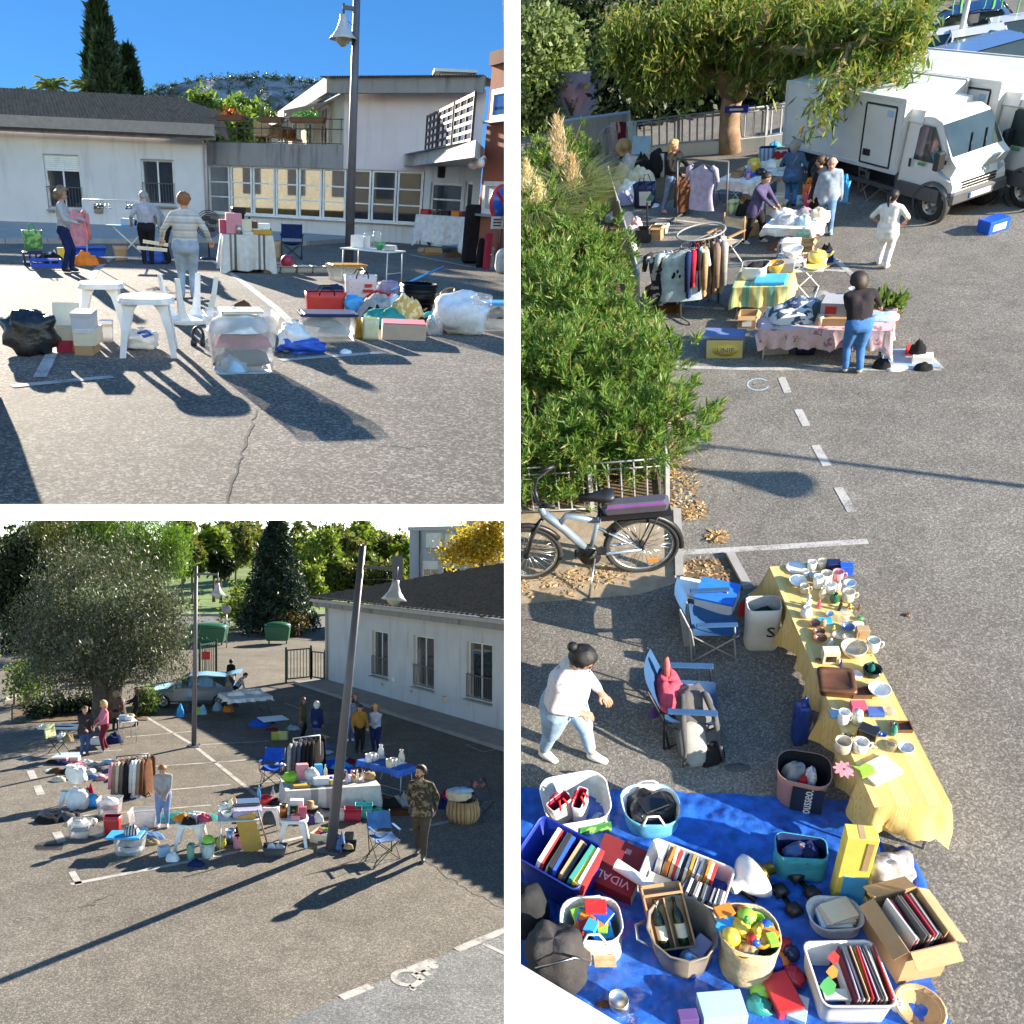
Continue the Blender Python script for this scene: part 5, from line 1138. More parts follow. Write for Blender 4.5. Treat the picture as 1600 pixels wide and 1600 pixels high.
g=MB();[g.box((T[2]*.2,-.02,T[4]*(.3+.22*k)),(T[2]*(.34-.1*k),.02,T[4]*.12))for k in(0,1)];PT(T[0],'red_print',g,K('red'))
sack('blue plastic bag bulging behind the box with the dark blue lid',541,570,492,463,.8,'sky','film',knot=FF,amp=.2)
t=GM('red cloth draped on the heap behind the pile of bags',598,474,66,.26,'red',.5);GM('grey jacket lying over the teal cloth',592,494,62,.42,'grey',.7);GM('teal green cloth slipping off the heap',600,505,84,.26,'teal',.6);GM('pale blue shirt on the right of the teal cloth',624,496,46,.38,'lightblue',.6)
GM('yellow flowered cushion at the right of the heap',634,504,62,.42,m=spots('yellow_flowers',(.42,.3,.08),(.6,.52,.3),14,.52,.9),name='cushion')
tote('small white bag with yellow top in front of the heap',567,592,531,498,.6,'white','yellow',NN,m=mat('white_yellow',(.66,.62,.4),.5,0,.3,5),wob=.1);GM('patterned pouch between the blue lidded box and the yellow topped bag',560,527,20,.3,'mustard',.8)
T=CT('paper bag of burgundy and cream lying on its side',598,664,532,508,.8,(.5,.38,.28),FF,name='paper_bag',cat='bag',rz=-12);PT(T[0],'burgundy_panel',MB().box((0,T[3]*.5,T[4]+.001),(T[2]*.98,T[3]*.9,.012)),K('rose','paper'))
g=MB();p,q=at(612,462),at(690,445);g.tube([p-p,V((q.x-p.x,q.y-p.y,zat(690,445,425)))],.022,7);solo('broom_handle',g,K('sky','paint'),'pale blue broom handle sticking up to the right over the heap','broom handle',(p.x,p.y,.1))
GM('purple clothes heaped behind the red cloth',606,458,40,.3,'purple',.7);sack('clear bag of laundry behind the red cloth',594,628,462,440,.8,(.6,.6,.64),'clear',knot=FF);sack('clear bag with green things beside the broom handle',648,676,472,446,.8,(.55,.68,.55),'clear',knot=FF)
ware('basket','black wire basket standing among the bags',at(652,484),.62,'black',h=.42,surf='metal',col2='black',cat='basket')
for k,(x0,y0,x1,y1,zr)in en(((662,488,705,478,450),(672,494,713,482,456))):
 p,q=at(x0,y0),at(x1,y1);z=zat(x1,y1,zr,q);d=V((q.x-p.x,q.y-p.y,z));g=MB();g.tube([V((0,0,.03)),d*.66],.018,6);e=d*.66;s=d*.34;nn=V((s.y,-s.x,0)).normalized()*.1;pts=[e+s*(.5-.5*cos(b))+nn*sin(b)for b in lsp(0,2*PI,15)[:-1]];g.tube(pts,.016,5,closed=TT);solo('wooden_racket',g,K('wood','paint'),['wooden carpet beater leaning over the wire basket, left one','wooden carpet beater leaning against the big white sack, right one'][k],'carpet beater',(p.x,p.y,0))
GM('turquoise cloth by the wooden beaters',672,500,34,.16,'turquoise',.7);GM('black bag under the wooden beaters',664,512,40,.18,'black',.8)
sack('big clear plastic sack stuffed with a white duvet',684,764,526,460,.75,(.72,.72,.74),'film',amp=.16,knot=FF,rz=-6);sack('clear corner of the duvet sack twisted upward',742,772,478,460,.5,(.7,.7,.72),'clear',amp=.3,knot=FF,z=.5);sack('small clear bag of bits before the duvet sack',669,692,525,490,.8,(.62,.64,.66),'clear',amp=.2)
T=tub('clear storage box with blue lid at the right edge',754,812,519,478,.6,NN,'sky',taper=.9);stuffed(T,(('brown and white cloth inside the box with the blue lid at the right edge','brown',-.2,0,.7),),.5);clip_right(T[0])
GM('dark rolled mat on the asphalt behind the red bag',520,452,40,.12,'navy',.3)
# --- terrace furniture and entrance stall
def planterbox(lb,x0,x1,yb,yt,lab2,n=1600,hh=1.0):
 l,w,h,a=ext(x0,x1,yb,yt,.13);t=TG('planter',lb,'planter',l,a,'dark planters by the glazing');g=MB();g.box((0,w*.25,0),(w,w*.5,h),0,NN,.02,1.06);g.box((0,w*.25,h-.03),(w*.9,w*.4,.035),1);PT(t,'trough',g,[K((.05,.055,.07),'paint'),mat('soil',(.05,.035,.02),.95)])
 b=TG('shrub',lab2,'plant',l+V((0,0,h)),a,'shrubs in the dark planters');P,cs=clumps([(0,w*.25,hh*.55,w*.55,w*.35,hh*.55)],34,n//34,.12,.3);v,f=LC(P,.12,.3);mobj('leaves',npmesh('leaves',v,f,[LM('oleander_leaf',[(.04,.08,.025),(.09,.15,.04),(.16,.2,.07)],.35)]),b)
 g=MB();[g.tube([(0,w*.25,0),tp(c)],.012,5)for c in cs[:14]];PT(b,'stems',g,BARK())
planterbox('long dark planter left of the lamp post',490,541,361,348,'low bush in the long dark planter left of the lamp post',1500,.95);planterbox('dark planter with the biggest bush beside the cloth stall',619,660,369,352,'biggest bush in the planter beside the white cloth stall',2200,1.15)
def patiochair(lb,px,py,face):
 l=at(px,py,.13);t=TG('patio_chair',lb,'chair',l,face,'dark patio chairs');m=K('black','paint');PT(t,'seat',MB().box((0,0,.42),(.5,.48,.04),0,NN,.01),m);PT(t,'backrest',MB().box((0,.24,.46),(.5,.03,.45),0,RX(0),.01),m)
 for sx in(-1,1):
  for sy in(-1,1):PT(t,'leg',MB().tube([(sx*.23,sy*.22,.42),(sx*.26,sy*.26,0)],.016,6),m)
  PT(t,'armrest',MB().tube([(sx*.25,.23,.66),(sx*.27,-.2,.66),(sx*.26,-.24,.42)],.016,6),m)
patiochair('dark patio chair left of the terrace table',560,357,1.6);patiochair('dark patio chair turned away from the camera at the terrace table',584,359,PI);patiochair('dark patio chair right of the terrace table',604,357,-1.6)
t=TG('patio_table','round dark patio table between the three terrace chairs','table',at(580,354,.13),0);PT(t,'tabletop',MB().lathe([(.45,.7),(.46,.73),(0,.735)],20),K('black','paint'));PT(t,'pedestal',MB().lathe([(.3,0),(.28,.03),(.035,.05),(.03,.7)],12),K('black','paint'))
pl_,pr_=at(661,392),at(737,399);zc_=zat(700,395,338,(pl_+pr_)/2);R3=((pl_+pr_)/2+V((0,.5,0)),(pr_-pl_).length,.9,atan2((pr_-pl_).y,(pr_-pl_).x));table('table hidden under the white cloth near the entrance',0,zc_,'white','grey',rect=R3)
cloth('plain white tablecloth over the stall by the entrance',R3,zc_,zc_*.75,mat('white_cloth',(.66,.67,.72),.92,0,.08,4,.3,150),.02,.1,.05,seed=8)
cols=['red','crimson','brown','cream','lightblue','pink','black','tan','orange','white','maroon']
for k,(c,kd,nm)in en((('red','box','red toy box'),('cream','box','cream parcel'),('brown','lump','brown soft toy'),('pink','box','pink packet'),('black','box','black case'),('tan','bowl','tan wooden bowl'),('orange','box','orange carton'),('white','plate','white plate'),('maroon','box','maroon box'))):ware(kd,nm+' on the white clothed stall by the entrance',ON(R3,-.85+1.7*k/8,-.3+.6*(k%2),zc_+.01),.3,c,R3[3],surf='paper' if kd=='box' else 'ceramic')
CT('low cardboard tray under the front of the entrance stall',663,690,398,388,.6,'kraft');GM('brown shoes set out under the entrance stall',708,402,26,.2,'brown',.5)
ware('bowl','pale blue basin on the ground before the entrance stall',at(705,392),.7,'lightblue',h=.14,surf='plastic');ware('vase','white stone urn on the ground right of the entrance stall',at(722,398),.34,'white',h=.55);ware('vase','green plant pot beside the white urn',at(733,398),.36,'green',h=.5)
solo('covered_rack',MB().box((0,0,0),(1.0,.3,1.5),0,NN,.1),K('black','cloth'),'tall black covered rack at the right end of the entrance stall','rack',at(749,412),.1)
sack('black guitar case leaning against the black rack',744,758,419,372,.4,'black','cloth','guitar_case','case',FF,amp=.05);CT('narrow red box standing beside the guitar case',757,765,421,365,.8,'crimson',FF);ware('figurine','grey stone figure standing by the red box',at(768,420),.3,'grey',h=.55,cat='statue')
sack('large grey round bag under the no parking sign',778,802,428,388,.7,'silver','cloth','round_bag','bag',FF,amp=.05)
# an added blob beyond the left edge, there only to shade the near corner
solo('shade_blob',MB().blob((0,0,.7),(.52,1.5,1.15),18,12,0,.06),CONC,'added grey blob shading the near corner, outside the picture','shade_blob',at(-150,660))
for x,y,w_,h,c,lab in((575,480,40,.2,'maroon','dark red cloth on top of the heap'),(640,478,36,.2,'olive','olive green cloth behind the flowered cushion'),(560,512,26,.16,'brown','brown bag between the grey box and the yellow topped bag'),(584,500,34,.24,'black','black jacket sticking out under the grey jacket'),(650,516,36,.16,'darkgrey','dark grey bag before the flowered cushion'),(612,486,30,.3,'pink','pink cloth between the jackets'),(520,470,30,.2,'navy','navy bag behind the red shopping bag'),(690,470,30,.2,'tan','tan cloth behind the duvet sack'),(150,412,34,.2,'brown','brown clothes beside the orange cloth'),(540,552,18,.06,'white','white rag on the asphalt before the grey box')):GM(lab,x,y,w_,h,c,.7)
# SIDE YARD (right): ground, planting, fences, vehicles
use(W2)
ASPH2=asphalt('worn_asphalt',(.17,.155,.135),(.36,.335,.3),85,.25,.6)
fa,fb=pt(801,100,44),pt(1700,0,40)
GP('asphalt_ground',NN,ASPH2,pts=[at(801,1660),at(1680,1660),at(1700,300),V((fb.x+30,fb.y+40,0)),V((pt(801,60,200).x,200,0)),at(801,400)])
for q,w in(([(1045,573),(1180,577),(1470,577)],.1),([(985,404),(1130,414),(1325,424)],.09),([(1005,338),(1120,352),(1250,364)],.08),([(1308,408),(1334,432)],.1),([(1447,552),(1470,577)],.1),([(1060,864),(1200,856),(1356,846)],.1),([(1221,590),(1231,614)],.11),([(1247,640),(1260,666)],.11),([(1274,696),(1292,728)],.11),([(1310,762),(1331,800)],.11),([(1060,478),(1132,483)],.08),([(1100,300),(1250,310),(1330,318)],.07)):stripe('line',q,w=w)
g=MB();P=[at(1185+17*cos(t),601+9*sin(t))for t in lsp(.4,5.6,24)]
for a,b in zip(P,P[1:]):n=V((-(b-a).y,(b-a).x,0)).normalized()*.012;z=V((0,0,.005));g.quad(a-n+z,b-n+z,b+n+z,a+n+z)
SE('chalk_mark',g,K('lightblue','paint'))
SOIL=mat('leaf_mould',(.13,.085,.05),.97,0,.5,14,.9,60)
GP('planting_bed',[(801,250),(930,262),(962,300),(990,400),(1005,500),(1030,640),(1058,800),(1058,905),(801,905)],SOIL,.006)
GP('earth_strip',[(801,790),(1062,790),(1064,910),(1000,930),(801,945)],mat('sandy_path',(.3,.24,.17),.95,0,.3,6,.6,40),.010)
GP('leaf_strip',[(1064,878),(1140,872),(1160,925),(1066,930)],SOIL,.014)
GP('bare_patch',[(945,262),(1090,262),(1150,285),(1030,318),(960,325)],SOIL,.010)
kb=MB();[bar(kb,at(x0,y0)+V((0,0,.03)),at(x1,y1)+V((0,0,.03)),.1,.08)for x0,y0,x1,y1 in((1058,800,1060,850),(1060,852,1062,905),(1062,907,1068,955),(1068,957,1076,1010),(1140,868,1168,920))];SE('kerb',kb,mat('kerb_stone',(.33,.31,.29),.9))
# fallen leaves
def litter(name,quads,n,size,cols,key):
 P=[]
 for cx,cy,rx,ry in quads:
  for _ in rg(n):a=rr_()*2*PI;r=rr_()**.6;P.append(np.array(at(cx+rx*r*cos(a),cy+ry*r*sin(a)))+[0,0,.015+rr_()*.03])
 P=keep(np.array(P),806);v,f=LC(P,size,.4,jit=.3);v.reshape(-1,4,3)[:,:,2]=.012+abs(v.reshape(-1,4,3)[:,:,2]-.02)*.35;o=mobj(name,npmesh(name,v,f,[LM(key,cols,.15)]));o.matrix_basis=W.M.copy();props(o,'dry leaves lying on the ground by the oleanders',kind='stuff')
litter('fallen_leaves',[(1068,760,26,42),(1050,720,14,30),(1100,895,42,20),(860,915,55,22),(1120,840,14,8),(930,900,60,18),(1085,800,20,14),(1060,650,10,40)],190,.085,[(.45,.28,.12),(.55,.38,.2),(.3,.17,.08),(.6,.45,.28)],'dry_leaf')
litter('scattered_leaves',[(1150,650,70,90),(1120,770,60,60),(1200,720,90,120),(1300,600,120,40)],22,.05,[(.2,.13,.07),(.1,.07,.05)],'dark_leaf')
# --- oleander hedge: each bush its own
OLE=LM('oleander_green',[(.03,.07,.02),(.07,.15,.03),(.13,.24,.05),(.22,.33,.09),(.28,.22,.08)],.4,.4)
bush=[(1000,745,1.0,1.5,'front oleander at the fence corner above the bicycle saddle'),(925,765,.9,1.4,'front oleander behind the bars at the middle of the bicycle'),(848,775,.9,1.4,'front oleander at the left wall behind the bicycle handlebar'),(985,655,1.0,1.6,'tall oleander on the kerb side opposite the chalk mark'),(890,665,1.05,1.8,'tall oleander in the middle of the hedge'),(822,650,.9,1.8,'tall oleander against the white partition'),(940,580,1.05,1.6,'bulging oleander beside the yellow fruit box'),(900,560,1.1,1.9,'oleander with yellow shoots behind the bulging one'),(835,520,1.0,1.9,'oleander behind the grass plumes at the wall'),(915,470,.9,1.6,'oleander next to the clothes rail with the blue shirt'),(850,430,1.0,1.7,'feathery oleander right of the pampas grass'),(880,385,.85,1.5,'oleander at the bend of the left fence'),(888,300,.85,1.5,'far oleander in front of the curved fence'),(860,320,1.2,1.8,'far oleander below the round shrub')]
for x,y,r_,h,lab in bush:
 l=at(x,y);t=TG('oleander',lab,'shrub',l,0,'oleander hedge');P,cs=clumps([(0,0,h*.62,r_,r_,h*.46)],210,3,.05,.35);P,_=P,0
# whorls of long leaves round each shoot tip
 tips=np.repeat(P,17,0);d=RNG.normal(size=tips.shape)*.6+[0,0,.55];d+=np.repeat((P-np.array([0,0,h*.4])),17,0)*.6;d/=np.linalg.norm(d,axis=1)[:,NN]
 a=np.cross(d,RNG.normal(size=d.shape));a/=np.linalg.norm(a,axis=1)[:,NN];L=(.125*(1+.35*RNG.normal(size=len(d)))).clip(.07,.26)[:,NN]*(.8 if y<400 else 1)*(1.15 if y<500 else 1);w=L*.075;tips=tips-np.array([0,0,.12])*RNG.random((len(d),1))
 ok=W.projn(tips+np.array(l))[0]>808;tips,d,a,L,w=tips[ok],d[ok],a[ok],L[ok],w[ok];m=tips+d*L*.45
 v=np.stack([tips,m+a*w,tips+d*L,m-a*w],1).reshape(-1,3);mobj('leaves',npmesh('leaves',v,np.arange(len(v)).reshape(-1,4),[OLE]),t)
 g=MB();[g.tube([(0.1*ru(-1,1),.1*ru(-1,1),0),(c[0]*.5,c[1]*.5,c[2]*.5),tp(c)],[.018,.012,.006],5)for c in cs[:26]];PT(t,'stems',g,mat('green_stem',(.14,.12,.05),.8));clip_left(t,806)
# pampas grass with plumes
PAM=LM('pampas_blade',[(.1,.15,.05),(.18,.22,.08),(.3,.3,.14)],.4)
for k,(x,y,lab)in en(((845,420,'pampas grass with three plumes by the white partition'),(895,385,'pampas grass with the tall pinkish plume'))):
 l=at(x,y);t=TG('pampas_grass',lab,'plant',l,0,'pampas grass');n=1500;a=RNG.random(n)*2*PI;L=RNG.uniform(.9,2.1,n);o=np.stack([np.cos(a),np.sin(a),np.zeros(n)],1);b0=o*RNG.random((n,1))*.18;s=np.stack([-np.sin(a),np.cos(a),np.zeros(n)],1)*.011
 p1=b0+o*(L*.3)[:,NN]+np.array([0,0,1])*(L*.75)[:,NN];p2=b0+o*(L*.75)[:,NN]+np.array([0,0,1])*(L*.8)[:,NN];v=np.concatenate([np.stack([b0-s,b0+s,p1+s,p1-s],1),np.stack([p1-s,p1+s,p2+s*.1,p2-s*.1],1)]).reshape(-1,3)
 mobj('blades',npmesh('blades',v,np.arange(len(v)).reshape(-1,4),[PAM]),t)
 for(px,py,hh)in(((822,300,.9),(842,330,.8),(818,345,.7))if k==0 else((893,292,1.1),(870,230,.9))):
  top=pt(px,py-45,l.y);bot=pt(px+2,py+28,l.y);q=900;tt=RNG.random(q);ax=np.array(top-bot);P=np.array(bot)+tt[:,NN]*ax+RNG.normal(size=(q,3))*(.1*np.sin(PI*(tt*.85+.12)))[:,NN];v,f=LC(P-np.array(l),.13,.12,up=tp(ax/np.linalg.norm(ax)));mobj('plume',npmesh('plume',v,f,[LM('plume_%d'%k,[(.5,.38,.3),(.62,.5,.38),(.45,.3,.24)]if k else[(.6,.5,.36),(.66,.58,.44)],.4)]),t)
  PT(t,'stalk',MB().tube([(0,0,0),tp(bot-l)],.008,5),mat('green_stem',(.14,.12,.05),.8))
 clip_left(t,806)
# round shrub, bank, graffiti wall, far road
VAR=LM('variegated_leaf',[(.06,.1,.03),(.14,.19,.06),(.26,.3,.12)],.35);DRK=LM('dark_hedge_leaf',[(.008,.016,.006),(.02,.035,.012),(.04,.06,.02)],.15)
c=pt(845,120,30);s=30/F*1.28
tree('round_shrub','big round pale green shrub in the far left corner',V((c.x,c.y,0)),[(0,0,c.z,40*s,40*s,62*s),(10*s,0,c.z-40*s,34*s,34*s,40*s)],260,70,.17,VAR,(0,0,c.z*.7),.24,.6,cat='shrub',x0=808)
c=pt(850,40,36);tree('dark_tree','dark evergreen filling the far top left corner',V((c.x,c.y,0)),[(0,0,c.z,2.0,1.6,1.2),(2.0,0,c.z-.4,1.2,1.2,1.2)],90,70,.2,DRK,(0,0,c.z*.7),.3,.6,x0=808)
GP('far_road',[(860,86),(985,90),(985,45),(860,40)],mat('pale_road',(.4,.38,.36),.9),.02);GP('grass_bank',[(870,110),(980,118),(1000,84),(880,80)],mat('mown_grass',(.13,.17,.05),.95,0,.4,4,.8,30),.03)
wa,wb=at(868,200),at(985,196);GW=Bld('graffiti_wall','grey concrete wall with faded graffiti and a mauve heart behind the bed','wall',wa);zt=zat(0,0,122,wa);mb=wallquad(MB(),wa,wb,0,zt,(),.3);q=(wb-wa).normalized();nq=V((-q.y,q.x,0))
mb.quad(*[tp(v+V((0,0,zt)))for v in(wa,wb,wb+nq*.4,wa+nq*.4)]);GW.PT('wall',mb,stucco('bunker_concrete',(.3,.28,.25),(.1,.09,.08),.7))
QW=Matrix(((q.x,0,nq.x,0),(q.y,0,nq.y,0),(0,1,0,0),(0,0,0,1)));fl=-nq*.012
def gpoly(name,poly,u,z,s,m):g=MB();o=wa+q*u+fl+V((0,0,z));g.add([tp(o+q*x*s+V((0,0,y*s)))for x,y in poly],[tp(rg(len(poly)))]);GW.PT(name,g,m)
hp=[(16*sin(t)**3/16,(13*cos(t)-5*cos(2*t)-2*cos(3*t)-cos(4*t))/16)for t in lsp(0,2*PI,26)[:-1]];Lw=(wb-wa).length
gpoly('painted_heart',hp,Lw*.32,zt*.62,.55,K((.3,.2,.28),'paint'));gpoly('painted_band',[(0,0),(1,.0),(1,.5),(0,.62)],.05,.05,Lw*.98,K((.16,.17,.28),'paint'))
for k,(u,z,pl)in en(((.25,.42,[(-.5,.5),(-.35,.5),(0,-.1),(.4,.5),(.5,.42),(.05,-.35),(.1,-.5),(-.1,-.5)]),(.36,.3,[(-.3,-.5),(.3,-.4),(.25,-.3),(-.3,-.38)]),(.7,.25,[(-.4,-.3),(.3,-.3),(.3,.2),(-.2,.1)]))):gpoly('painted_stroke',pl,Lw*u,zt*z,.6,K('black','paint'))
lw0,lw1=at(885,250),at(985,240);LWL=Bld('low_retaining_wall','low grey retaining wall under the graffiti wall','wall',lw0);hh=zat(0,0,188,lw0);g=MB();bar(g,lw0+V((0,0,hh/2)),lw1+V((0,0,hh/2)),.25,hh);LWL.PT('wall',g,stucco('grey_retaining',(.3,.3,.3),(.1,.1,.1),.6))
# --- fences
MET=mat('fence_paint',(.34,.36,.38),.5,.3,.15,5)
fp=[at(x,y)for x,y in((941,268),(950,259),(968,254),(990,251),(1060,243),(1130,238),(1195,232),(1240,226))]
LW=Bld('low_white_wall','low white wall carrying the curved grey fence','wall',fp[2]);hw=.32
for a,b in zip(fp[2:],fp[3:]):g=MB();bar(g,a+V((0,0,hw/2)),b+V((0,0,hw/2)),.2,hw);LW.PT('wall_block',g,stucco('white_wall_%d'%int(a.x*10),(.5,.49,.47),(.2,.2,.19),.5))
FB=Bld('curved_fence','grey metal railing curving round the far end of the stalls','fence',fp[0]);hf_=zat(0,0,178,fp[4])-hw
fence_run(FB,fp,hf_,.2,.017,MET,z0=hw-.05,rails=(.08,.9,1.0))
F2=Bld('side_fence','grey metal railing half hidden by oleanders along the left of the stalls','fence',at(955,320));fence_run(F2,[at(952,320),at(968,378),at(985,440),at(1000,500)],.95,.13,.014,MET,rails=(.1,.88,1.0))
F3=Bld('front_fence','grey metal railing with a corner post behind the bicycle','fence',at(1040,800));cn=at(1042,793);fence_run(F3,[at(806,806),at(925,800),cn],.86,.165,.009,MET,rails=(.08,.86,1.0));fence_run(F3,[cn,at(1036,740)],.86,.08,.012,MET,rails=(.08,.86,1.0));clip_left(F3.r,804)
# --- eucalyptus and what grows behind
EUC=LM('eucalyptus_leaf',[(.045,.085,.02),(.09,.15,.03),(.17,.23,.045),(.27,.28,.07),(.22,.14,.05)],.45)
tb=at(1143,236);t=TG('eucalyptus','big eucalyptus with drooping yellow green leaves over the white truck','tree',tb);ells=[]
for x,y,dep,rx,ry in((975,62,23,46,30),(1000,118,23,36,26),(1050,45,22,60,40),(1075,105,22,36,26),(1130,20,22,70,40),(1190,62,21,60,42),(1245,40,20,60,50),(1262,92,19.5,42,30),(1320,50,18.5,56,52),(1380,70,17.5,40,46),(1420,45,17,34,42),(1295,148,16.8,16,26),(1280,178,16.6,14,16),(1335,112,17.2,30,16),(1400,120,16.6,26,14),(1105,70,23,40,30)):
 c=pt(x,y,dep)-tb;s=dep/F*1.3;ells.append((c.x,c.y,c.z,rx*s,rx*s*.8,ry*s))
P,cs=clumps(ells,560,56,(.16,.16,.24),.1);P=keep(P+np.array(tb),812,1485)-np.array(tb);v,f=LC(P,.22,.2,droop=.6);mobj('crown',npmesh('crown',v,f,[EUC]),t)
def lc(x,y,dep):return pt(x,y,dep)-tb
g=MB();g.tube([(0,0,-.1),lc(1140,200,tb.y),lc(1142,165,tb.y-.1),lc(1147,142,tb.y-.2)],[.34,.26,.25,.27],12)
for pts,rr in(([lc(1147,145,tb.y-.2),lc(1165,110,tb.y-.5),lc(1185,70,tb.y-1),lc(1200,20,tb.y-1.5)],[.34,.26,.2,.1]),([lc(1142,150,tb.y-.1),lc(1128,120,tb.y),lc(1112,60,tb.y+.3)],[.24,.16,.08]),([lc(1150,140,tb.y-.2),lc(1145,105,tb.y),lc(1150,50,tb.y)],[.2,.16,.1]),([lc(1168,108,tb.y-.6),lc(1210,85,tb.y-1.5),lc(1260,60,19.5)],[.16,.12,.07]),([lc(1185,75,tb.y-1),lc(1260,80,19),lc(1330,70,18),lc(1300,130,17)],[.12,.1,.07,.03]),([lc(1128,118,tb.y),lc(1060,90,22.4),lc(1000,80,23)],[.12,.08,.04]),([lc(1330,70,18),lc(1400,60,17)],[.06,.03])):g.tube(pts,rr,8)
PT(t,'trunk',g,mat('eucalyptus_bark',(.3,.2,.13),.9,0,.5,3,.7,20))
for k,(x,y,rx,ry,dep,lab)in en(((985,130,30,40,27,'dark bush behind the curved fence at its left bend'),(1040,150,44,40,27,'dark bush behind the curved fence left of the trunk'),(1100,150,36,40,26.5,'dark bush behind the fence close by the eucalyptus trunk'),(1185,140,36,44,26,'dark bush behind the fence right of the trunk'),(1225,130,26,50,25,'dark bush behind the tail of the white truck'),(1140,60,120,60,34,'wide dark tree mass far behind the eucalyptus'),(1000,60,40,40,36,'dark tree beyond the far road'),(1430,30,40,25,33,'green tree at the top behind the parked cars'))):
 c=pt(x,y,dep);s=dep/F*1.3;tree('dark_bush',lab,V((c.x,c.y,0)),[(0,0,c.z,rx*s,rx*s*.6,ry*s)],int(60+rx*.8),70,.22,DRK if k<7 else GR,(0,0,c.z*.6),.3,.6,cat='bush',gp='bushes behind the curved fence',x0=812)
# --- vehicles
PW=mat('white_vehicle_paint',(.7,.7,.68),.3,0,.08,2,coat=.5);TYRE=mat('tyre_rubber',(.02,.02,.021),.85,0,.2,10,.3,40);RIM=mat('wheel_rim',(.35,.35,.36),.35,.8,.15,8);DG=K('darkgrey','plastic');VG=glassy('vehicle_glass',(.035,.05,.05),.04)
def wheel(t,x,y,r,w,M=NN):
 wh=PT(t,'wheel',MB().lathe([(r*.62,-w/2),(r*.9,-w/2),(r,-w*.32),(r,w*.32),(r*.9,w/2),(r*.62,w/2)],22,0,TR(x,y,r)@RX(PI/2),caps=FF),TYRE);sy=1 if y>0 else-1
 PT(wh,'rim',MB().lathe([(0,w*.36),(r*.16,w*.36),(r*.22,w*.16),(r*.5,w*.3),(r*.56,w*.42),(r*.64,w*.46),(r*.64,-w*.2)],16,0,TR(x,y,r)@RX(PI/2 if sy<0 else-PI/2),caps=FF),RIM)
 g=MB();[g.lathe([(.025,0),(.02,.02),(0,.022)],6,0,TR(x+r*.42*cos(a),y+sy*w*.36,r+r*.42*sin(a))@RX(-sy*PI/2))for a in lsp(0,2*PI,7)[:-1]];PT(wh,'wheel_nut',g,DG,kind='stuff')
def loft(mb,secs,mi=0,smooth=FF,caps=TT):
 n=len(secs[0]);vs=sum(secs,[]);fs=[(i*n+k,i*n+(k+1)%n,(i+1)*n+(k+1)%n,(i+1)*n+k)for i in rg(len(secs)-1)for k in rg(n)]
 if caps:fs+=[tp(rg(n-1,-1,-1)),tp(rg((len(secs)-1)*n,len(secs)*n))]
 return mb.add(vs,fs,mi,smooth)
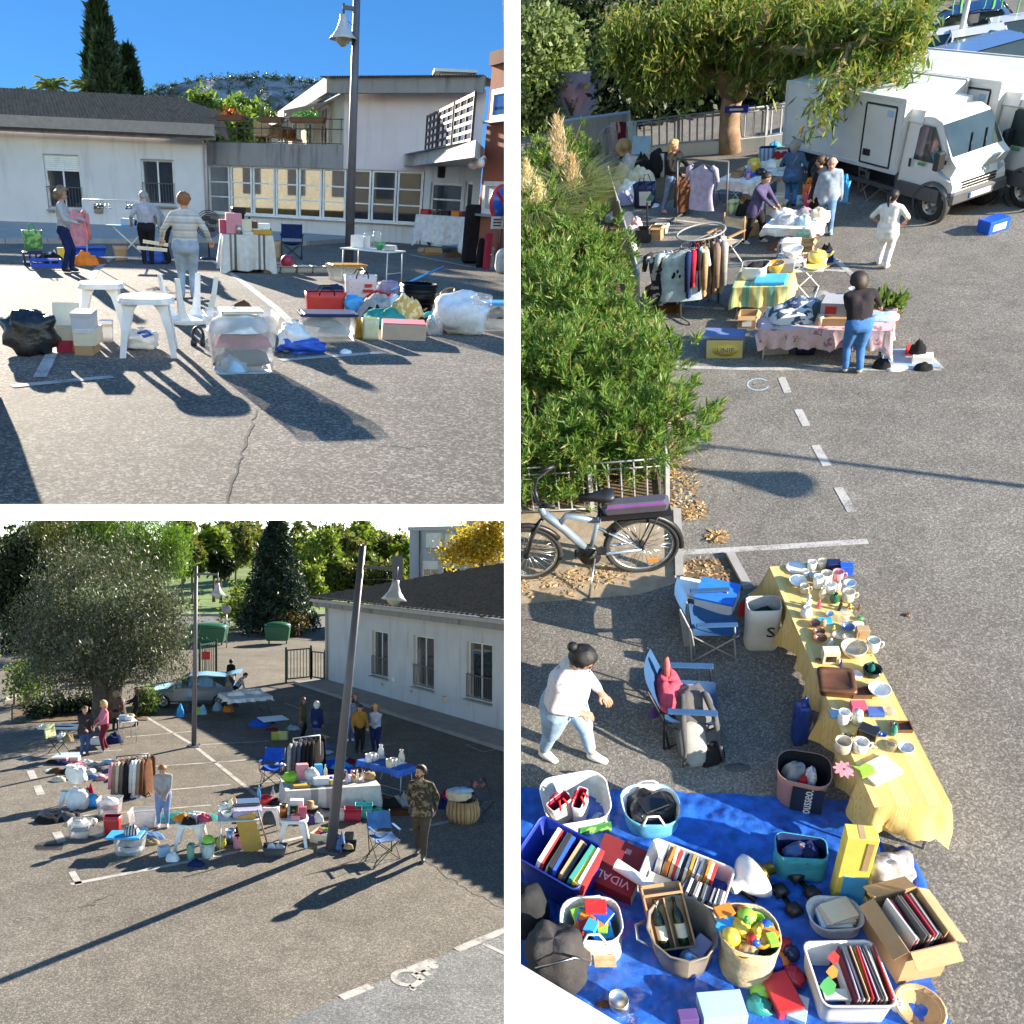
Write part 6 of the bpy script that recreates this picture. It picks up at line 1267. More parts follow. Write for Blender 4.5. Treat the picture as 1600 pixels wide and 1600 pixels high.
def truck(lb,rear,front,zbox0,ztop,wb,plate=NN):

 d=front-rear;a=atan2(d.y,d.x);k=wb/3.75;wd=1.45*k;t=TG('box_truck',lb,'truck',rear+RZ(a)@V((0,wd/2-.06,0)),a,'white refrigerated trucks');H=wd/2;xb0,xb1=-1.35*k,wb-1.1*k
 bx=PT(t,'cargo_box',MB().box(((xb0+xb1)/2,0,zbox0),(xb1-xb0,wd,ztop-zbox0),0,NN,.02),PW)
 g=MB()
 for z in(zbox0-.02,ztop-.05):
  for sy in(-1,1):g.box(((xb0+xb1)/2,sy*(H+.004),z),(xb1-xb0+.02,.03,.07))
 for x in(xb0,xb1):
  for sy in(-1,1):g.box((x,sy*(H+.004),zbox0),(.06,.035,ztop-zbox0))
 PT(bx,'edge_trim',g,K('silver','paint'))
 dx0,dx1,dz0,dz1=xb1-1.15*k,xb1-.22*k,zbox0+.06,ztop-.17
 g=MB();yy=-H-.006
 for c,s in((((dx0+dx1)/2,yy,dz0),(dx1-dx0,.02,.03)),(((dx0+dx1)/2,yy,dz1),(dx1-dx0,.02,.03)),((dx0,yy,dz0),(.03,.02,dz1-dz0)),((dx1,yy,dz0),(.03,.02,dz1-dz0))):g.box(c,s)
 dr=PT(t,'side_door',g,K('black'));PT(dr,'door_leaf',MB().box(((dx0+dx1)/2,yy+.004,dz0+.03),(dx1-dx0-.05,.012,dz1-dz0-.05)),PW);g=MB();g.box((dx0+.17,yy-.006,dz0+.16),(.2,.03,.13),0,NN,.01);g.box((dx0+.12,yy-.02,dz0+.2),(.06,.03,.06));PT(dr,'handle',g,K('black'));PT(dr,'sticker',MB().box((dx1-.15,yy-.004,dz1-.18),(.16,.006,.12)),K('lightblue','paper'))
 PT(bx,'sticker',MB().box((xb0+.55,yy+.002,zbox0+.14),(.36,.006,.07)),K('grey','paper'))
 g=MB();zt=ztop-.16*k;loft(g,[[(x,y,z)for y,z in((-.55*k,zt-.05),(-.6*k,zt-.3*k),(-.45*k,zt-.5*k),(.45*k,zt-.5*k),(.6*k,zt-.3*k),(.55*k,zt-.05))]for x in(xb1,xb1+.28*k,xb1+.4*k)]);cu=PT(t,'cooling_unit',g,PW);g=MB();[g.box((xb1+.402*k,0,zt-.2*k-.06*k*i),(.02,.75*k,.035*k))for i in rg(4)];PT(cu,'grille',g,K('black'))
# chassis, side guard, wheels
 g=MB();g.box(((xb0+wb)/2,0,.42*k),(wb-xb0+.4,.8*k,.2*k));g.box((xb0+.1,0,.4*k),(.1,wd*.9,.12*k));PT(t,'chassis',g,K('black'));g=MB();g.box((wb*.42,-H+.06,.42*k),(wb*.62,.04,.1*k));[g.box((x,-H+.09,.42*k),(.06,.05,zbox0-.42*k))for x in(wb*.15,wb*.45,wb*.7)];PT(t,'side_guard',g,K('grey','metal'))
 R=.37*k
 for x in(0,wb):
  for sy in(-1,1):wheel(t,x,sy*(H-.14*k),R,.24*k)
# cab
 cx0,cx1=xb1+.03,wb+.44*k;cw=.68*k
 prof=[(cx0,.42*k),(cx0,1.95*k),(cx0+.2*k,2.06*k),(cx0+.62*k,2.08*k),(cx0+.85*k,2.0*k),(cx0+1.32*k,1.36*k),(cx0+1.5*k,1.22*k),(cx1-.1*k,1.0*k),(cx1,.8*k),(cx1,.42*k)]
 ins=[0,.1*k,.13*k,.13*k,.13*k,.06*k,.05*k,.05*k,.06*k,.02]
 g=MB();n=len(prof);L=[(x,-cw+i,z)for(x,z),i in zip(prof,ins)];Rr=[(x,cw-i,z)for(x,z),i in zip(prof,ins)]
 g.add(L+Rr,[tp(rg(n-1,-1,-1)),tp(rg(n,2*n))]+[(i,(i+1)%n,n+(i+1)%n,n+i)for i in rg(n)]);cb=PT(t,'cab',g,PW)
 def face(i,u0,u1,v0,v1,off=.012):
  p0,p1=V((prof[i][0],0,prof[i][1])),V((prof[i+1][0],0,prof[i+1][1]));nn=(p1-p0).cross(V((0,1,0))).normalized();nn=nn if nn.z>0 else-nn
  a_,b_=p0.lerp(p1,v0)+nn*off,p0.lerp(p1,v1)+nn*off;return[(a_.x,u0*cw,a_.z),(a_.x,u1*cw,a_.z),(b_.x,u1*cw*1.02,b_.z),(b_.x,u0*cw*1.02,b_.z)]
 g=MB();g.add(face(4,-.83,.83,.06,.97),[(0,1,2,3)]);PT(cb,'windscreen',g,VG);g=MB();[g.tube([V(face(4,u,u,.97,.97,.03)[0]),V(face(4,u+.3,u+.3,.5,.5,.03)[0])],.012,4)for u in(-.3,.2)];PT(cb,'wiper',g,K('black'))
 for sy in(-1,1):
  g=MB();y=sy*(cw-.045*k);q=[(cx0+.32*k,1.2*k),(cx0+.32*k,1.84*k),(cx0+.4*k,1.92*k),(cx0+.72*k,1.9*k),(cx0+1.15*k,1.3*k),(cx0+1.12*k,1.2*k)];zz=lambda z:sy*(-.055*k*max(0,z/k-1.1)/.8-.045*k);g.add([(x,sy*(cw+.006)+zz(z),z)for x,z in q],[tp(rg(6))if sy>0 else tp(rg(5,-1,-1))]);w_=PT(cb,'side_window',g,VG)
  g=MB();g.box((cx0+1.2*k,sy*(cw+.12*k),1.16*k),(.14*k,.2*k,.38*k),0,NN,.03);g.box((cx0+1.2*k,sy*(cw+.03*k),1.24*k),(.06*k,.14*k,.08*k));PT(cb,'mirror',g,K('black'))
  PT(cb,'door_handle',MB().box((cx0+.3*k,sy*(cw+.01),1.05*k),(.05*k,.03,.18*k),0,NN,.01),K('black'))
  PT(cb,'green_label',MB().box((cx0+.62*k,sy*(cw+.004),1.12*k),(.2*k,.006,.07*k)),K('green','paper'))
  PT(cb,'lower_cladding',MB().box(((cx0+cx1)/2-.1*k,sy*(cw+.012),.42*k),((cx1-cx0)*.8,.05,.3*k),0,NN,.015),DG)
  PT(cb,'wheel_arch',MB().lathe([(R*1.28,-.03),(R*1.28,.045),(R*1.12,.05)],22,0,TR(wb,sy*(cw+.0),R*1.05)@RX(-sy*PI/2),caps=FF),DG)
  g=MB();g.add([(cx1-.5*k,sy*(cw-.035*k),1.14*k),(cx1-.06*k,sy*(cw-.2*k),.98*k),(cx1+.006,sy*(cw-.25*k),.86*k),(cx1-.08*k,sy*(cw+.002),.92*k),(cx1-.42*k,sy*(cw+.012),1.08*k)],[(0,1,2,3,4)if sy>0 else(4,3,2,1,0)]);PT(cb,'headlight',g,mat('headlamp_glass',(.45,.48,.5),.08,.3,.3,12))
  PT(cb,'fog_light',MB().box((cx1-.1*k,sy*cw*.84,.5*k),(.24*k,.24*k,.12*k),0,NN,.03),RIM)
 PT(cb,'bumper',MB().box((cx1-.02*k,0,.42*k),(.2*k,cw*1.98,.27*k),0,NN,.04),DG);g=MB();[g.box((cx1+.004,0,.72*k+.06*k*i),(.03,cw*1.15,.035*k))for i in rg(3)];PT(cb,'front_grille',g,K('black'))
 g=MB();g.box((cx1+.09*k,0,.5*k),(.015,.5*k,.11*k));g.box((cx1+.0905*k,-.235*k,.5*k),(.016,.04*k,.11*k),1);PT(cb,'number_plate',g,[K('white','paint'),K('blue','paint')])
 textpart(cb,'lettering',plate or 'IVECO',TR(cx1-.05*k,0,.99*k)@RZ(PI/2)@RX(rdn(52)),.17*k,K('grey','paint'));return t
r0_,f0_=at(1275,291),at(1450,345);truck('white refrigerated box truck nearest the stalls with a side door',r0_,f0_,zat(0,0,230,at(1240,281)),2.12,(f0_-r0_).length)
dd=(f0_-r0_).normalized();sd_=V((-dd.y,dd.x,0));q_=sd_*1.36+dd*.7
t2=truck('second white refrigerated truck parked behind the nearest one',r0_+q_,f0_+q_,zat(0,0,230,at(1240,281)),2.12,(f0_-r0_).length)
def car(lb,px,py,ang,L,body,gp='cars in the far car park',hatch=0,w=NN,wagon=FF,M=NN,glass=NN,win=.5,doors=TT):
 l=at(px,py);t=TG('parked_car',lb,'car',l,rz0(px,py)+rdn(ang),gp);k=L/4.1;w=(w or 1.72)*k;h=1.45*k;pm=body if not isinstance(body,(str,tp))else mat('car_paint_%s'%str(body),PAL[body]if isinstance(body,str)else body,.25,.2,.05,2,coat=.8)
 xs=[-2.02,-1.95,-1.3,-.5,.4,1.25,1.85,2.03];zb=[.35,.25,.24,.24,.24,.24,.25,.35];zt=[.62,.92,.95,.96,.96,.92,.8,.55];hw=[.74,.84,.86,.86,.86,.85,.8,.66]
 secs=[]
 for x,b_,z,y in zip(xs,zb,zt,hw):y*=w/1.72;secs.append([(x*k,-y,(b_+.12)*k),(x*k,-y*.9,b_*k),(x*k,y*.9,b_*k),(x*k,y,(b_+.12)*k),(x*k,y*1.0,(z-.18)*k),(x*k,y*.93,z*k),(x*k,-y*.93,z*k),(x*k,-y*1.0,(z-.18)*k)])
 g=MB();loft(g,secs,0,FF);PT(t,'body',g,pm)
 cs=[(-1.9 if hatch else-1.45,.93,.8),(-1.55 if hatch else-1.1,1.38,.62),(-.6,1.46,.64),(.15,1.42,.63),(1.05,.95,.78)];g=MB();sc=[]
 for x,z,y in cs:y*=w/1.72;sc.append([(x*k,-y*(1 if z<1 else 1.16),.9*k),(x*k,y*(1 if z<1 else 1.16),.9*k),(x*k,y,z*k),(x*k,-y,z*k)])
 loft(g,sc,0,FF);cb=PT(t,'cabin',g,glass or VG);g=MB();y=.62*w/1.72*k/k
 g.add([(x*k,s*yy*w/1.72,(z+.012)*k)for x,z,yy in((-1.5 if hatch else-1.08,1.39,.63),(-.6,1.47,.65),(.16,1.43,.64))for s in(-1,1)],[(0,1,3,2),(2,3,5,4)]);PT(t,'roof',g,pm)
 for sy in(-1,1):
  g=MB()
  for(x0,z0,y0),(x1,z1,y1)in((((1.05,.95,.8)),(.15,1.43,.645)),((-.25,.95,.865),(-.25,1.45,.66)),((cs[0][0],.95,.8),(cs[1][0],1.4,.64)),((.15,1.43,.645),(cs[1][0],1.4,.64))):g.tube([(x0*k,sy*y0*w/1.72,z0*k),(x1*k,sy*y1*w/1.72,z1*k)],.03*k,5)
  PT(t,'pillar',g,pm);PT(t,'mirror',MB().box((.75*k,sy*.98*w/1.72,.95*k),(.16*k,.2*k,.13*k),0,NN,.03),pm)
  g=MB();g.add([(1.75*k,sy*.82*w/1.72,.72*k),(2.0*k,sy*.64*w/1.72,.66*k),(2.04*k,sy*.5*w/1.72,.55*k),(1.95*k,sy*.76*w/1.72,.56*k)],[(0,1,2,3)if sy>0 else(3,2,1,0)]);PT(t,'headlight',g,mat('headlamp_glass',(.45,.48,.5),.08));PT(t,'tail_light',MB().box((-1.99*k,sy*.66*w/1.72,.62*k),(.08*k,.2*k,.22*k),0,NN,.02),K('crimson','gloss'))
 PT(t,'grille',MB().box((2.0*k,0,.3*k),(.08*k,w*.6,.16*k)),K('black'));PT(t,'number_plate',MB().box((2.05*k,0,.4*k),(.02,.5*k,.11*k)),K('white','paint'))
 for x in(-1.25,1.27):
  for sy in(-1,1):wheel(t,x*k,sy*(w/2-.08*k),.31*k,.2*k)
 return t,k,w
car('white hatchback on the left in the far car park',1462,127,-58,3.3,(.7,.7,.68));car('white car with a black grille parked beside the lamp pole',1512,134,-58,3.5,(.72,.72,.7));car('dark blue saloon behind the white cars',1480,97,-150,3.7,'navy');car('silver car at the right edge of the far car park',1570,108,-55,3.3,'silver')
t3=car('dark blue van roof showing behind the two trucks',1520,190,-35,4.6,'denim',w=2.0)
g=MB();l=at(1486,128);g.tube([(0,0,0),(0,0,6)],[.07,.05],10);solo('pole',g,K('silver','paint'),'thin white pole rising between the white cars','pole',l,0,M=TR(l)@RY(.02))
GP('grass_verge',[(1520,200),(1640,215),(1640,150),(1545,135)],mat('mown_grass',(.13,.17,.05)),.03)
g=MB();l=at(1548,150);g.box((0,0,0),(.06,.06,1.0));g.box((0,-.04,.35),(.5,.03,.75),1);solo('info_board',g,[K('silver','metal'),K('lightblue','paint')],'small blue and white notice board on the grass verge','sign',l,rz0(1548,150))
p0,p1=at(1440,92),at(1640,96);GF=Bld('mesh_fence','green wire mesh fence behind the far parked cars','fence',p0);fence_run(GF,[p0.lerp(p1,k/4)for k in rg(5)],1.6,.35,.012,K('green','paint'),rails=(.05,.5,.98));GP('dry_bank',[(1430,88),(1640,92),(1640,30),(1430,30)],mat('dry_grass',(.28,.24,.12),.95,0,.4,3),.02)
for k,(x,y,w_)in en(((1450,40,26),(1500,30,30),(1560,40,34))):c=pt(x,y,30+k);s=30/F*1.5;tree('far_bush',['leafy bush at the top beside the pole, left one','leafy bush at the top right of the pole','dark leafy tree in the far top right corner'][k],V((c.x,c.y,0)),[(0,0,c.z,w_*s,w_*s*.7,24*s)],60,60,.2,GR if k<2 else DRK,(0,0,c.z*.6),.3,.6,cat='bush',tr=.1)
# sign, blue plate on the trunk
l=at(985,140);g=MB();z=zat(0,0,73,l);g.lathe([(.3,-.01),(.3,.01)],20,0,TR(0,0,z)@RX(PI/2));S2=TG('no_parking_sign','distant round no parking sign among the leaves','road sign',l,rz0(985,140));PT(S2,'red_ring',g,K('red'));PT(S2,'blue_disc',MB().lathe([(.22,-.02),(.22,.0)],20,0,TR(0,-.01,z)@RX(PI/2)),K('blue'));PT(S2,'post',MB().tube([(0,.03,0),(0,.03,z)],.03,6),K('silver','metal'))
l=at(1148,236)+V((-.3,-.5,0));z=zat(0,0,176,l);t=solo('name_plate',MB().box((0,0,0),(.62,.03,.16)),K((.02,.03,.3),'paint'),'small dark blue plate fixed on the eucalyptus trunk','sign',l+V((0,0,z)),rz0(1148,236))
PT(t,'lettering',MB().box((0,0,0),(.36,.006,.05)),K('white','paint')).location=(0,-.018,.055)
# street lamp outside the picture on the right: only its shade shows
sdir=V((sin(rdn(136)),cos(rdn(136)),0))/math.tan(rdn(24));zt_=4.6;st_,sb_=at(1056,690),at(1236,757);base_=st_+sdir*zt_;zb_=zt_-1.25;av=sb_+sdir*zb_-base_
bx_,by_=W.proj(base_);W_at=at;L_=av.length;t=TG('lamp_post','bell lamp post standing right of the picture','street lamp',base_,atan2(av.y,av.x));pm_=mat('post_paint',(.12,.115,.13));PT(t,'pole',MB().tube([(0,0,0),(0,0,zt_)],[.06,.035],10),pm_);PT(t,'arm',MB().tube([(0,0,zt_-.25),(L_,0,zt_-.3)],.03,6),pm_);PT(t,'lamp_shade',MB().lathe([(.03,.9),(.05,.55),(.14,.3),(.32,0),(0,-.1)],18,0,TR(L_,0,zb_)),mat('lamp_enamel',(.5,.49,.5)))
# SIDE YARD: people and stalls
use(W2)
# --- the woman walking in the foreground
person('person with dark hair bun in spotted white top and pale jeans walking right',893,1185,H=1.93,face=62,lean=14,head=(26,8),arms=((-.07,-.14,.56),(.1,-.17,.54)),feet=((-.06,.12),(.05,-.12)),top=spots('spotted_white',(.66,.6,.64),(.12,.1,.14),34,.67,.85),legs=(.3,.42,.58),shoes='white',skin=(.42,.22,.14),hair=('bun','black'),names=('top','jeans'),b=1.36,crop=.2,glasses=TT,vox=.011,sleeve=.95)
# --- bicycle
def bicycle(lb,px0,px1,py0,py1):
 a,b=at(px0,py0),at(px1,py1);d=(b-a);L=d.length;t=TG('bicycle',lb,'bicycle',a,atan2(d.y,d.x));k=L/1.08;R=.34*k;fr=mat('frame_silver_blue',(.3,.38,.48),.35,.5,.1,4);bk=K('black');LN=.0
 def wh(x):
  w_=PT(t,'wheel',MB().tube([(x+R*.95*cos(q),0,R+R*.95*sin(q))for q in lsp(0,2*PI,41)[:-1]],.026*k,8,closed=TT),TYRE);PT(w_,'rim',MB().tube([(x+R*.87*cos(q),0,R+R*.87*sin(q))for q in lsp(0,2*PI,41)[:-1]],.016*k,6,closed=TT),K('silver','metal'))
  for i in rg(28):q=2*PI*i/28;g=MB()if i==0 else g;g.tube([(x+.03*k*cos(q+.5),(.03 if i%2 else-.03)*k,R+.03*k*sin(q+.5)),(x+R*.86*cos(q),0,R+R*.86*sin(q))],.0028*k,4)
  PT(w_,'spokes',g,K('silver','metal'),kind='stuff');PT(w_,'hub',MB().lathe([(.03*k,-.05*k),(.03*k,.05*k)],10,0,TR(x,0,R)@RX(PI/2)),bk)
  PT(t,'mudguard',MB().tube([(x+R*1.06*cos(q),0,R+R*1.06*sin(q))for q in(lsp(.15*PI,1.05*PI,16)if x==0 else lsp(-.05*PI,.85*PI,16))],.028*k,6),bk);return w_
 wh(0);rw=wh(L);HT=V((.2*k,0,.88*k));BB=V((L*.56,0,.3*k));ST=V((L*.66,0,.74*k));RA_=V((L,0,R));MID=HT.lerp(ST,.42)+V((0,0,-.05*k))
 for nm,p,r in(('main_tube',[HT+V((.02,0,-.06*k)),HT.lerp(BB,.45),BB],[.045*k,.042*k,.04*k]),('top_tube',[HT.lerp(BB,.35),MID+V((0,0,.01)),ST+V((0,0,-.06*k))],.032*k),('seat_tube',[BB,ST],.022*k),('head_tube',[HT+V((.02*k,0,-.1*k)),HT+V((-.02*k,0,.06*k))],.034*k)):PT(t,nm,MB().tube(p,r,9),fr)
 for sy in(-1,1):o=V((0,sy*.06*k,0));PT(t,'chain_stay',MB().tube([BB,BB.lerp(RA_,.3)+o,RA_+o],.014*k,6),fr);PT(t,'seat_stay',MB().tube([ST.lerp(BB,.3),RA_+o],.012*k,6),fr);PT(t,'fork_blade',MB().tube([HT+V((.0,0,-.1*k)),V((.08*k,sy*.055*k,.6*k)),V((0,sy*.055*k,R))],.017*k,6),bk)
 PT(t,'seat_post',MB().tube([ST,ST+V((.01,0,.2*k))],.014*k,6),bk);g=MB();z=ST.z+.22*k;loft(g,[[(ST.x+x*k,y*w*k,z+(h+.0)*k)for y,h in((-1,0),(-.8,.045),(.8,.045),(1,0),(.5,-.03),(-.5,-.03))]for x,w,h in((-.17,.02,0),(-.05,.035,0),(.06,.085,.01),(.12,.09,.02),(.15,.06,.03))],0,TT);PT(t,'saddle',g,bk)
 g=MB();g.tube([HT+V((-.02*k,0,.04*k)),HT+V((-.04*k,0,.22*k))],.016*k,6);g.tube([HT+V((.12*k,-.3*k,.26*k)),HT+V((-.02*k,-.18*k,.23*k)),HT+V((-.05*k,0,.22*k)),HT+V((-.02*k,.18*k,.23*k)),HT+V((.12*k,.3*k,.26*k))],.013*k,6);hb=PT(t,'handlebar',g,bk);[PT(hb,'grip',MB().tube([HT+V((.0*k,sy*.27*k,.245*k)),HT+V((.14*k,sy*.31*k,.265*k))],.02*k,7),bk)for sy in(-1,1)]
 g=MB();g.box((L*.96,0,2*R+.06*k),(.62*k,.17*k,.025*k));[g.tube([(L*.96+s*.2*k,q*.06*k,2*R+.06*k),(L,q*.06*k,R)],.008*k,5)for s in(-1,1)for q in(-1,1)];cr=PT(t,'luggage_rack',g,bk);PT(t,'battery_box',MB().box((L*.96,0,2*R+.09*k),(.56*k,.15*k,.13*k),0,NN,.03*k,1.05),mat('battery_grey',(.07,.065,.085),.4));PT(t,'purple_strip',MB().box((L*.96,-.074*k,2*R+.2*k),(.5*k,.012*k,.015*k)),K((.25,.06,.3)))
 PT(t,'chainwheel',MB().lathe([(.1*k,-.01),(.1*k,.01)],20,0,TR(BB+V((0,-.07*k,0)))@RX(PI/2)),bk);PT(t,'motor',MB().blob(tp(BB+V((-.02*k,-.0*k,0))),(.11*k,.07*k,.1*k),12,8,0,.05),bk)
 for s,q in((-1,.9),(1,.9+PI)):e=BB+V((.17*k*cos(q),s*.1*k,.17*k*sin(q)));PT(t,'crank',MB().tube([BB+V((0,s*.09*k,0)),e],.011*k,5),K('silver','metal'));PT(t,'pedal',MB().box((e.x,e.y+s*.05*k,e.z-.012*k),(.09*k,.09*k,.025*k)),bk)
 PT(t,'kickstand',MB().tube([BB+V((.04*k,-.08*k,-.02*k)),(L*.52,-.34*k,0)],.012*k,6),K('silver','metal'));PT(rw,'reflector',MB().box((L+R*.3,-.05,R*.45),(.09*k,.012,.045*k),0,NN,.005),K('orange','gloss'));return t
bk_=bicycle('silver blue electric bicycle parked on its stand against the front fence',829,1003,904,893);clip_left(bk_,803)
# --- yellow table with crockery
q1=[(1226,885),(1328,878),(1450,1250),(1318,1262)];RT=QR(q1,.74);RT=(RT[0],RT[1]*.82,RT[2],RT[3])
table('long folding table under the yellow cloth',0,.74,'white','grey',rect=RT)
def provencal():
 m,n,p=_nodes('provencal_cloth');co=_co(n);sp=n.nodes.new('ShaderNodeSeparateXYZ');n.links.new(co,sp.inputs[0])
 def mth(op,a,b=NN):
  k=n.nodes.new('ShaderNodeMath');k.operation=op
  for i,v in en((a,b)):
   if v is NN:continue
   if hasattr(v,'links'):n.links.new(v,k.inputs[i])
   else:k.inputs[i].default_value=v
  return k.outputs[0]
 fr=mth('FRACT',mth('MULTIPLY',sp.outputs[0],4.3));band=_ramp(n,fr,[(.0,(.62,.43,.15)),(.48,(.62,.43,.15)),(.5,(.5,.34,.1)),(.52,(.68,.5,.2)),(.97,(.68,.5,.2)),(1,(.5,.33,.1))])
 v=n.nodes.new('ShaderNodeTexVoronoi');v.inputs['Scale'].default_value=42;v.inputs['Randomness'].default_value=0;n.links.new(co,v.inputs[0]);dots=_ramp(n,v.outputs['Distance'],[(.2,1),(.28,0)]);inb=_ramp(n,fr,[(.05,1),(.06,0)])
 k=mth('MULTIPLY',dots,_ramp(n,fr,[(.5,0),(.53,1),(.96,1),(.99,0)]));c=_mix(n,k,band,(.4,.2,.05))
 v2=n.nodes.new('ShaderNodeTexVoronoi');v2.inputs['Scale'].default_value=8.6;v2.inputs['Randomness'].default_value=.25;n.links.new(co,v2.inputs[0]);f2=_ramp(n,v2.outputs['Distance'],[(.16,1),(.2,0)]);k2=mth('MULTIPLY',f2,_ramp(n,fr,[(.02,0),(.05,1),(.44,1),(.48,0)]));c=_mix(n,k2,c,(.16,.05,.02))
 n.links.new(c,p.inputs['Base Color']);p.inputs['Roughness'].default_value=.9;_bump(n,p,_nz(n,co,30,3),.25);MATS['provencal_cloth']=m;return m
YC=cloth('yellow printed tablecloth with brown sprigs and dotted bands over the long table',RT,.74,.5,provencal(),.02,.14,.07,seed=5,sides=(1.0,.9,.95,.9))
def y_(kind,lb,px,py,wpx,col,**k):
 z=.752;l=at(px,py,z);return ware(kind,lb,l,wpx*mpp(px,py,z),col,k.pop('rz',rz0(px,py,z)),**k)
FL=K('cream','ceramic')
tail=' on the yellow cloth'
for a in(('plate','large white and blue painted plate at the far left corner',1243,888,32,'white',dict(col2='sky')),('cup','white tea cup next to the painted plate',1268,888,15,'white'),('cup','white cup with a spoon at the far edge',1284,886,15,'cream'),('box','dark blue tin behind the pink cup',1302,890,22,'navy',dict(h=.12,surf='gloss')),('bottle','thin flesh coloured candle between the blue tins',1311,888,6,'pink',dict(cat='candle')),('box','bright blue tin at the far right corner',1321,896,20,'blue',dict(h=.13,surf='gloss')),('bowl','large white bowl with green foot near the far left',1246,913,28,'white'),('cup','small white cup above the large bowl',1258,899,11,'white'),('bowl','pale grey sugar bowl',1273,903,20,(.5,.5,.55)),('mug','flowered mug in front of the blue tin',1290,908,19,(.6,.5,.42)),('mug','pink mug near the far right',1308,905,18,'pink'),('bowl','glazed white bowl with blue inside at the right edge',1327,915,20,'lightblue'),('mug','plain pale mug on the left with nothing beside it',1256,925,15,'beige'),('jug','tall white jug in the second row',1277,917,16,'white',.16),('mug','white mug with green inside',1296,924,18,'white'),('bottle','clear glass phial standing among white mugs',1310,922,7,(.6,.6,.6),.14),('vase','small cream vase in the middle',1284,935,13,'cream'),('vase','dark green round vase',1303,941,16,(.02,.1,.05),.13),('jug','cream jug with a cup inside',1324,937,20,'cream'),('figurine','white china lady with a pointed hat',1262,950,15,'white',.2),('figurine','pink china figure',1279,949,11,'rose'),('figurine','black cat figure',1312,953,9,'black',.16),('figurine','gilt brass ornament',1327,952,16,'gold',dict(h=.08,surf='metal')),('vase','white pitcher with a flowered belly',1259,963,20,'white',.14),('bowl','small blue and white dish',1296,962,14,'lightblue'),('jar','clear glass jar with glass beads',1318,968,18,(.55,.55,.5),dict(surf='clear')),('figurine','brown bird ornament at the right edge',1342,952,10,'brown',.07),('lump','sprig of green leaves',1344,968,12,'green'),('box','blue and white picture tile',1289,971,22,'sky',.02),('bowl','brown pottery bowl in a brown set',1273,978,19,'brown'),('bowl','second brown pottery bowl below the first',1279,991,20,'brown'),('bowl','third brown pottery bowl with nuts',1281,1001,22,(.2,.08,.04)),('jar','pink topped jar beside the brown bowls',1286,977,10,'tan'),('plate','cream oval dish at the right',1340,977,20,'cream'),('bowl','blue enamel pot with white rim',1324,984,22,(.1,.16,.35)),('bowl','clear glass bowl',1309,996,20,(.5,.52,.52),dict(surf='clear')),('bowl','clear glass ashtray',1324,999,18,(.55,.57,.55),dict(surf='clear')),('box','wooden owl box at the right edge',1346,994,20,'tan',.12),('figurine','yellow duck figure',1302,986,8,'yellow'),('figurine','grey pigeon figure',1297,1008,14,'silver',.1),('box','white cube box with dark window',1296,1032,26,'cream',dict(h=.16,col2='black')),('bowl','long oval stoneware casserole',1332,1024,42,'beige',.13),('mug','tall white and grey cup at the right edge',1362,1016,21,(.55,.57,.55),.15),('figurine','small purple figure',1314,1040,9,'purple'),('lump','dark pine cone at the left',1278,1032,9,'brown'),('plate','white china plaque lying flat',1337,1055,22,'white'),('basket','dark wicker basket holding green glass',1362,1053,30,(.03,.03,.025),.08),('vase','dark green glass vase inside the wicker basket',1360,1050,13,(.02,.14,.12)),('tray','shallow wooden crate of dark beads',1345,1085,30,'brown',.05),('bowl','white divided dish at the right',1373,1083,36,'white',.07),('box','blue and white soap packet',1308,1118,24,'lightblue',.04),('mug','tall white cup full of brown powder',1316,1130,18,'white',.17),('box','red and pink gift box',1340,1108,24,'rose',dict(h=.08,surf='paper')),('jar','silver topped milk bottle',1338,1128,17,(.5,.55,.5),dict(h=.15,col2='silver')),('box','dark blue playing card packet',1367,1115,26,(.06,.12,.35),dict(h=.05,surf='paper')),('ball','clear glass globe with a dark figure',1389,1116,18,(.3,.32,.36),dict(surf='clear')),('lump','black bead bracelet',1325,1153,14,'black',.05),('box','long black camera case',1356,1148,30,'black',dict(h=.09,rz=-1.0)),('bowl','tiny blue glass dish, upper one',1369,1140,11,'blue'),('bowl','tiny blue glass dish, lower one',1380,1150,10,'blue'),('vase','green glass bottle with a silver top',1395,1148,12,'teal',.16),('tray','dark brown leather tray at the right edge',1408,1138,30,'brown',.04),('jar','clear glass scent bottle',1391,1170,18,(.6,.52,.35),dict(surf='clear',h=.1,col2='black')),('bowl','small gold dish',1334,1150,9,'gold',dict(surf='metal')),('mug','beige mug at the front left',1315,1172,26,'beige'),('mug','red and white mug beside the beige mug',1343,1172,24,'white'),('bowl','silver and dark bowl at the front right edge',1414,1173,26,'silver',.06),('lump','brown amber ornament',1364,1168,14,'tan'),('book','white and sky blue picture book',1375,1205,58,'white',dict(h=.03,col2='sky',surf='paper',rz=rz0(1375,1205)+.5))):
 e=a[6]if len(a)>6 else{};y_(a[0],a[1]+tail,*a[2:6],**(e if isinstance(e,dict)else dict(h=e)))
z=.752;l=at(1306,1071,z);s=56*mpp(1306,1071,z);t=TG('cake_tin','large square brown cake tin in the middle of the yellow cloth','tin',l,rz0(1306,1071,z)-.1);g=MB();Lp=lambda f,zz:[(x,y,zz)for x,y,zz in ring(s*f,s*f,s*.12,zz,4)];shell(g,[Lp(.96,0),Lp(.98,.05),Lp(1.02,.055),Lp(1.03,.08),Lp(.97,.095),Lp(.75,.095),Lp(.72,.088)]);PT(t,'body',g,mat('old_brown_tin',(.13,.055,.028),.4,.3,.4,6))
def flower(cx,cy,r,n=10):return[((r*(1+.18*cos(n*q)))*cos(q)+cx,(r*(1+.18*cos(n*q)))*sin(q)+cy)for q in lsp(0,2*PI,81)[:-1]]
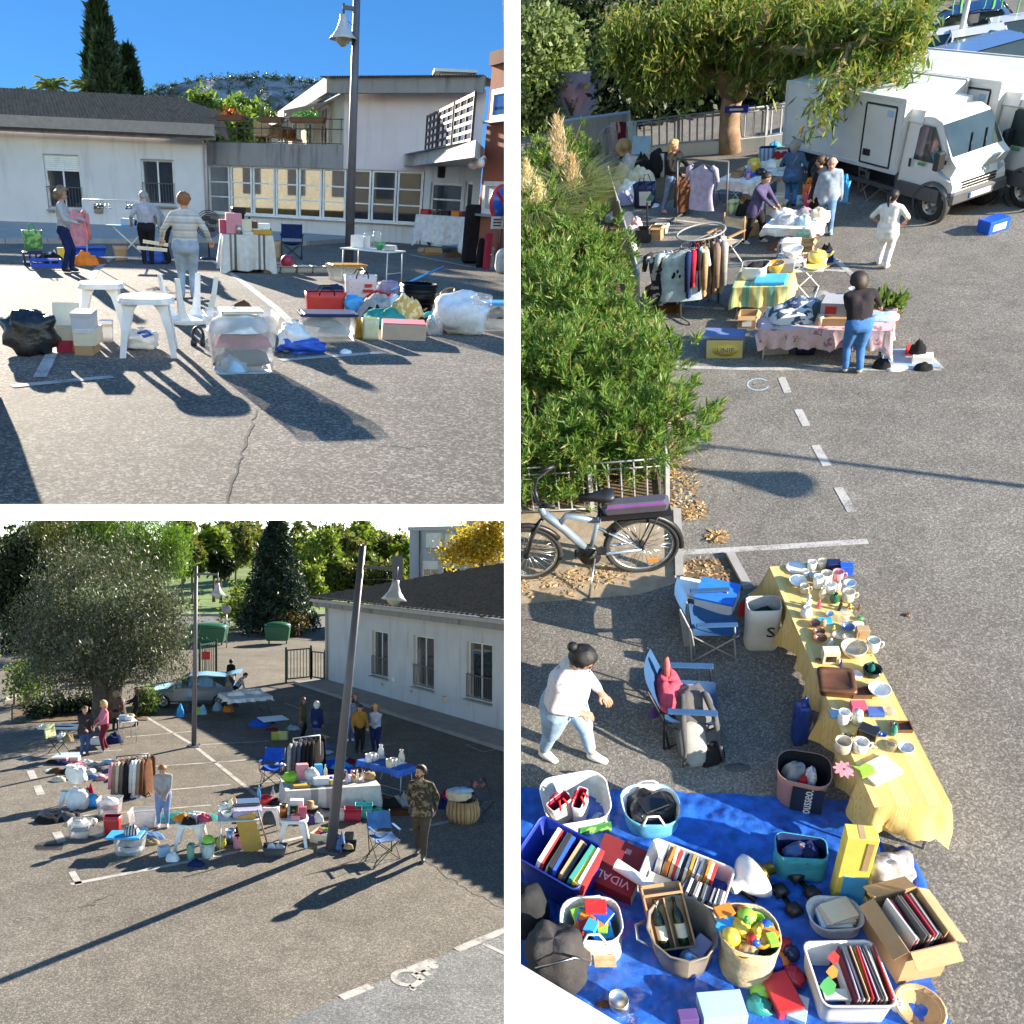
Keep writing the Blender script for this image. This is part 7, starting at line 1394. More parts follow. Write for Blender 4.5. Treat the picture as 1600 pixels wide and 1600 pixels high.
l=at(1319,1203,z);g=MB();R_=15*mpp(1319,1203,z);g.prism(flower(0,0,R_),0,.012);t=solo('felt_flower',g,K('pink','cloth'),'pink felt flower coaster at the front of the yellow cloth','coaster',l);PT(t,'centre',MB().lathe([(R_*.15,.0125),(0,.016)],10),K('brown','cloth'))
l=at(1351,1206,z);u=mpp(1351,1206,z)*14;solo('felt_leaf',MB().prism([(-u,-u*.9),(u*.8,-u*.9),(u*1.15,u*.1),(u*.7,u*.8),(-u*.4,u*.6),(-u*1.0,u*1.0),(-u*.6,.1*u)],.02,.035),K('lime','cloth'),'bright green felt leaf coaster lying on the picture book','coaster',l)
# --- camping chairs, backpack, bags beside the table
r,h=CC('blue camping chair with an open book box on its seat',1112,1006,.82,92,mat('chair_blue',(.02,.075,.18),.8,0,.2,6),frame='grey')
l=at(1112,990);sq=62*mpp(1112,980,.4);T=CT('white box with a bright blue lid lying on the camping chair',0,0,0,0,.85,'silver',FF,E=(V((l.x,l.y,.36)),sq,.16,rz0(1112,990)-.35));PT(T[0],'lid',MB().box((0,T[3]/2,T[4]),(T[2]*1.04,T[3]*1.04,.03)),mat('lid_blue',(.03,.18,.7),.5));ware('book','thin white book behind the blue lid on the chair',V((l.x,l.y+.38,.38)),.42,'white',rz0(1112,990)-.3,h=.05,surf='paper')
r,h=CC('blue camping chair draped with a red jersey',1078,1138,.9,86,mat('chair_blue',(.02,.075,.18)),frame='black')
l=at(1045,1128);GM('coral red jersey hung over the back of the second camping chair',0,0,0,.28,(.6,.08,.12),.7,loc=V((l.x,l.y,.5)),wm=.5,rz=1.2);GM('white and violet magazine on the seat of the second chair',0,0,0,.05,'lilac',.75,loc=at(1078,1085,.42),wm=.34,rz=rz0(1078,1100));GM('violet cloth dangling below the red jersey',0,0,0,.2,'purple',.5,loc=at(1024,1118,.2),wm=.16)
g=MB();p=at(1042,1040,.85);g.tube([(0,0,-.45),(0,0,0),(0,0,.12)],[.02,.035,.02],8);solo('furled_umbrella',g,mat('umbrella_cloth',(.5,.12,.1),.7,0,.5,9),'red and blue furled umbrella stuck in the second chair','umbrella',p)
l=at(1103,1210);t=TG('backpack','grey and black hiking backpack leaning on the second chair','backpack',l,rz0(1103,1200)+.15);g=MB();M_=RX(-.45);g.blob((0,.25,.42),(.21,.17,.46),18,14,0,.08,2.2,3,.1,M_,.75);bp=PT(t,'body',g,mat('pack_grey',(.12,.11,.11),.8,0,.3,5,.3));PT(t,'front_pocket',MB().blob((-.06,.1,.3),(.13,.08,.26),14,10,0,.06,2,5,0,M_,.75),mat('pack_light',(.32,.31,.29),.8));PT(t,'lower_pocket',MB().blob((.08,.12,.16),(.15,.09,.14),12,9,0,.08,2,8,0,M_,.8),K('black','cloth'))
for sx in(-1,1):PT(t,'strap',MB().tube([M_@V((sx*.1,.12,.86)),M_@V((sx*.15,.0,.66)),M_@V((sx*.17,-.02,.3)),M_@V((sx*.2,.06,.08))],[.028,.034,.02,.012],7),K('darkgrey','cloth'))
GM('loose grey straps trailing from the backpack',1150,1200,40,.04,'darkgrey',.5)
T=tote('white paper carrier bag with black lettering beside the table',1164,1216,1019,955,.7,(.58,.55,.5),'grey',NN,wob=.06,kind='paper',flare=1.04);textpart(T[0],'lettering','S',TR(.07,-.014,T[4]*.5)@RX(PI/2),.22,K('black'));GM('black cables heaped inside the white paper carrier bag',0,0,0,.14,'black',.7,loc=IN(T,0,0,T[4]*.68),wm=T[2]*.8);GM('red cloth behind the white paper carrier bag',1162,960,18,.3,'red',.6)
sack('blue plastic bag tucked under the yellow table',1236,1266,1168,1108,.9,(.02,.05,.25),'film',knot=FF,amp=.2)
T=tote('large pink and black tote with white lettering full of clothes',1212,1284,1268,1205,.85,(.36,.19,.17),'black',NN,wob=.12,rz=-14,flare=1.12,hk=.72,rnd=.4);PT(T[0],'black_panel',MB().box((T[2]*.12,-.012,T[4]*.08),(T[2]*.66,.012,T[4]*.78)),K('black'));textpart(T[0],'lettering','ousseo.',TR(T[2]*.12,-.026,T[4]*.47)@RX(PI/2)@RZ(PI/2),T[4]*.27,K('white'))
GM('grey folded jumper in the pink and black tote',0,0,0,.2,'grey',.8,loc=IN(T,-.35,.1,T[4]*.7),wm=T[2]*.6,rz=.4);GM('white spotted cloth in the pink and black tote',0,0,0,.18,m=spots('spotted_white',(.66,.6,.64),(.12,.1,.14)),loc=IN(T,.35,-.1,T[4]*.72),wm=T[2]*.5,rz=.9);GM('red cloth peeping from the pink and black tote',0,0,0,.14,'red',loc=IN(T,0,-.55,T[4]*.75),wm=T[2]*.25)
# --- blue tarpaulin
TC=[at(803,1227),at(1352,1250),at(1500,1645),at(803,1660)]
def tf(u,v):
 p=TC[0].lerp(TC[1],u).lerp(TC[3].lerp(TC[2],u),v);e=min(u,1-u,v)*14;k=min(1,e)
 n_=abs(nz((u*5+v*2,v*5,1)))*.03+abs(nz((u*14,v*11+u*5,4)))*.035+abs(nz((u*30+v*9,v*26,9)))*.03;o=.03*nz((u*6,v*6,7))*(1-k)
 return(p.x+o*2,p.y+o*2,.008+n_*(.3+.7*k)-.004)
TARP=mat('blue_tarpaulin',(.02,.1,.44),.3,0,.5,7,.9,16,spec=.7)
t=solo('tarpaulin',MB().grid(130,110,tf),TARP,'creased bright blue tarpaulin spread on the asphalt','tarpaulin',(0,0,0));clip_left(t,803)
g=MB();p,q=at(1408,1330),at(1445,1445);g.tube([p+V((0,0,.04)),p.lerp(q,.5)+V((.05,0,.07)),q+V((0,0,.04))],.05,7);solo('tarpaulin_roll',g,TARP,'rolled up edge of the blue tarpaulin beside the wrapped parcel','tarpaulin',(0,0,0))
# goods on the tarpaulin
T=tote('large open white and green bag with smaller bags inside',862,962,1306,1262,.8,'white',(.55,.55,.53),NN,wob=.1,rz=12,flare=1.12,hk=.62,rnd=.35);PT(T[0],'green_patch',MB().box((T[2]*.2,-.012,.02),(T[2]*.5,.012,T[4]*.5)),mat('green_print',(.05,.22,.05)))
tote('red and white bag standing inside the big white bag, left one',0,0,0,0,.5,(.6,.5,.46),'crimson','red',E=(IN(T,-.45,-.5,.05),T[2]*.38,T[4]*1.15,T[5]+.5),hh=.2);tote('white and red bag standing inside the big white bag, right one',0,0,0,0,.4,(.55,.55,.6),'crimson','red',E=(IN(T,.25,-.4,.05),T[2]*.4,T[4]*1.1,T[5]+1.0),hh=.2)
T=tote('white topped blue shopping bag holding black things',980,1064,1313,1268,.85,'sky','white','white',wob=.08,flare=1.1,hk=.6,rnd=.46,m=mat('blue_white_bag',(.12,.42,.62),.4,0,.5,5));sack('black plastic bag inside the white topped blue bag',0,0,0,0,.8,'black','film',knot=FF,amp=.2,E=(IN(T,0,-.7,.03),T[2]*.86,T[4]*.95,T[5]));ware('box','black flat box on top of the black bag',IN(T,.1,0,T[4]*.95),T[2]*.5,'black',T[5]+.4,h=.05)
T=tub('dark blue plastic tub of books at the left wall',808,912,1412,1330,.8,(.01,.03,.28),rz=-33,taper=.92,hk=.6);BK=['white','red','cream','black','blue','tan','darkgrey','teal','yellow','lilac']
slabs('# book standing in the dark blue tub',T,BK[:9],11,'books in the dark blue tub','book','book',-.85,.8,.05,1.05,.85,'x',14);[clip_left(o,803)for o in[T[0]]]
T=CT('thick dark red book with white lettering lying on the tarpaulin',912,988,1402,1386,1.15,(.2,.015,.02),FF,name='book',cat='book',rz=-28);PT(T[0],'pages',MB().box((0,T[3]/2,.008),(T[2]*1.003,T[3]*.985,T[4]-.02)),K('cream','paper'));textpart(T[0],'lettering','VIDAL',TR(.02,T[3]*.2,T[4]+.001)@RZ(PI),T[2]*.26,K((.6,.5,.5)));PT(T[0],'emblem',MB().box((T[2]*.1,T[3]*.82,T[4]),(T[2]*.12,T[2]*.12,.003)),K((.4,.2,.2),'paint'))
T=tub('white plastic tub of discs and paperbacks in the middle of the tarpaulin',996,1124,1420,1382,.62,(.62,.62,.6),rz=-27,taper=.94,hk=.6);slabs('# paperback standing in the middle white tub',T,['silver','white','tan','orange','cream','red','lightblue','black','white','mustard'],16,'paperbacks in the middle white tub','paperback','book',-.85,.55,.04,1.15,.42,'x',8,.42);slabs('# disc case standing in the middle white tub',T,['darkgrey','silver','black','grey','white'],12,'disc cases in the middle white tub','disc_case','disc case',-.1,.88,.04,.95,.36,'x',12,-.45,'gloss');ware('box','flat cream box in the front corner of the middle white tub',IN(T,-.6,-.55,.05),T[2]*.28,'cream',T[5],h=.1,surf='paper')
p,q=at(962,1350,.32),at(1046,1404,.26);solo('rolled_poster',MB().lathe([(.055,0),(.045,(q-p).length),(.03,(q-p).length),(.04,.01),(.055,0)],14,0,TR(p)@(q-p).to_track_quat('Z','Y').to_matrix().to_4x4(),caps=FF),K('white','paper'),'rolled white poster lying across the red book and the tub','poster',(0,0,0))
l=at(1172,1388);t=TG('oil_lamp','white glass lamp shade with brass fitting lying on its side','lamp',l,rz0(1172,1388)+.5);PT(t,'shade',MB().lathe([(.05,-.22),(.06,-.2),(.05,-.14),(.11,-.1),(.18,-.02),(.2,.04),(.19,.05),(.1,-.08),(.04,-.14)],22,0,TR(0,0,.2)@RY(PI/2),caps=FF),mat('opal_glass',(.78,.78,.76),.15,0,.03,3,coat=.5));PT(t,'burner',MB().lathe([(.02,.0),(.09,.06),(.1,.1),(.05,.13),(.06,.2),(.0,.22)],16,0,TR(.02,0,.17)@RY(PI/2)),K('gold','metal'))
p,q=at(1140,1384),at(1180,1412);g=MB();d=q-p;g.tube([(0,0,.06),(d.x*.15,d.y*.15,.06),(d.x*.2,d.y*.2,.05),(d.x,d.y,.05)],[.05,.03,.022,.026],8);solo('candlestick',g,K((.05,.045,.04),'metal'),'dark iron candlestick lying beside the white lamp shade','candlestick',p)
def dumbbell(lb,x0,y0,x1,y1):
 p,q=at(x0,y0),at(x1,y1);d=q-p;L=d.length;M_=Matrix.Rotation(atan2(d.y,d.x),4,'Z')@RY(PI/2);t=TG('dumbbell',lb,'dumbbell',p,0,'black dumbbells');PT(t,'bar',MB().tube([(0,0,.06),(d.x,d.y,.06)],.022,8),K('black','metal'))
 for s in(0,1):PT(t,'weight',MB().lathe([(.03,-.05),(.065,-.045),(.065,.045),(.03,.05)],14,0,TR(d.x*s,d.y*s,.065)@M_),K('black'))
dumbbell('black dumbbell nearer the white lamp shade',1218,1398,1240,1428);dumbbell('black dumbbell nearer the turquoise bag',1243,1375,1268,1402)
T=tote('turquoise cloth bag with orange flowers slumped on the tarpaulin',1210,1288,1378,1342,.55,(.05,.3,.42),'navy',NN,wob=.3,kind='cloth',rz=-8);[GM(['orange flowered cloth lying in the turquoise bag','dark blue cloth lying in the turquoise bag'][k],0,0,0,.1,m=[spots('orange_flowers',(.04,.1,.25),(.55,.12,.04),16,.56,.9),K('navy','cloth')][k],loc=IN(T,-.2+.5*k,.1,T[4]*.75),wm=T[2]*.6,rz=k)for k in(0,1)]
T=CT('tall yellow and blue cardboard box standing by the table end',1300,1344,1412,1312,.6,(.66,.55,.1),FF,rz=-8);PT(T[0],'blue_panel',MB().box((T[2]*.1,-.003,.02),(T[2]*.8,.004,T[4]*.42)),K('sky','paper'));g=MB();g.box((0,T[3]*.5,T[4]+.0005),(T[2]*.2,T[3]*.96,.002));g.box((T[2]*.28,-.004,T[4]*.55),(T[2]*.2,.003,T[4]*.4));PT(T[0],'tape',g,K('tan','gloss'))
sack('grey and white things wrapped in clear plastic by the tall yellow box',1350,1428,1415,1370,.8,(.42,.4,.41),'film',knot=FF,amp=.18,m=spots('wrapped_white',(.5,.48,.48),(.16,.13,.14),5,.52,.2,NN,.12,.5));ware('box','black box under the wrapped plastic parcel',at(1392,1418),78*mpp(1392,1418),'black',rz0(1392,1418),h=.06)
TOYC=['lime','orange','blue','red','sky','yellow','green']
def toys(T,where,items):
 for k,(kd,c,u,v,z,s)in en(items+tp((i[0],TOYC[n%7],-i[2]*.8+.1,-i[3]*.7,i[4]*1.08,i[5]*.7)for n,i in en(items))):ware(kd,f'{"small " if k >= len(items) else ""}{c} plastic toy {dict(box="brick", ball="ball", lump="animal", bowl="cup", figurine="figure", tray="truck bed")[kd]} in the {where}',IN(T,u,v,z),s,c,.7*k,surf='gloss',cat='toy',gp='toys in the '+where,name='toy_'+dict(box='brick',ball='ball',lump='animal',bowl='cup',figurine='figure',tray='truck')[kd])
T=tote('white carrier bag of bright toys at the lower left',892,976,1512,1446,.75,(.62,.58,.5),(.6,.57,.5),'white',wob=.14,flare=1.14,hh=.1,hk=.7,rnd=.48);PT(T[0],'orange_print',MB().box((T[2]*.15,-.012,.05),(T[2]*.4,.01,T[4]*.4)),mat('orange_print_patch',(.6,.38,.2),.5,0,.5,8))
toys(T,'white carrier bag',(('box','lime',-.35,.4,T[4]*.8,.16),('box','orange',-.2,.0,T[4]*.78,.2),('tray','sky',.3,-.2,T[4]*.86,.24),('box','blue',.35,.4,T[4]*.8,.2),('box','red',.2,.6,T[4]*.86,.18),('lump','brown',-.4,-.4,T[4]*.7,.2)))
sack('black and grey rucksack at the lower left wall',803,866,1480,1425,1.0,(.03,.03,.032),'cloth','rucksack','backpack',FF,amp=.07);T=sack('black folded pushchair seat below the rucksack',820,912,1560,1505,.9,(.06,.055,.055),'cloth','folded_seat','pushchair',FF,amp=.12,rz=-20);PT(T[0],'frame_tube',MB().tube([(-.1,-.02,T[4]*.8),(.2,.1,T[4]*1.05),(.26,.3,T[4]*.4)],.012,6),K('grey','metal'))
T=tub('round grey galvanised basin holding a wooden wine box',1022,1130,1543,1476,1.0,(.2,.17,.14),taper=.8,rnd=.5,hk=.62);[PT(T[0],'handle',MB().tube([(sx*T[2]*.52,T[3]*.5+y,T[4]*.8)for y in(-.1,)]+[(sx*T[2]*.66,T[3]*.5-.06,T[4]*.85),(sx*T[2]*.66,T[3]*.5+.06,T[4]*.85),(sx*T[2]*.52,T[3]*.5+.1,T[4]*.8)],.014,6),K('silver','metal'))for sx in(-1,1)]
wb_=IN(T,-.25,-.25,T[4]*.55);WB=TG('wine_box','light wooden wine box with a handle hole leaning in the basin','box',wb_,T[5]+.12);wm_=K('wood','paint');bw,bh=T[2]*.58,T[2]*.92;TM=RX(-.95)
for nm,c,s in(('back_panel',(0,.05,0),(bw,.015,bh)),('side_panel',(-bw/2,0,0),(.015,.11,bh)),('side_panel',(bw/2,0,0),(.015,.11,bh)),('divider',(0,0,0),(.012,.1,bh*.8)),('end_panel',(0,0,0),(bw,.11,.015)),('end_panel',(0,0,bh*.84),(bw,.12,.02))):PT(WB,nm,MB().box(c,s,0,TM),wm_)
for k in(-1,1):M_=W.M;b_=ware('bottle','dark wine bottle in the wooden box, '+('left' if k<0 else 'right')+' one',(0,0,0),.085,(.01,.02,.008),h=bh*.74,surf='gloss',cat='wine bottle',name='wine_bottle');b_.matrix_basis=W.M@TR(wb_)@RZ(T[5]+.12)@TM@TR(k*bw*.25,-.02,.02);PT(b_,'label',MB().lathe([(.0435,bh*.12),(.0435,bh*.34)],16,caps=FF),K('cream','paper'))
ware('can','copper topped tin in the basin beside the wine box',IN(T,.1,-.55,.05),.15,'lightblue',surf='metal',h=.22,col2='tan',name='tin',cat='tin');ware('box','violet printed packet in the basin',IN(T,.5,-.2,.05),.18,'lilac',.5,h=.24,surf='paper')
T=tote('cream canvas sack full of colourful plastic toys',1132,1214,1548,1452,.95,(.55,.45,.29),(.5,.42,.28),NN,wob=.14,kind='cloth',flare=1.1,hk=.62,rnd=.45)
toys(T,'cream canvas sack',(('box','orange',-.75,.75,T[4]*.95,.14),('box','sky',-.8,.3,T[4]*.9,.16),('ball','yellow',-.7,-.2,T[4]*.85,.15),('ball','lime',.05,.55,T[4]*.85,.16),('lump','green',-.25,.25,T[4]*.85,.15),('lump','mustard',.45,-.1,T[4]*.88,.24),('figurine','yellow',.2,-.3,T[4]*.85,.14),('bowl','gold',-.4,-.7,T[4]*.85,.16),('lump','maroon',.1,.05,T[4]*.8,.2),('ball','orange',.0,.8,T[4]*.9,.1),('lump','tan',-.1,-.6,T[4]*.82,.18)))
for k,(kd,c,x,y,s,lab)in en((('ball','blue',1206,1510,.16,'blue ball in the toy heap'),('lump','lime',1190,1548,.2,'bright green rattle in the toy heap'),('lump','orange',1222,1505,.16,'orange ring toy in the toy heap'),('box','red',1220,1560,.3,'red toy car in the toy heap'),('lump','crimson',1238,1528,.2,'dark red toy in the toy heap'),('lump','teal',1186,1574,.2,'turquoise toy in the toy heap'),('ball','navy',1236,1495,.13,'dark blue ball at the top of the toy heap'),('lump','red',1226,1482,.16,'red soft toy at the top of the toy heap'),('box','lightblue',1245,1580,.2,'pale blue toy block at the bottom of the toy heap'))):ware(kd,lab,at(x,y),s,c,.5*k,surf='gloss',cat='toy',name='toy')
T=tote('clear and white bag of papers behind the white record tub',1272,1350,1470,1438,.7,(.5,.52,.54),'silver',NN,wob=.18,flare=1.12,kind='film',hk=.6,rnd=.48);[ware('book',['bundle of white papers at the bottom of the paper bag','pink and white papers in the paper bag','cream papers on top of the paper bag'][k],IN(T,-.1+.1*k,-.1+.1*k,T[4]*(.5+.18*k)),T[2]*.62,['white',(.6,.5,.5),'cream'][k],T[5]+.15*k,h=.06,surf='paper',name='papers',cat='papers')for k in rg(3)]
T=tub('square white plastic tub packed with comic books and records',1278,1388,1604,1558,.95,(.64,.64,.63),taper=.92,hk=.7);slabs('# record sleeve standing in the white record tub',T,['maroon','lilac','darkgrey','tan','silver','grey','beige','brown','cream','red','yellow','black'],22,'record sleeves in the white record tub',u0=-.15,u1=.88,z=.03,hs=1.0,ds=.9,tilt=4);T2=CT('comic book with a bright cover leaning in the white record tub',0,0,0,0,.5,(.55,.5,.42),FF,E=(IN(T,-.52,-.75,T[4]*.85),T[2]*.34,.012,T[5]),name='comic_book',cat='comic book');g=MB();[g.add([(x+q*s*.9,y+p*s,.0135)for p,q in((0,-1),(.6,-.3),(1,.4),(.2,1),(-.7,.5),(-1,-.4))],[(0,1,2,3,4,5)],mi)for mi,x,y,s in((0,-.04,.1,.07),(1,.06,.3,.05),(2,.02,.2,.05))];PT(T2[0],'cover_print',g,[K('green','paper'),K('red','paper'),K('orange','paper')]);T2[0].matrix_basis=T2[0].matrix_basis@RX(.25)
T=CT('open cardboard box of long playing records at the right of the tarpaulin',1396,1474,1532,1480,1.25,'kraft',TT,.38,rz=13);slabs('# record standing in the cardboard box',T,['silver','crimson','grey','darkgrey','black','maroon','darkgrey','tan'],16,'records in the cardboard box',u0=-.92,u1=.55,z=.02,hs=1.05,ds=.8,tilt=6)
ware('basket','shallow round wicker basket at the bottom right',at(1434,1580),.34,'tan',h=.1,col2='beige',surf='cloth');GM('clear crumpled bag between the record tub and the wicker basket',1400,1572,30,.12,'silver',.8)
for k,(lab,x0,x1,yb,yt,c)in en((('blue and white board game box at the bottom edge',1098,1168,1606,1590,'lightblue'),('small purple box at the bottom edge',1062,1092,1612,1594,'purple'))):CT(lab,x0,x1,yb,yt,.6,c,FF,rz=4)
ware('can','dented metal cylinder lying at the bottom edge',at(968,1576),.16,'silver',surf='metal',h=.2,cat='metal tin');GM('brown rag beside the dented metal cylinder',946,1572,30,.1,'brown',.5)
def cp2(x,y,d):v=W.R@np.array([(x-CX),(y-CY),F]);return V(tp(v*d/F))+V((0,0,W.h))
g=MB();a_,b_,c_,d_=cp2(803,1500,1.5),cp2(990,1612,1.5),cp2(990,1760,1.35),cp2(803,1760,1.35);off=V((0,0,-.12));g.add([a_,b_,c_,d_,a_+off,b_+off,c_+off,d_+off],[(0,1,2,3),(7,6,5,4),(0,4,5,1),(1,5,6,2),(2,6,7,3),(3,7,4,0)]);t=solo('balcony_ledge',g,K((.42,.39,.33),'paint'),'cream edge of the balcony in the lower left corner','ledge',(0,0,0));clip_left(t,803)
# SIDE YARD: the stalls farther back
use(W2)
# --- people
person('person in black jumper and blue jeans bending over the pink clothed table',1331,580,430,face=196,lean=20,head=(26,12),arms=((-.26,-.28,.52),(.02,-.3,.52)),feet=((-.05,.03),(.06,-.02)),top=(.03,.025,.03),legs=(.06,.17,.42),shoes='white',hair=('bob','darkbrown'),names=('jumper','jeans'),b=1.12)
person('person in white tunic and white trousers with a dark ponytail and hand on hip',1378,416,299,face=168,head=(-4,-10),arms=((-.14,-.1,.55),(.13,-.06,.55)),feet=((-.07,.05),(.06,-.06)),elbow=((-1,.6,.1),(1,.5,.2)),top='white',legs='white',shoes='white',skin=(.4,.21,.14),hair=('pony','black'),sleeve=.5,coat=.42,names=('tunic','trousers'),b=1.12)
person('person with blond hair in black jacket and jeans holding a brown coat',1052,333,219,face=70,head=(10,0),arms=((-.05,-.2,.58),(.13,-.22,.58)),feet=((-.06,.12),(.05,-.12)),top='black',legs=(.16,.24,.4),shoes='pink',hair=('long','blond'),names=('jacket','jeans'),b=1.0)
hung('brown suede coat held by the blond person',at(1070,334)+V((0,-.1,zat(1070,334,265))),rz0(1070,334)+.9,.45,.85,(.13,.055,.03),TT,'coat',hanger=FF)
person('person in dark purple hoodie and black trousers leaning over the cloth bundles',1178,380,266,face=78,lean=12,head=(24,0),arms=((.0,-.26,.5),(.14,-.24,.48)),feet=((-.06,.1),(.05,-.1)),top=(.075,.065,.14),legs='black',shoes='silver',hair=('bun','black'),coat=.46,names=('hoodie','trousers'),b=1.1)
person('person with grey hair in denim jacket, grey skirt and blue trousers seen from behind',1234,322,228,face=185,head=(6,-10),arms=((-.17,-.1,.52),(.14,-.16,.6)),top=(.06,.12,.24),legs=(.05,.17,.42),hair=('bob','grey'),coat=.44,names=('denim_jacket','trousers'),b=1.1)
person('person in black with brown hair beside the bald man carrying a pink bag',1272,356,243,face=-100,head=(4,0),arms=((-.13,-.05,.43),(.15,-.05,.43)),top='black',legs='black',hair=('bun','brown'),names=('top','trousers'))
person('bald person in grey blue shirt and jeans walking with a blue bag',1288,362,245,face=18,head=(10,-10),arms=((-.17,.06,.46),(.16,.02,.46)),feet=((-.05,.12),(.06,-.12)),top=(.24,.29,.37),legs=(.12,.21,.36),shoes='lightblue',hair=NN,names=('shirt','jeans'),skin=(.55,.28,.21),b=1.05,coat=.47)
tote('bright pink carrier bag carried at knee height',1254,1273,340,303,.6,(.7,.05,.2),'crimson','pink',z=.12,wob=.3);tote('pale blue carrier bag on the far side of the bald man',1308,1323,318,284,.4,'sky','sky','sky',z=.4,wob=.2);tote('orange red bag behind the person in black',1252,1268,316,288,.5,(.6,.15,.04),'maroon','orange',z=.2)
# --- pink table in front
def frect(x0,y0,x1,y1,dep):a,b=at(x0,y0),at(x1,y1);d=(b-a);n=V((-d.y,d.x,0)).normalized();n=n if n.y>0 else-n;return((a+b)/2+n*dep/2,d.length,dep,atan2(d.y,d.x))
RP=frect(1186,566,1382,572,.75);table('long folding table under the pink floral cloth',0,.62,'white','silver',rect=RP)
PF=spots('pink_floral',(.55,.38,.42),(.3,.14,.17),7,.6,.9,(.42,.38,.3));cloth('pink floral tablecloth with a brown flowered border over the front table',RP,.62,.33,PF,.03,.2,.07,seed=11,sides=(1.2,.6,.3,1))
def onp(kind,lb,u,v,s,col,**k):return ware(kind,lb,ON(RP,u,v,.63),s,col,RP[3]+k.pop('r',0),**k)
t=GM('black and white leaf patterned bedspread folded on the pink cloth',0,0,0,.26,m=spots('leaf_print',(.62,.6,.57),(.06,.08,.12),8,.54,.9,NN,.015),loc=ON(RP,-.55,.1,.63),wm=.85,rz=RP[3],ratio=.7,name='bedspread',seed=3);GM('dark blue patterned cloth on top of the bedspread',0,0,0,.14,m=spots('blue_print',(.05,.08,.16),(.4,.42,.45),10,.55,.9),loc=ON(RP,-.45,.45,.8),wm=.6,rz=RP[3])
onp('ball','clear plastic globe at the back of the pink table',-.18,.75,.34,(.5,.53,.53),surf='clear');onp('lump','dark net bag in front of the clear globe',-.12,.1,.3,(.06,.08,.1),h=.28,surf='cloth',cat='bag');onp('can','small green topped jar in front of the net bag',-.08,-.6,.09,'cream',h=.16)
T=CT('grey and red boxed appliance on the pink table',0,0,0,0,.8,(.36,.36,.38),FF,E=(ON(RP,.14,-.5,.63),.46,.34,RP[3]),rz=-6);PT(T[0],'red_label',MB().box((-.08,-.003,.16),(.16,.006,.13)),K('red','paper'));CT('brown box beneath the boxed appliance',0,0,0,0,.8,'kraft',FF,E=(ON(RP,.12,-.7,.63),.5,.12,RP[3]))
onp('vase','tall white jug behind the boxed appliance',.32,.5,.22,'white',h=.42);onp('box','white box on the pink table before the woman',.42,-.1,.3,'white',h=.3);GM('pale blue cloth at the right end of the pink table',0,0,0,.08,'lightblue',loc=ON(RP,.85,.1,.63),wm=.5,rz=RP[3])
T=CT('low wooden crate of green plants beside the woman in black',1358,1404,507,487,.6,'wood',TT,0,name='wooden_crate',cat='crate',z=.35)
for k,(u,v,lab)in en(((-.5,0,'leafy green plant at the left of the wooden crate'),(0,.1,'leafy green plant in the middle of the wooden crate'),(.6,0,'spiky green plant at the right of the wooden crate'))):p=IN(T,u,v,.1);t=TG('plant',lab,'plant',p,0,'plants in the wooden crate');v_,f_=LC(RNG.normal(size=(70,3))*[.07,.07,.05]+[0,0,.16],.2,.28,up=(0,0,.7));mobj('leaves',npmesh('leaves',v_,f_,[GR]),t);PT(t,'pot',MB().lathe([(.07,0),(.1,.12),(0,.11)],12),K('black' if k else 'silver'))
GP('ground_sheet',[(1378,548),(1440,545),(1468,575),(1405,580),(1376,566)],mat('pale_blue_sheet',(.24,.34,.45),.6,0,.25,4,.4,20),.02)
SB('red shoe box on the pale blue sheet',1414,1442,558,546,'red',NN,d=.7);SB('white shoe box on the pale blue sheet',1424,1456,570,558,'white',NN,d=.6);GM('black handbag on top of the red shoe box',1434,552,28,.3,'black',.7,z=.12);GM('black shoes at the corner of the pale blue sheet',1442,577,34,.14,'black',.5);GM('black shoes below the hanging corner of the pink cloth',1378,575,30,.2,'black',.6);GM('grey cloth trailing over the pale blue sheet',1400,576,40,.06,'silver',.6)
T=CT('yellow fruit box with a dark blue tray tilted on top',1103,1159,560,532,.55,(.58,.5,.2),FF);PT(T[0],'tray',MB().box((-.05,.15,T[4]+.02),(T[2]*1.12,T[3]*1.25,.05),0,RX(-.12)@RY(.06)),K((.12,.17,.34),'paper'));PT(T[0],'yellow_label',MB().lathe([(.16,0),(.16,.004),(0,.004)],20,0,TR(.02,-.001,T[4]*.45)@RX(PI/2),TT,1.3,.7),K('yellow','paper'));textpart(T[0],'lettering','UNIF',TR(.02,-.008,T[4]*.45)@RX(PI/2),.13,K('blue','paper'))
T=CT('open grey box of small things under the left end of the pink table',1194,1232,554,534,.8,'silver',TT,.2,rz=6);GM('brown things in the open grey box under the pink table',0,0,0,.1,'brown',loc=IN(T,0,0,T[4]*.6),wm=T[2]*.8);tub('dark blue box under the middle of the pink table',1240,1275,556,540,.7,'navy')
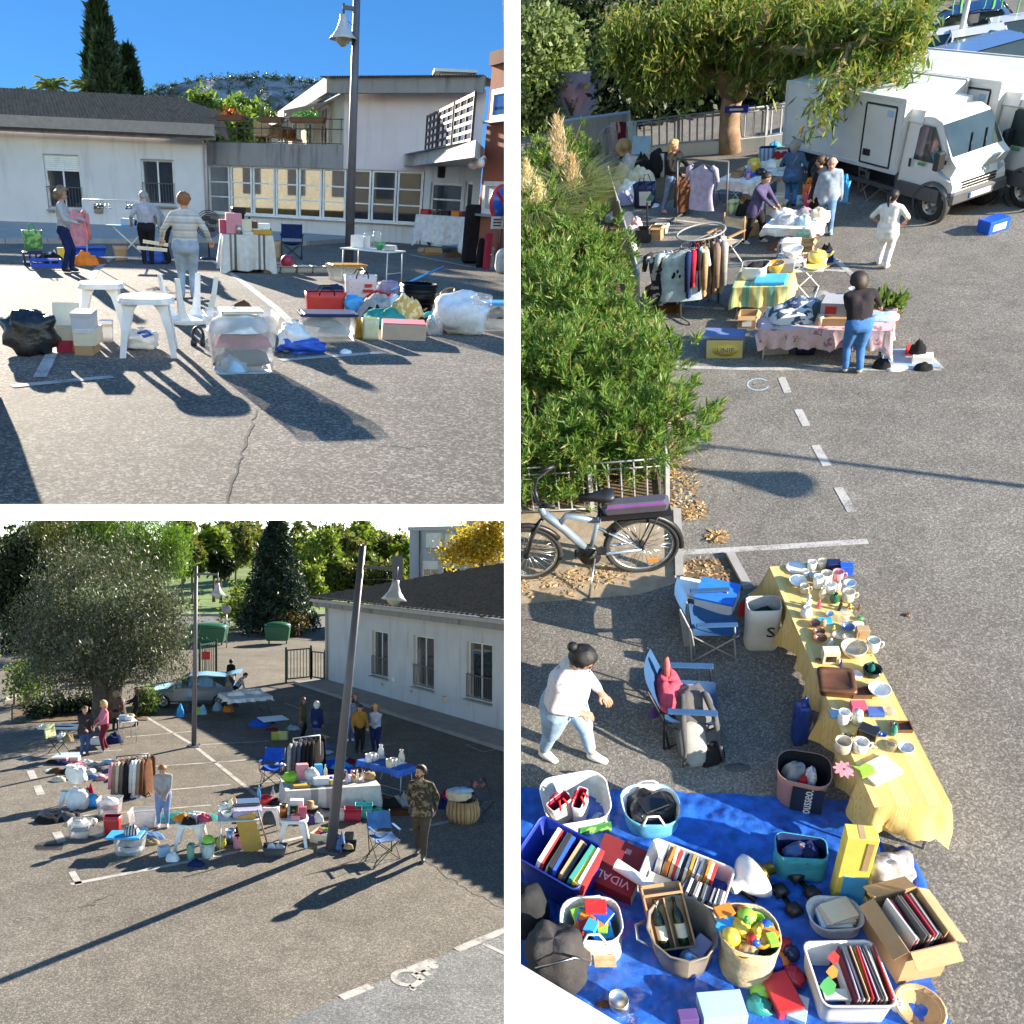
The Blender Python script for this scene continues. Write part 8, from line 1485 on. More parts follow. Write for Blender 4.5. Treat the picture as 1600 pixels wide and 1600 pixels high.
# --- striped cloth table and white table behind
RY_=frect(1145,498,1226,498,.8);table('small table under the yellow and green striped cloth',0,.62,'white','grey',rect=RY_);cloth('yellow and green striped tablecloth over the small table',RY_,.62,.36,stripes('provence_stripe',[(.6,.5,.2),(.6,.5,.2),(.25,.42,.3),(.12,.35,.3),(.5,.48,.2),(.6,.5,.2),(.3,.4,.2)],.42,0,.9),.03,.16,.05,seed=2)
def ony(kind,lb,u,v,s,col,**k):return ware(kind,lb,ON(RY_,u,v,.63),s,col,RY_[3],**k)
tote('white carrier bag of dark things at the left of the striped table',0,0,0,0,.8,'white','darkgrey',NN,E=(ON(RY_,-.4,-.4,.63),.42,.24,RY_[3]),wob=.25);ony('bowl','mustard glass bowl on the striped table',.35,.2,.3,'mustard',h=.22,surf='gloss');ony('box','large bright blue flat box at the front of the striped table',.3,-.5,.52,'sky',h=.07,surf='paper');ony('box','small grey case at the back of the striped table',.7,.6,.3,'grey',h=.18);GM('black scarf in the white carrier bag on the striped table',0,0,0,.12,'black',loc=ON(RY_,-.4,0,.82),wm=.32)
T=CT('open brown box with a handle hole beneath the striped table',1152,1180,514,494,.9,'kraft',TT,.3);PT(T[0],'white_label',MB().box((.0,-.004,T[4]*.2),(T[2]*.5,.006,T[4]*.6)),K('white','paper'))
RWt=frect(1212,474,1280,474,.75);table('white folding table with crossed legs holding yellow crockery',0,.62,'silver','white','x',rect=RWt)
def onw(kind,lb,u,v,s,col,**k):return ware(kind,lb,ON(RWt,u,v,.625),s,col,RWt[3],**k)
T=CT('white box with black scroll print on the white folding table',0,0,0,0,.9,'white',FF,E=(ON(RWt,-.55,-.8,.625),.5,.12,RWt[3]),m=spots('scroll_print',(.62,.61,.6),(.08,.08,.08),16,.55,.8,NN,.01));ware('bowl','white tureen on the scroll printed box',ON(RWt,-.55,-.1,.745),.34,'white',h=.16);onw('box','tall white box at the back of the white folding table',-.75,.7,.3,'white',h=.32);onw('mug','small red pot beside the yellow casserole',.18,.0,.14,'red');t=onw('teapot','yellow casserole with a lid on the white folding table',.55,.0,.34,(.62,.48,.1),h=.24);onw('plate','yellow square plate at the front of the white folding table',.6,-.6,.36,(.64,.55,.22),h=.03)
# --- clothes rail with the blue shirt
pa,pb=at(1063,500),at(1122,478);zr=.0+zat(1090,490,372);T_,c_,L_,a_=rail('dark clothes rail with a wire ring on top near the oleanders',pa,pb,zr,'darkgrey',.3,.02)
solo('wire_ring',MB().tube([(c_.x+.42*cos(q),c_.y+.36*sin(q),zr+.1)for q in lsp(0,2*PI,29)[:-1]],.016,6,closed=TT),K('grey','paint'),'wide wire ring balanced on top of the clothes rail','ring',(0,0,0))
for k,(u,lab,col,w_,L,ls,kd)in en(((-.95,'pale blue printed T-shirt at the front of the clothes rail',(.38,.48,.55),.72,.98,FF,'shirt'),(-.75,'white shirt right behind the pale blue T-shirt','white',.6,.95,FF,'shirt'),(-.5,'navy blouse on the clothes rail','navy',.5,.9,TT,'blouse'),(-.3,'red striped jersey on the clothes rail','crimson',.5,.7,TT,'jersey'),(-.1,'black dress on the clothes rail','black',.5,1.05,FF,'dress'),(.15,'beige jacket on the clothes rail','tan',.55,.95,TT,'jacket'),(.35,'dark grey trousers on the clothes rail','darkgrey',.45,1.05,FF,'trousers'),(.6,'brown coat on the clothes rail',(.2,.14,.1),.55,1.0,TT,'coat'),(.9,'grey coat at the far end of the clothes rail','grey',.55,1.0,TT,'coat'))):
 t=hung(lab,c_+(RZ(a_)@V((u*L_/2,0,zr-.03))),(rz0(1090,490)+.12 if k<2 else a_+PI/2-.9+.08*k),w_,L,col,ls,kd)
 if k==0:g=MB();[g.blob((.16*ru(-1,1),-.058,-.42-.14*rr_()),(.02,.008,.035),6,5,0,.2)for _ in rg(9)];PT(t,'print',g,K('black','cloth'))
hung('long black and white floral dress hanging at the left end of the rail',at(1040,490)+V((0,0,zat(1040,490,388))),rz0(1040,480),.62,1.05,spots('bw_floral',(.02,.02,.025),(.45,.45,.5),7,.58,.9),FF,'dress');hung('brown skirt under the floral dress',at(1040,489)+V((.02,.03,zat(1040,490,440))),rz0(1040,480),.6,.72,'brown',FF,'skirt',name='hanging_skirt')
# --- director chair, orange legged table, boxes
t=TG('director_chair','folding director chair with beige seat and wooden arms','chair',at(1132,412),rz0(1132,412)-.5);cm=K('beige','cloth');PT(t,'seat',MB().grid(4,6,lambda u,v:((u-.5)*.5,(v-.5)*.42,.48-.03*sin(PI*u))),cm);PT(t,'backrest',MB().grid(4,3,lambda u,v:((u-.5)*.5,.22,.68+.2*v)),cm)
for sx in(-1,1):
 PT(t,'armrest',MB().box((sx*.27,0,.66),(.05,.46,.03)),K('wood','paint'));PT(t,'back_post',MB().tube([(sx*.26,.22,.46),(sx*.26,.22,.95)],.018,6),K('wood','paint'))
 for y in(-.2,.2):PT(t,'leg',MB().tube([(sx*.26,y,.5),(-sx*.26,y,.02)],.014,6),K('silver','paint'))
RO=frect(1192,392,1262,396,.9);table('low table with orange crossed legs under white cloth bundles',0,.5,'white',(.5,.13,.04),'x',rect=RO);cloth('white cloth over the orange legged table',RO,.5,.16,mat('white_cloth',(.66,.67,.72)),.03,.2,.06,seed=21)
for k,(u,v,s,col,lab)in en(((-.6,.3,.5,'white','white folded bedding at the left of the orange legged table'),(-.2,-.4,.45,'silver','pale grey clothes on the orange legged table'),(.3,.3,.4,(.3,.25,.28),'dark patterned clothes on the orange legged table'),(.5,-.5,.3,'lightblue','pale blue clothes on the orange legged table'),(.8,.3,.36,'beige','beige cloth on the orange legged table'))):GM(lab,0,0,0,.2,col,loc=ON(RO,u,v,.51),wm=s*1.2,rz=RO[3])
sack('white plastic bag of clothes at the right of the orange legged table',1256,1284,372,344,.8,'white','film',amp=.2,z=.2);sack('pale green plastic bag hanging by the cardboard box',1244,1266,378,356,.7,(.3,.6,.5),'film',amp=.25,z=.25);T=CT('tall open cardboard box before the orange legged table',1240,1266,412,380,.8,'kraft',TT,.3);sack('patterned grey sack beside the tall cardboard box',1210,1238,410,376,.8,'grey','cloth',knot=FF,m=spots('grey_pattern',(.45,.42,.42),(.12,.1,.12),14,.5,.8),amp=.18);GM('dark clothes and shoes heaped right of the tall cardboard box',1284,412,40,.34,'navy',.6);GM('small bright blue cloth beside the dark heap',1302,412,12,.14,'sky');GM('black bag leaning on the dark heap',1290,405,22,.4,'black');tote('brown paper carrier bag behind the leaning person',1158,1184,370,344,.5,'kraft','kraft',NN,kind='paper')
solo('cardboard_sheet',MB().box((0,0,.03),(.5,.35,.02)),K('kraft','paper'),'flat cardboard under the dark heap of shoes','cardboard',at(1286,414),.3)
# --- white clothed table, rail with lilac garment
RC=frect(1122,322,1172,330,.9);table('small table under the white cloth beside the lilac garment',0,.62,'white','silver','x',rect=RC);cloth('white cloth over the small table beside the lilac garment',RC,.62,.22,mat('white_cloth',(.66,.67,.72)),.02,.12,.04,seed=31)
for k,(kd,u,v,s,col,lab)in en((('jug',.0,.3,.26,'yellow','bright yellow jug on the small white clothed table'),('lump',-.6,.2,.2,'tan','wooden toy on the small white clothed table'),('box',.3,-.3,.2,'blue','blue boxed game on the small white clothed table'),('bottle',.1,-.1,.08,'lilac','lilac bottle on the small white clothed table'),('lump',.6,.1,.26,'black','black bag on the small white clothed table'),('box',-.3,-.5,.24,'wood','wooden tray on the small white clothed table'),('can',.45,-.6,.09,'pink','pink pot on the small white clothed table'))):ware(kd,lab,ON(RC,u,v,.63),s,col,RC[3])
RD=frect(1172,312,1220,318,.8);table('second table with pale goods behind the leaning person',0,.62,'white','silver','x',rect=RD);[GM(lab,0,0,0,.18,c,loc=ON(RD,u,v,.63),wm=.45,rz=RD[3])for u,v,c,lab in((-.6,0,'white','white packets on the second table'),(0,.3,(.6,.6,.35),'pale yellow packets on the second table'),(.6,0,'silver','pale grey packets on the second table'))]
pa,pb=at(1058,343),at(1134,352);zr=zat(1096,347,250);T_,c_,L_,a_=rail('tall thin clothes rail with a single lilac garment',pa,pb,zr,'darkgrey',.3,.022);hung('lilac sleeveless garment hanging alone on the thin rail',c_+V((0,0,zr-.03)),a_,.62,1.0,'lilac',FF,'dress')
l=at(1115,318);t=TG('tripod','small metal tripod under the white clothed table','tripod',l,0);g=MB();[g.tube([(0,0,.6),(.22*cos(q),.22*sin(q),0)],.012,5)for q in(.3,2.4,4.5)];PT(t,'legs',g,K('silver','metal'))
tub('pale green plastic bucket under the rail with the lilac garment',1133,1150,335,318,1.0,(.45,.55,.3),rnd=.5);GM('black bags in a row under the second table',1168,336,36,.4,'black',.5);GM('orange brown bag under the second table',1158,325,20,.3,(.4,.2,.06));CT('low white box under the second table',1160,1180,312,302,.7,'white',FF);CT('cream box before the denim jacket',1196,1222,336,318,.7,'beige',TT,.2);tub('pale blue round basin beside the denim jacket',1236,1254,322,312,1.0,'lightblue',rnd=.5);CT('white box behind the leaning person',1206,1228,318,306,.7,'white',TT,.2)
tote('white bag with a red heart against the low wall',1206,1232,266,234,.5,'white','grey',NN,wob=.1);l,w_,h_,a_=ext(1206,1232,266,234);g=MB();g.add([(x*.17,-.03,.34+y*.17)for x,y in hp],[tp(rg(len(hp)))]);solo('red_heart',g,K('red','paint'),'red heart printed on the white bag','print',l,a_)
tote('blue and white striped shopper by the low wall',1182,1206,268,232,.5,(.3,.4,.55),'navy',NN,m=stripes('shopper_stripe',[(.5,.55,.6),(.12,.25,.5)],.1,0));sack('blue plastic bag behind the striped shopper',1196,1214,244,222,.8,'sky','film');tote('grey carrier bag on the ground before the denim jacket',1212,1232,312,268,.4,'silver','grey','silver',wob=.25);T=CT('white folded umbrella stand behind the denim jacket',1256,1276,270,262,.5,'white',FF)
CC('grey folding chair set by the side of the nearest truck',1366,305,.8,40,'grey',frame='grey')
# --- left heaps
sack('big black bag by the curved fence',1012,1034,280,238,.8,'black','cloth',knot=FF,amp=.12);tote('black and white shopper by the curved fence',1030,1046,278,240,.5,'silver','black',NN,m=stripes('bw_shopper',[(.02,.02,.02),(.5,.5,.5)],.4,0))
T=tote('dark blue shopping bag with a white panel and green mark',989,1018,326,290,.6,'navy','navy','navy',wob=.08);PT(T[0],'white_panel',MB().box((.08,-.012,.08),(T[2]*.6,.012,T[4]*.6)),K('white'));g=MB();g.add([(.1,-.02,.2),(.26,-.02,.2),(.26,-.02,.42)],[(0,1,2)]);PT(T[0],'green_mark',g,K('green','paint'))
for k,(x,y,w_,h_,c,lab)in en(((985,305,40,.5,'white','white laundry heaped beside the dark blue shopping bag'),(1000,285,44,.55,'cream','cream clothes heaped under the straw hat'),(975,280,34,.5,'beige','beige clothes heaped by the fence'),(990,262,40,.5,(.5,.5,.55),'pale grey clothes below the hanging scarves'),(1005,268,24,.6,'black','black clothes on the cream heap'),(962,300,26,.4,(.55,.4,.4),'pale pink clothes beside the oleander'),(975,318,30,.4,'lilac','lilac clothes before the white heap'),(958,345,26,.3,'white','white plastic packets at the kerb side'),(985,372,50,.35,(.5,.45,.5),'white and red packets on the ground by the fence'),(975,350,36,.4,(.6,.5,.5),'pale packets with red print by the fence'),(1020,322,20,.08,'white','white paper beside the dark blue shopping bag'))):GM(lab,x,y,w_,h_,c,.7)
solo('straw_hat',MB().lathe([(.26,0),(.24,.02),(.12,.03),(.12,.12),(0,.14)],20),K('tan','cloth'),'straw hat propped on the heap below the scarves','hat',at(976,262)+V((0,0,.5)),0,M=TR(at(976,262)+V((0,0,.55)))@RX(1.0));ware('frame','small turquoise painted sign propped on the heap',at(996,262)+V((0,-.2,.4)),.55,'lightblue',rz0(996,262),h=.45,col2='lightblue',surf='paint',cat='sign')
for k,(x,c,lab,L)in en(((961,(.45,.35,.42),'pale mauve scarf hung over the curved fence',1.0),(970,'maroon','dark red scarf hung over the curved fence',1.05),(986,(.4,.5,.58),'pale blue scarf hung over the curved fence',.9))):l=at(x,256)+V((0,-.12,0));m_=K(c,'cloth');solo('scarf',MB().grid(6,10,lambda u,v:((u-.5)*.26*(1+.2*sin(v*9+k)),-.03*sin(u*9+v*4),1.15-L*v)),m_,lab,'scarf',l,rz0(x,256),'scarves on the curved fence')
T=CT('open black crate of oddments on the ground by the fence',992,1014,380,360,.8,'black',TT,0);CT('brown paper box beside the black crate',1014,1032,376,356,.7,'kraft',TT,.3);CT('white box beyond the brown paper box',1020,1040,366,354,.7,'white',TT,.25);sack('red and white plastic bag at the far end of the crate',984,1000,362,340,.8,(.6,.4,.4),'film');GM('white shoes in front of the oleanders',984,390,24,.25,'white')
solo('furled_black_umbrella',MB().tube([(0,0,.02),(.1,.2,.75)],.02,6),K('black','cloth'),'black furled umbrella standing in the black crate','umbrella',at(1012,372))
ware('box','small blue canister with a yellow cap on the asphalt by the truck',at(1550,360),.42,'blue',h=.24,col2='white',surf='gloss',cat='canister')
for k,(x,y)in en(((1418,962),(1345,975))):ware('lump',['small dark pebble on the open asphalt','small pale pebble close to the yellow table'][k],at(x,y),.06,'brown' if k==0 else 'white',h=.03,cat='pebble',name='pebble')
# REAR YARD (lower left): setting
use(W3)
ASPH3=asphalt('yard_asphalt',(.15,.135,.115),(.34,.315,.275),60,.3,.7)
q=[at(-80,1660),at(801,1660),at(801,1120)];GP('asphalt_ground',NN,ASPH3,pts=q+[V((60,66,0)),V((-60,66,0)),V((-30,30,0))])
for px_,w in(([(224,1118),(303,1165),(412,1252)],.13),([(110,1382),(215,1362),(340,1338),(500,1302),(610,1308)][:4],.13),([(640,1297),(705,1283)],.13),([(112,1362),(124,1383)],.13),([(196,1152),(300,1143)],.1),([(310,1164),(420,1158)],.1),([(236,1198),(356,1190),(400,1186)],.1),([(268,1234),(360,1226)],.1),([(330,1280),(420,1268)],.1),([(415,1222),(470,1216)],.1),([(38,1178),(44,1190)],.2),([(47,1204),(53,1217)],.2),([(58,1228),(64,1242)],.2),([(88,1300),(97,1316)],.2),([(130,1275),(330,1258)],.08),([(444,1098),(470,1108)],.08),([(60,1180),(190,1172)],.08)):stripe('line',px_,w=w)
stripe('line',[(728,1164),(755,1175),(780,1170),(750,1162),(728,1164)],w=.05)
GP('disabled_bay',[(484,1580),(600,1531),(801,1449),(801,1660),(300,1660)],asphalt('blue_grey_bay',(.17,.175,.18),(.33,.34,.345),60,.4,.5),.005)
for px_ in([(533,1560),(580,1541)],[(713,1485),(801,1449)],[(640,1516),(678,1501)],[(755,1475),(801,1497)]):stripe('line',px_,w=.16 if px_[0][0]!=755 else .08,lift=.009)
wc=at(648,1524);g=MB();wheelchair(g,TR(wc.x,wc.y,.01)@RZ(-1.0),.85,.13);SE('wheelchair_symbol',g,LINE)
crack([(655,1338),(700,1372),(740,1395),(795,1425)],.03);crack([(130,1415),(160,1405),(180,1395)],.02);crack([(165,1410),(120,1420)],.02)
GP('tar_patch',[(55,1321),(100,1318),(97,1328),(58,1329)],mat('tar',(.03,.027,.025),.9),.006);GP('manhole',[(374+9*cos(t),1163.5+2*sin(t))for t in lsp(0,2*PI,13)[:-1]],mat('iron_cover',(.05,.045,.045),.6),.006)
# far road, verge, hillside
GP('far_road',NN,mat('far_asphalt',(.12,.12,.125),.9,0,.15,1),pts=[V((-60,66,.004)),V((60,66,.004)),V((60,78,.004)),V((-60,78,.004))])
g=MB();bar(g,V((-60,78.2,.1)),V((0,78.2,.1)),.3,.2);SE('kerb',g,mat('kerb_stone',(.33,.31,.29)))
GRASS=mat('meadow_grass',(.12,.19,.045),.95,0,.45,.35,.8,3)
mb=MB()
def hs(u,v):px=-120+1000*u;return tp(pt(px,972+(846-972)*v+3*nz((u*9,v*5,2)),78.4+110*v))
mb.grid(40,20,hs);SE('grass_hillside',mb,GRASS)
# planted island and kerb on the left
ISL=[(20,1131),(160,1124),(232,1126),(225,1112),(150,1098),(20,1100)];GP('planting_island',ISL,SOIL,.03)
kb=MB();P=[at(x,y)for x,y in((5,1096),(40,1084),(95,1074),(150,1070),(230,1066))]
for a,b in zip(P,P[1:]):k=max(1,int((b-a).length/1.2));[bar(kb,a.lerp(b,i/k)+V((0,0,.06)),a.lerp(b,(i+.98)/k)+V((0,0,.06)),.2,.14)for i in rg(k)]
SE('kerb',kb,mat('kerb_stone',(.33,.31,.29)))
# --- white building on the right
C0=at(510,1065);C1=at(787,1147);d3=(C1-C0).normalized();n3=V((-d3.y,d3.x,0));n3=n3 if n3.x>0 else-n3;H3=zat(510,1065,947);END=C0+d3*26
B=Bld('white_building','long white single storey building with grey tiled roof and three tall windows','building',C0)
WALL3=stucco('white_render',(.58,.58,.6),(.2,.19,.18),.4)
wins=[]
for x0,x1,yt,yb in((581,606,984,1053),(646,678,992,1071),(729,769,1002,1091)):
 ua,zt,zb=uz(x0,yt,yb,C0,d3);ub,zt2,zb2=uz(x1,yt+5,yb+9,C0,d3);wins.append((ua,ub,(zb+zb2)/2,(zt+zt2)/2))
sd3=1 if(V((-d3.y,d3.x,0))-n3).length<.1 else-1
mb=wallquad(MB(),C0,END,0,H3,wins,.3,0,sd3);bk0,bk1=C0+n3*11,END+n3*11;mb.quad(tp(C0),tp(bk0),(bk0.x,bk0.y,H3),(C0.x,C0.y,H3));mb.quad(tp(END),tp(bk1),(bk1.x,bk1.y,H3),(END.x,END.y,H3));B.PT('wall',mb,WALL3)
for k,w_ in en(wins):WIN(B,C0,END,*w_,2,1,K('white','paint'),glassy('window_glass',(.05,.06,.08)),.16,.06,TT,(w_[3]-w_[2])*.42,curtain_or_dark=CUR if k<2 else mat('dark_room',(.03,.03,.03),.9),side=sd3)  # third window: dark sheet instead of a curtain, room shade as colour
zf=V((0,0,H3));mb=MB();bar(mb,C0-d3*.4-n3*.3+zf+V((0,0,.12)),END-n3*.3+zf+V((0,0,.12)),.5,.24);B.PT('eave',mb,CONC);mb=MB();bar(mb,C0-d3*.5-n3*.62+zf+V((0,0,.3)),END-n3*.62+zf+V((0,0,.3)),.14,.13);B.PT('gutter',mb,mat('pale_gutter',(.42,.4,.38),.6))
mb=MB();p=C0-d3*.1+n3*.0;mb.tube([C0+d3*.12-n3*.08+V((0,0,.1)),C0+d3*.12-n3*.08+zf],.055,8);B.PT('downpipe',mb,K((.45,.43,.4),'paint'))
TILE3=mat('grey_pantiles',(.13,.105,.095),.9,0,.4,5,.5,60)
ea,eb=C0-d3*.55-n3*.7+zf+V((0,0,.36)),END-n3*.7+zf+V((0,0,.36));RH=2.1;rc,rd=END+n3*5.5+zf+V((0,0,RH)),C0+d3*7.0+n3*5.5+zf+V((0,0,RH));ec=C0-d3*.55+n3*11.5+zf+V((0,0,.36))
tileroof(B.r,ea,eb,rc,rd,85,20,TILE3,.07).location=-B.loc;tileroof(B.r,ec,ea,rd+V((0,.02,0)),rd,36,16,TILE3,.07).location=-B.loc;mb=MB();bar(mb,ea,rd,.2,.14);bar(mb,rd,rc,.22,.16);B.PT('ridge',mb,TILE3)
for x,y in((697,1097),(643,1082),(598,1071),(730,1102)):u_,z_,_=uz(x,y,y+5,C0,d3);p=C0+d3*u_-n3*.03;mb=MB();mb.box((p.x,p.y,z_),(.2,.2,.22))if x==697 else mb.box((p.x,p.y,z_),(.08,.08,.12));B.PT('vent',mb,K('grey','metal'))
u_,z_,_=uz(617,1062,1066,C0,d3);p=C0+d3*u_-n3*.05;g=MB();g.blob((0,0,0),(.09,.06,.14),10,8,0,0);g.v=[(x+p.x,y+p.y,z+z_)for x,y,z in g.v];B.PT('wall_light',g,K('white'))
pv3=[C0-d3*.3-n3*1.5,END-n3*1.5];GP('pavement',NN,PAVE,thick=.12,pts=[pv3[0],pv3[1],END,C0-d3*.3]);kb=MB();k=30;[bar(kb,pv3[0].lerp(pv3[1],i/k)-n3*.07+V((0,0,.065)),pv3[0].lerp(pv3[1],(i+.985)/k)-n3*.07+V((0,0,.065)),.14,.13)for i in rg(k)];SE('kerb',kb,mat('kerb_stone',(.33,.31,.29)))
# --- far grey block, pylon
b0,b1=V((pt(640,900,74).x,74,0)),V((pt(782,900,68).x,68,0));HB=zat(0,0,829,b0);B=Bld('grey_block','pale grey two storey block with roller shutters behind the tiled roof','building',b0);db=(b1-b0).normalized();hol=[]
for x0,x1,yt,yb in((664,690,833,856),(694,722,834,856),(659,685,876,900),(690,718,877,897)):ua,zt,zb=uz(x0,yt,yb,b0,db);hol.append((ua,uz(x1,yt,yb,b0,db)[0],zb,zt))
s_=1 if V((-db.y,db.x,0)).y>0 else-1;mb=wallquad(MB(),b0,b1,0,HB,hol,.3,0,s_);nb_=V((-db.y,db.x,0))*s_;q=b0+nb_*10;mb.quad(tp(b0),tp(q),(q.x,q.y,HB),(b0.x,b0.y,HB));B.PT('wall',mb,stucco('pale_grey_render',(.4,.44,.5),(.25,.25,.25),.3));[WIN(B,b0,b1,*h,2,1,K('white','paint'),GL,.15,.08,TT,0,.95 if h[3]>6.5 else .55,side=s_)for h in hol]
mb=MB();bar(mb,b0+V((0,0,HB+.15)),b1+V((0,0,HB+.15)),.6,.35);B.PT('parapet',mb,K((.42,.45,.5),'paint'));mb=MB();[mb.box((b0.lerp(b1,t).x,b0.lerp(b1,t).y+1,HB+.3),(1.4,1,.6))for t in(.75,)];B.PT('roof_unit',mb,K('grey','paint'));B.PT('downpipe',MB().tube([b0+db*1.2-nb_*.1,b0+db*1.2-nb_*.1+V((0,0,HB))],.08,6),K('darkgrey','paint'));mb=MB();[mb.tube([b0.lerp(b1,t)+V((0,0,HB)),b0.lerp(b1,t)+V((0,0,HB+.9))],.03,5)for t in lsp(0,1,7)];mb.tube([b0+V((0,0,HB+.9)),b1+V((0,0,HB+.9))],.03,5);B.PT('roof_rail',mb,K('silver','paint'))
ty=200;pb=pt(591,845,ty);ptp=pt(591,806,ty);t=TG('pylon','distant lattice pylon rising over the wooded ridge','pylon',V((pb.x,ty,0)),0);g=MB();z0,z1=2.,ptp.z
for i in rg(9):
 a0,a1=1.6*(1-i/10),1.6*(1-(i+1)/10);h0,h1=z0+(z1-z0)*i/9,z0+(z1-z0)*(i+1)/9
 for sx in(-1,1):g.tube([(sx*a0,0,h0),(sx*a1,0,h1)],.09,4);g.tube([(sx*a0,0,h0),(-sx*a1,0,h1)],.06,4)
PT(t,'lattice',g,K('grey','metal'))
c=pt(621,880,70);solo('concrete_mast',MB().box((0,0,0),(.9,.8,5.9)),K((.1,.1,.12),'paint'),'dark square mast standing left of the grey block','mast',V((c.x,70,0)))
# --- trees
OLV=LM('olive_leaf',[(.03,.04,.024),(.055,.068,.042),(.1,.115,.08),(.17,.185,.145)],.2,.45);PIN=LM('pine_needle',[(.03,.07,.012),(.08,.16,.02),(.15,.26,.035),(.19,.3,.05)],.4);FIR=LM('fir_needle',[(.01,.025,.018),(.022,.045,.03),(.045,.075,.05)],.12);YEL=LM('autumn_leaf',[(.3,.19,.02),(.5,.33,.03),(.58,.42,.06),(.2,.2,.04)],.4);MIX=LM('wood_leaf',[(.04,.06,.02),(.09,.12,.03),(.15,.17,.05),(.16,.12,.05)],.35);LGT=LM('light_leaf',[(.08,.12,.02),(.16,.22,.04),(.25,.3,.07)],.4)
ol=at(172,1126);s=ol.y/F
def el(x,y,rx,ry,dy=0,k=.95):c=pt(x,y,ol.y+dy)-ol;return(c.x,c.y,c.z,rx*s,rx*s*k,ry*s)
tree('olive_tree','great round grey green olive tree with twin trunks over the left stalls',ol,[el(165,935,118,92),el(110,990,86,82,-.3),el(225,990,80,84),el(165,1000,110,62,-.6),el(70,1010,44,64),el(258,1020,34,46),el(150,1050,70,30)],1300,52,.14,OLV,NN,.24,.24,up=(0,0,.35),shell=.62)
t=[o for o in W.col.objects if o.name.startswith('olive_tree')][0];g=MB();lz=lambda x,y,dy=0:pt(x,y,ol.y+dy)-ol
for P_,R_ in(([V((-.25,0,-.1)),lz(160,1085),lz(152,1058),lz(128,1020)],[.5,.34,.3,.2]),([V((.3,0,-.1)),lz(178,1085),lz(186,1056),lz(196,1010)],[.4,.28,.22,.14]),([lz(160,1075),lz(170,1040),lz(175,980)],[.2,.16,.1]),([lz(186,1058),lz(215,1030),lz(240,1000)],[.16,.1,.06]),([lz(140,1040),lz(100,1010),lz(80,990)],[.16,.1,.06])):g.tube(P_,R_,10)
PT(t,'trunk',g,mat('olive_bark',(.1,.075,.06),.95,0,.5,6,.9,18))
def far(name,lb,x,y,rx,ry,dep,m,n=70,per=60,size=.3,grp='trees on the hillside',cat='tree',spread=.35,asp=.5,up=NN,parts=NN,zb=NN):
 c=pt(x,y,dep);s=dep/F;e=[(0,0,c.z,rx*s,rx*s*.8,ry*s)]+[((a-x)*s,0,pt(x,b,dep).z,q*s,q*s*.8,r*s)for a,b,q,r in(parts or())];zg=0 if zb is NN else zb
 return tree(name,lb,V((c.x,c.y,zg)),[(q[0],q[1],q[2]-zg)+q[3:]for q in e],n,per,size,m,(0,0,c.z-zg-ry*s*.3),spread,asp,up=up,tr=.16,gp=grp,cat=cat)
far('pine_tree','bright green pine behind the olive at its upper right',245,850,46,44,52,PIN,130,90,.42,'pines behind the olive',asp=.1,up=(0,0,.6),parts=[(215,880,40,40),(268,880,22,30)]);far('pine_tree','bright green pine behind the top of the olive',165,838,52,40,53,PIN,120,90,.42,'pines behind the olive',asp=.1,up=(0,0,.6));far('pine_tree','dark green pine behind the olive at its upper left',75,850,60,60,54,MIX,120,80,.4,'pines behind the olive',asp=.14);far('dark_tree','dark tree mass at the left behind the olive',30,930,40,90,50,DRK,120,70,.3);far('low_bush','small sunlit bush left of the olive trunk',42,1062,20,20,33,GR,40,50,.14,cat='bush');far('dark_tree','dark tree behind the pines at the top left',110,860,90,60,60,DRK,120,70,.35)
for k,(x,y,rx,ry,dep,m,lab)in en(((285,850,22,38,95,MIX,'slender dark tree right of the pines on the hillside'),(334,862,26,24,100,LGT,'round light green tree on the meadow left of the first lamp'),(300,880,16,14,96,MIX,'low dark bush under the slender tree'),(368,858,30,28,112,MIX,'mid green tree behind the round light one'),(345,888,12,9,98,DRK,'dark clipped bush on the meadow below the round tree'),(395,850,34,30,125,MIX,'olive green tree left of the tall fir'),(500,880,40,44,92,LGT,'light green tree right of the tall fir'),(528,858,34,30,110,MIX,'brownish green tree on the ridge right of the fir'),(560,862,34,32,118,LGT,'pale green tree on the ridge above the second lamp'),(600,870,36,32,124,MIX,'ridge tree below the pylon'),(570,845,16,14,150,MIX,'small crown standing out on the ridge left of the pylon'),(630,880,30,30,120,LGT,'ridge tree beside the dark mast'),(440,850,50,28,140,MIX,'ridge trees behind the fir'),(478,920,24,26,84,LGT,'bright green bush at the foot of the fir on its right'),(350,840,36,16,150,MIX,'far ridge crown above the round light tree'),(545,910,34,20,90,MIX,'bush line behind the near lamp'),(600,910,34,22,88,MIX,'dark bush line right of the near lamp'))):far('hillside_tree',lab,x,y-4,rx,ry*1.2,dep,m,60,60,.012*dep*.5,zb=NN)
fb_=V((pt(440,1000,62).x,62,0));t=TG('fir_tree','tall dark blue green fir standing behind the gate','tree',fb_);n=26000;z=RNG.random(n)**1.25;zt_=pt(430,802,62).z;a=RNG.random(n)*2*PI;R0=68*62/F;rad=R0*(1-z)**.8*(.35+.65*RNG.random(n)**.5)*(.8+.28*np.sin(a*5+np.floor(z*13)*2.1));P=np.stack([rad*np.cos(a)-.4,rad*np.sin(a),.6+z*(zt_-.6)-rad*.12+.35*(z*13%1)],1);v,f=LC(P,.4,.22);mobj('crown',npmesh('crown',v,f,[FIR]),t);PT(t,'trunk',MB().tube([(0,0,0),(-.3,0,zt_*.9)],[.3,.08],8),BARK())
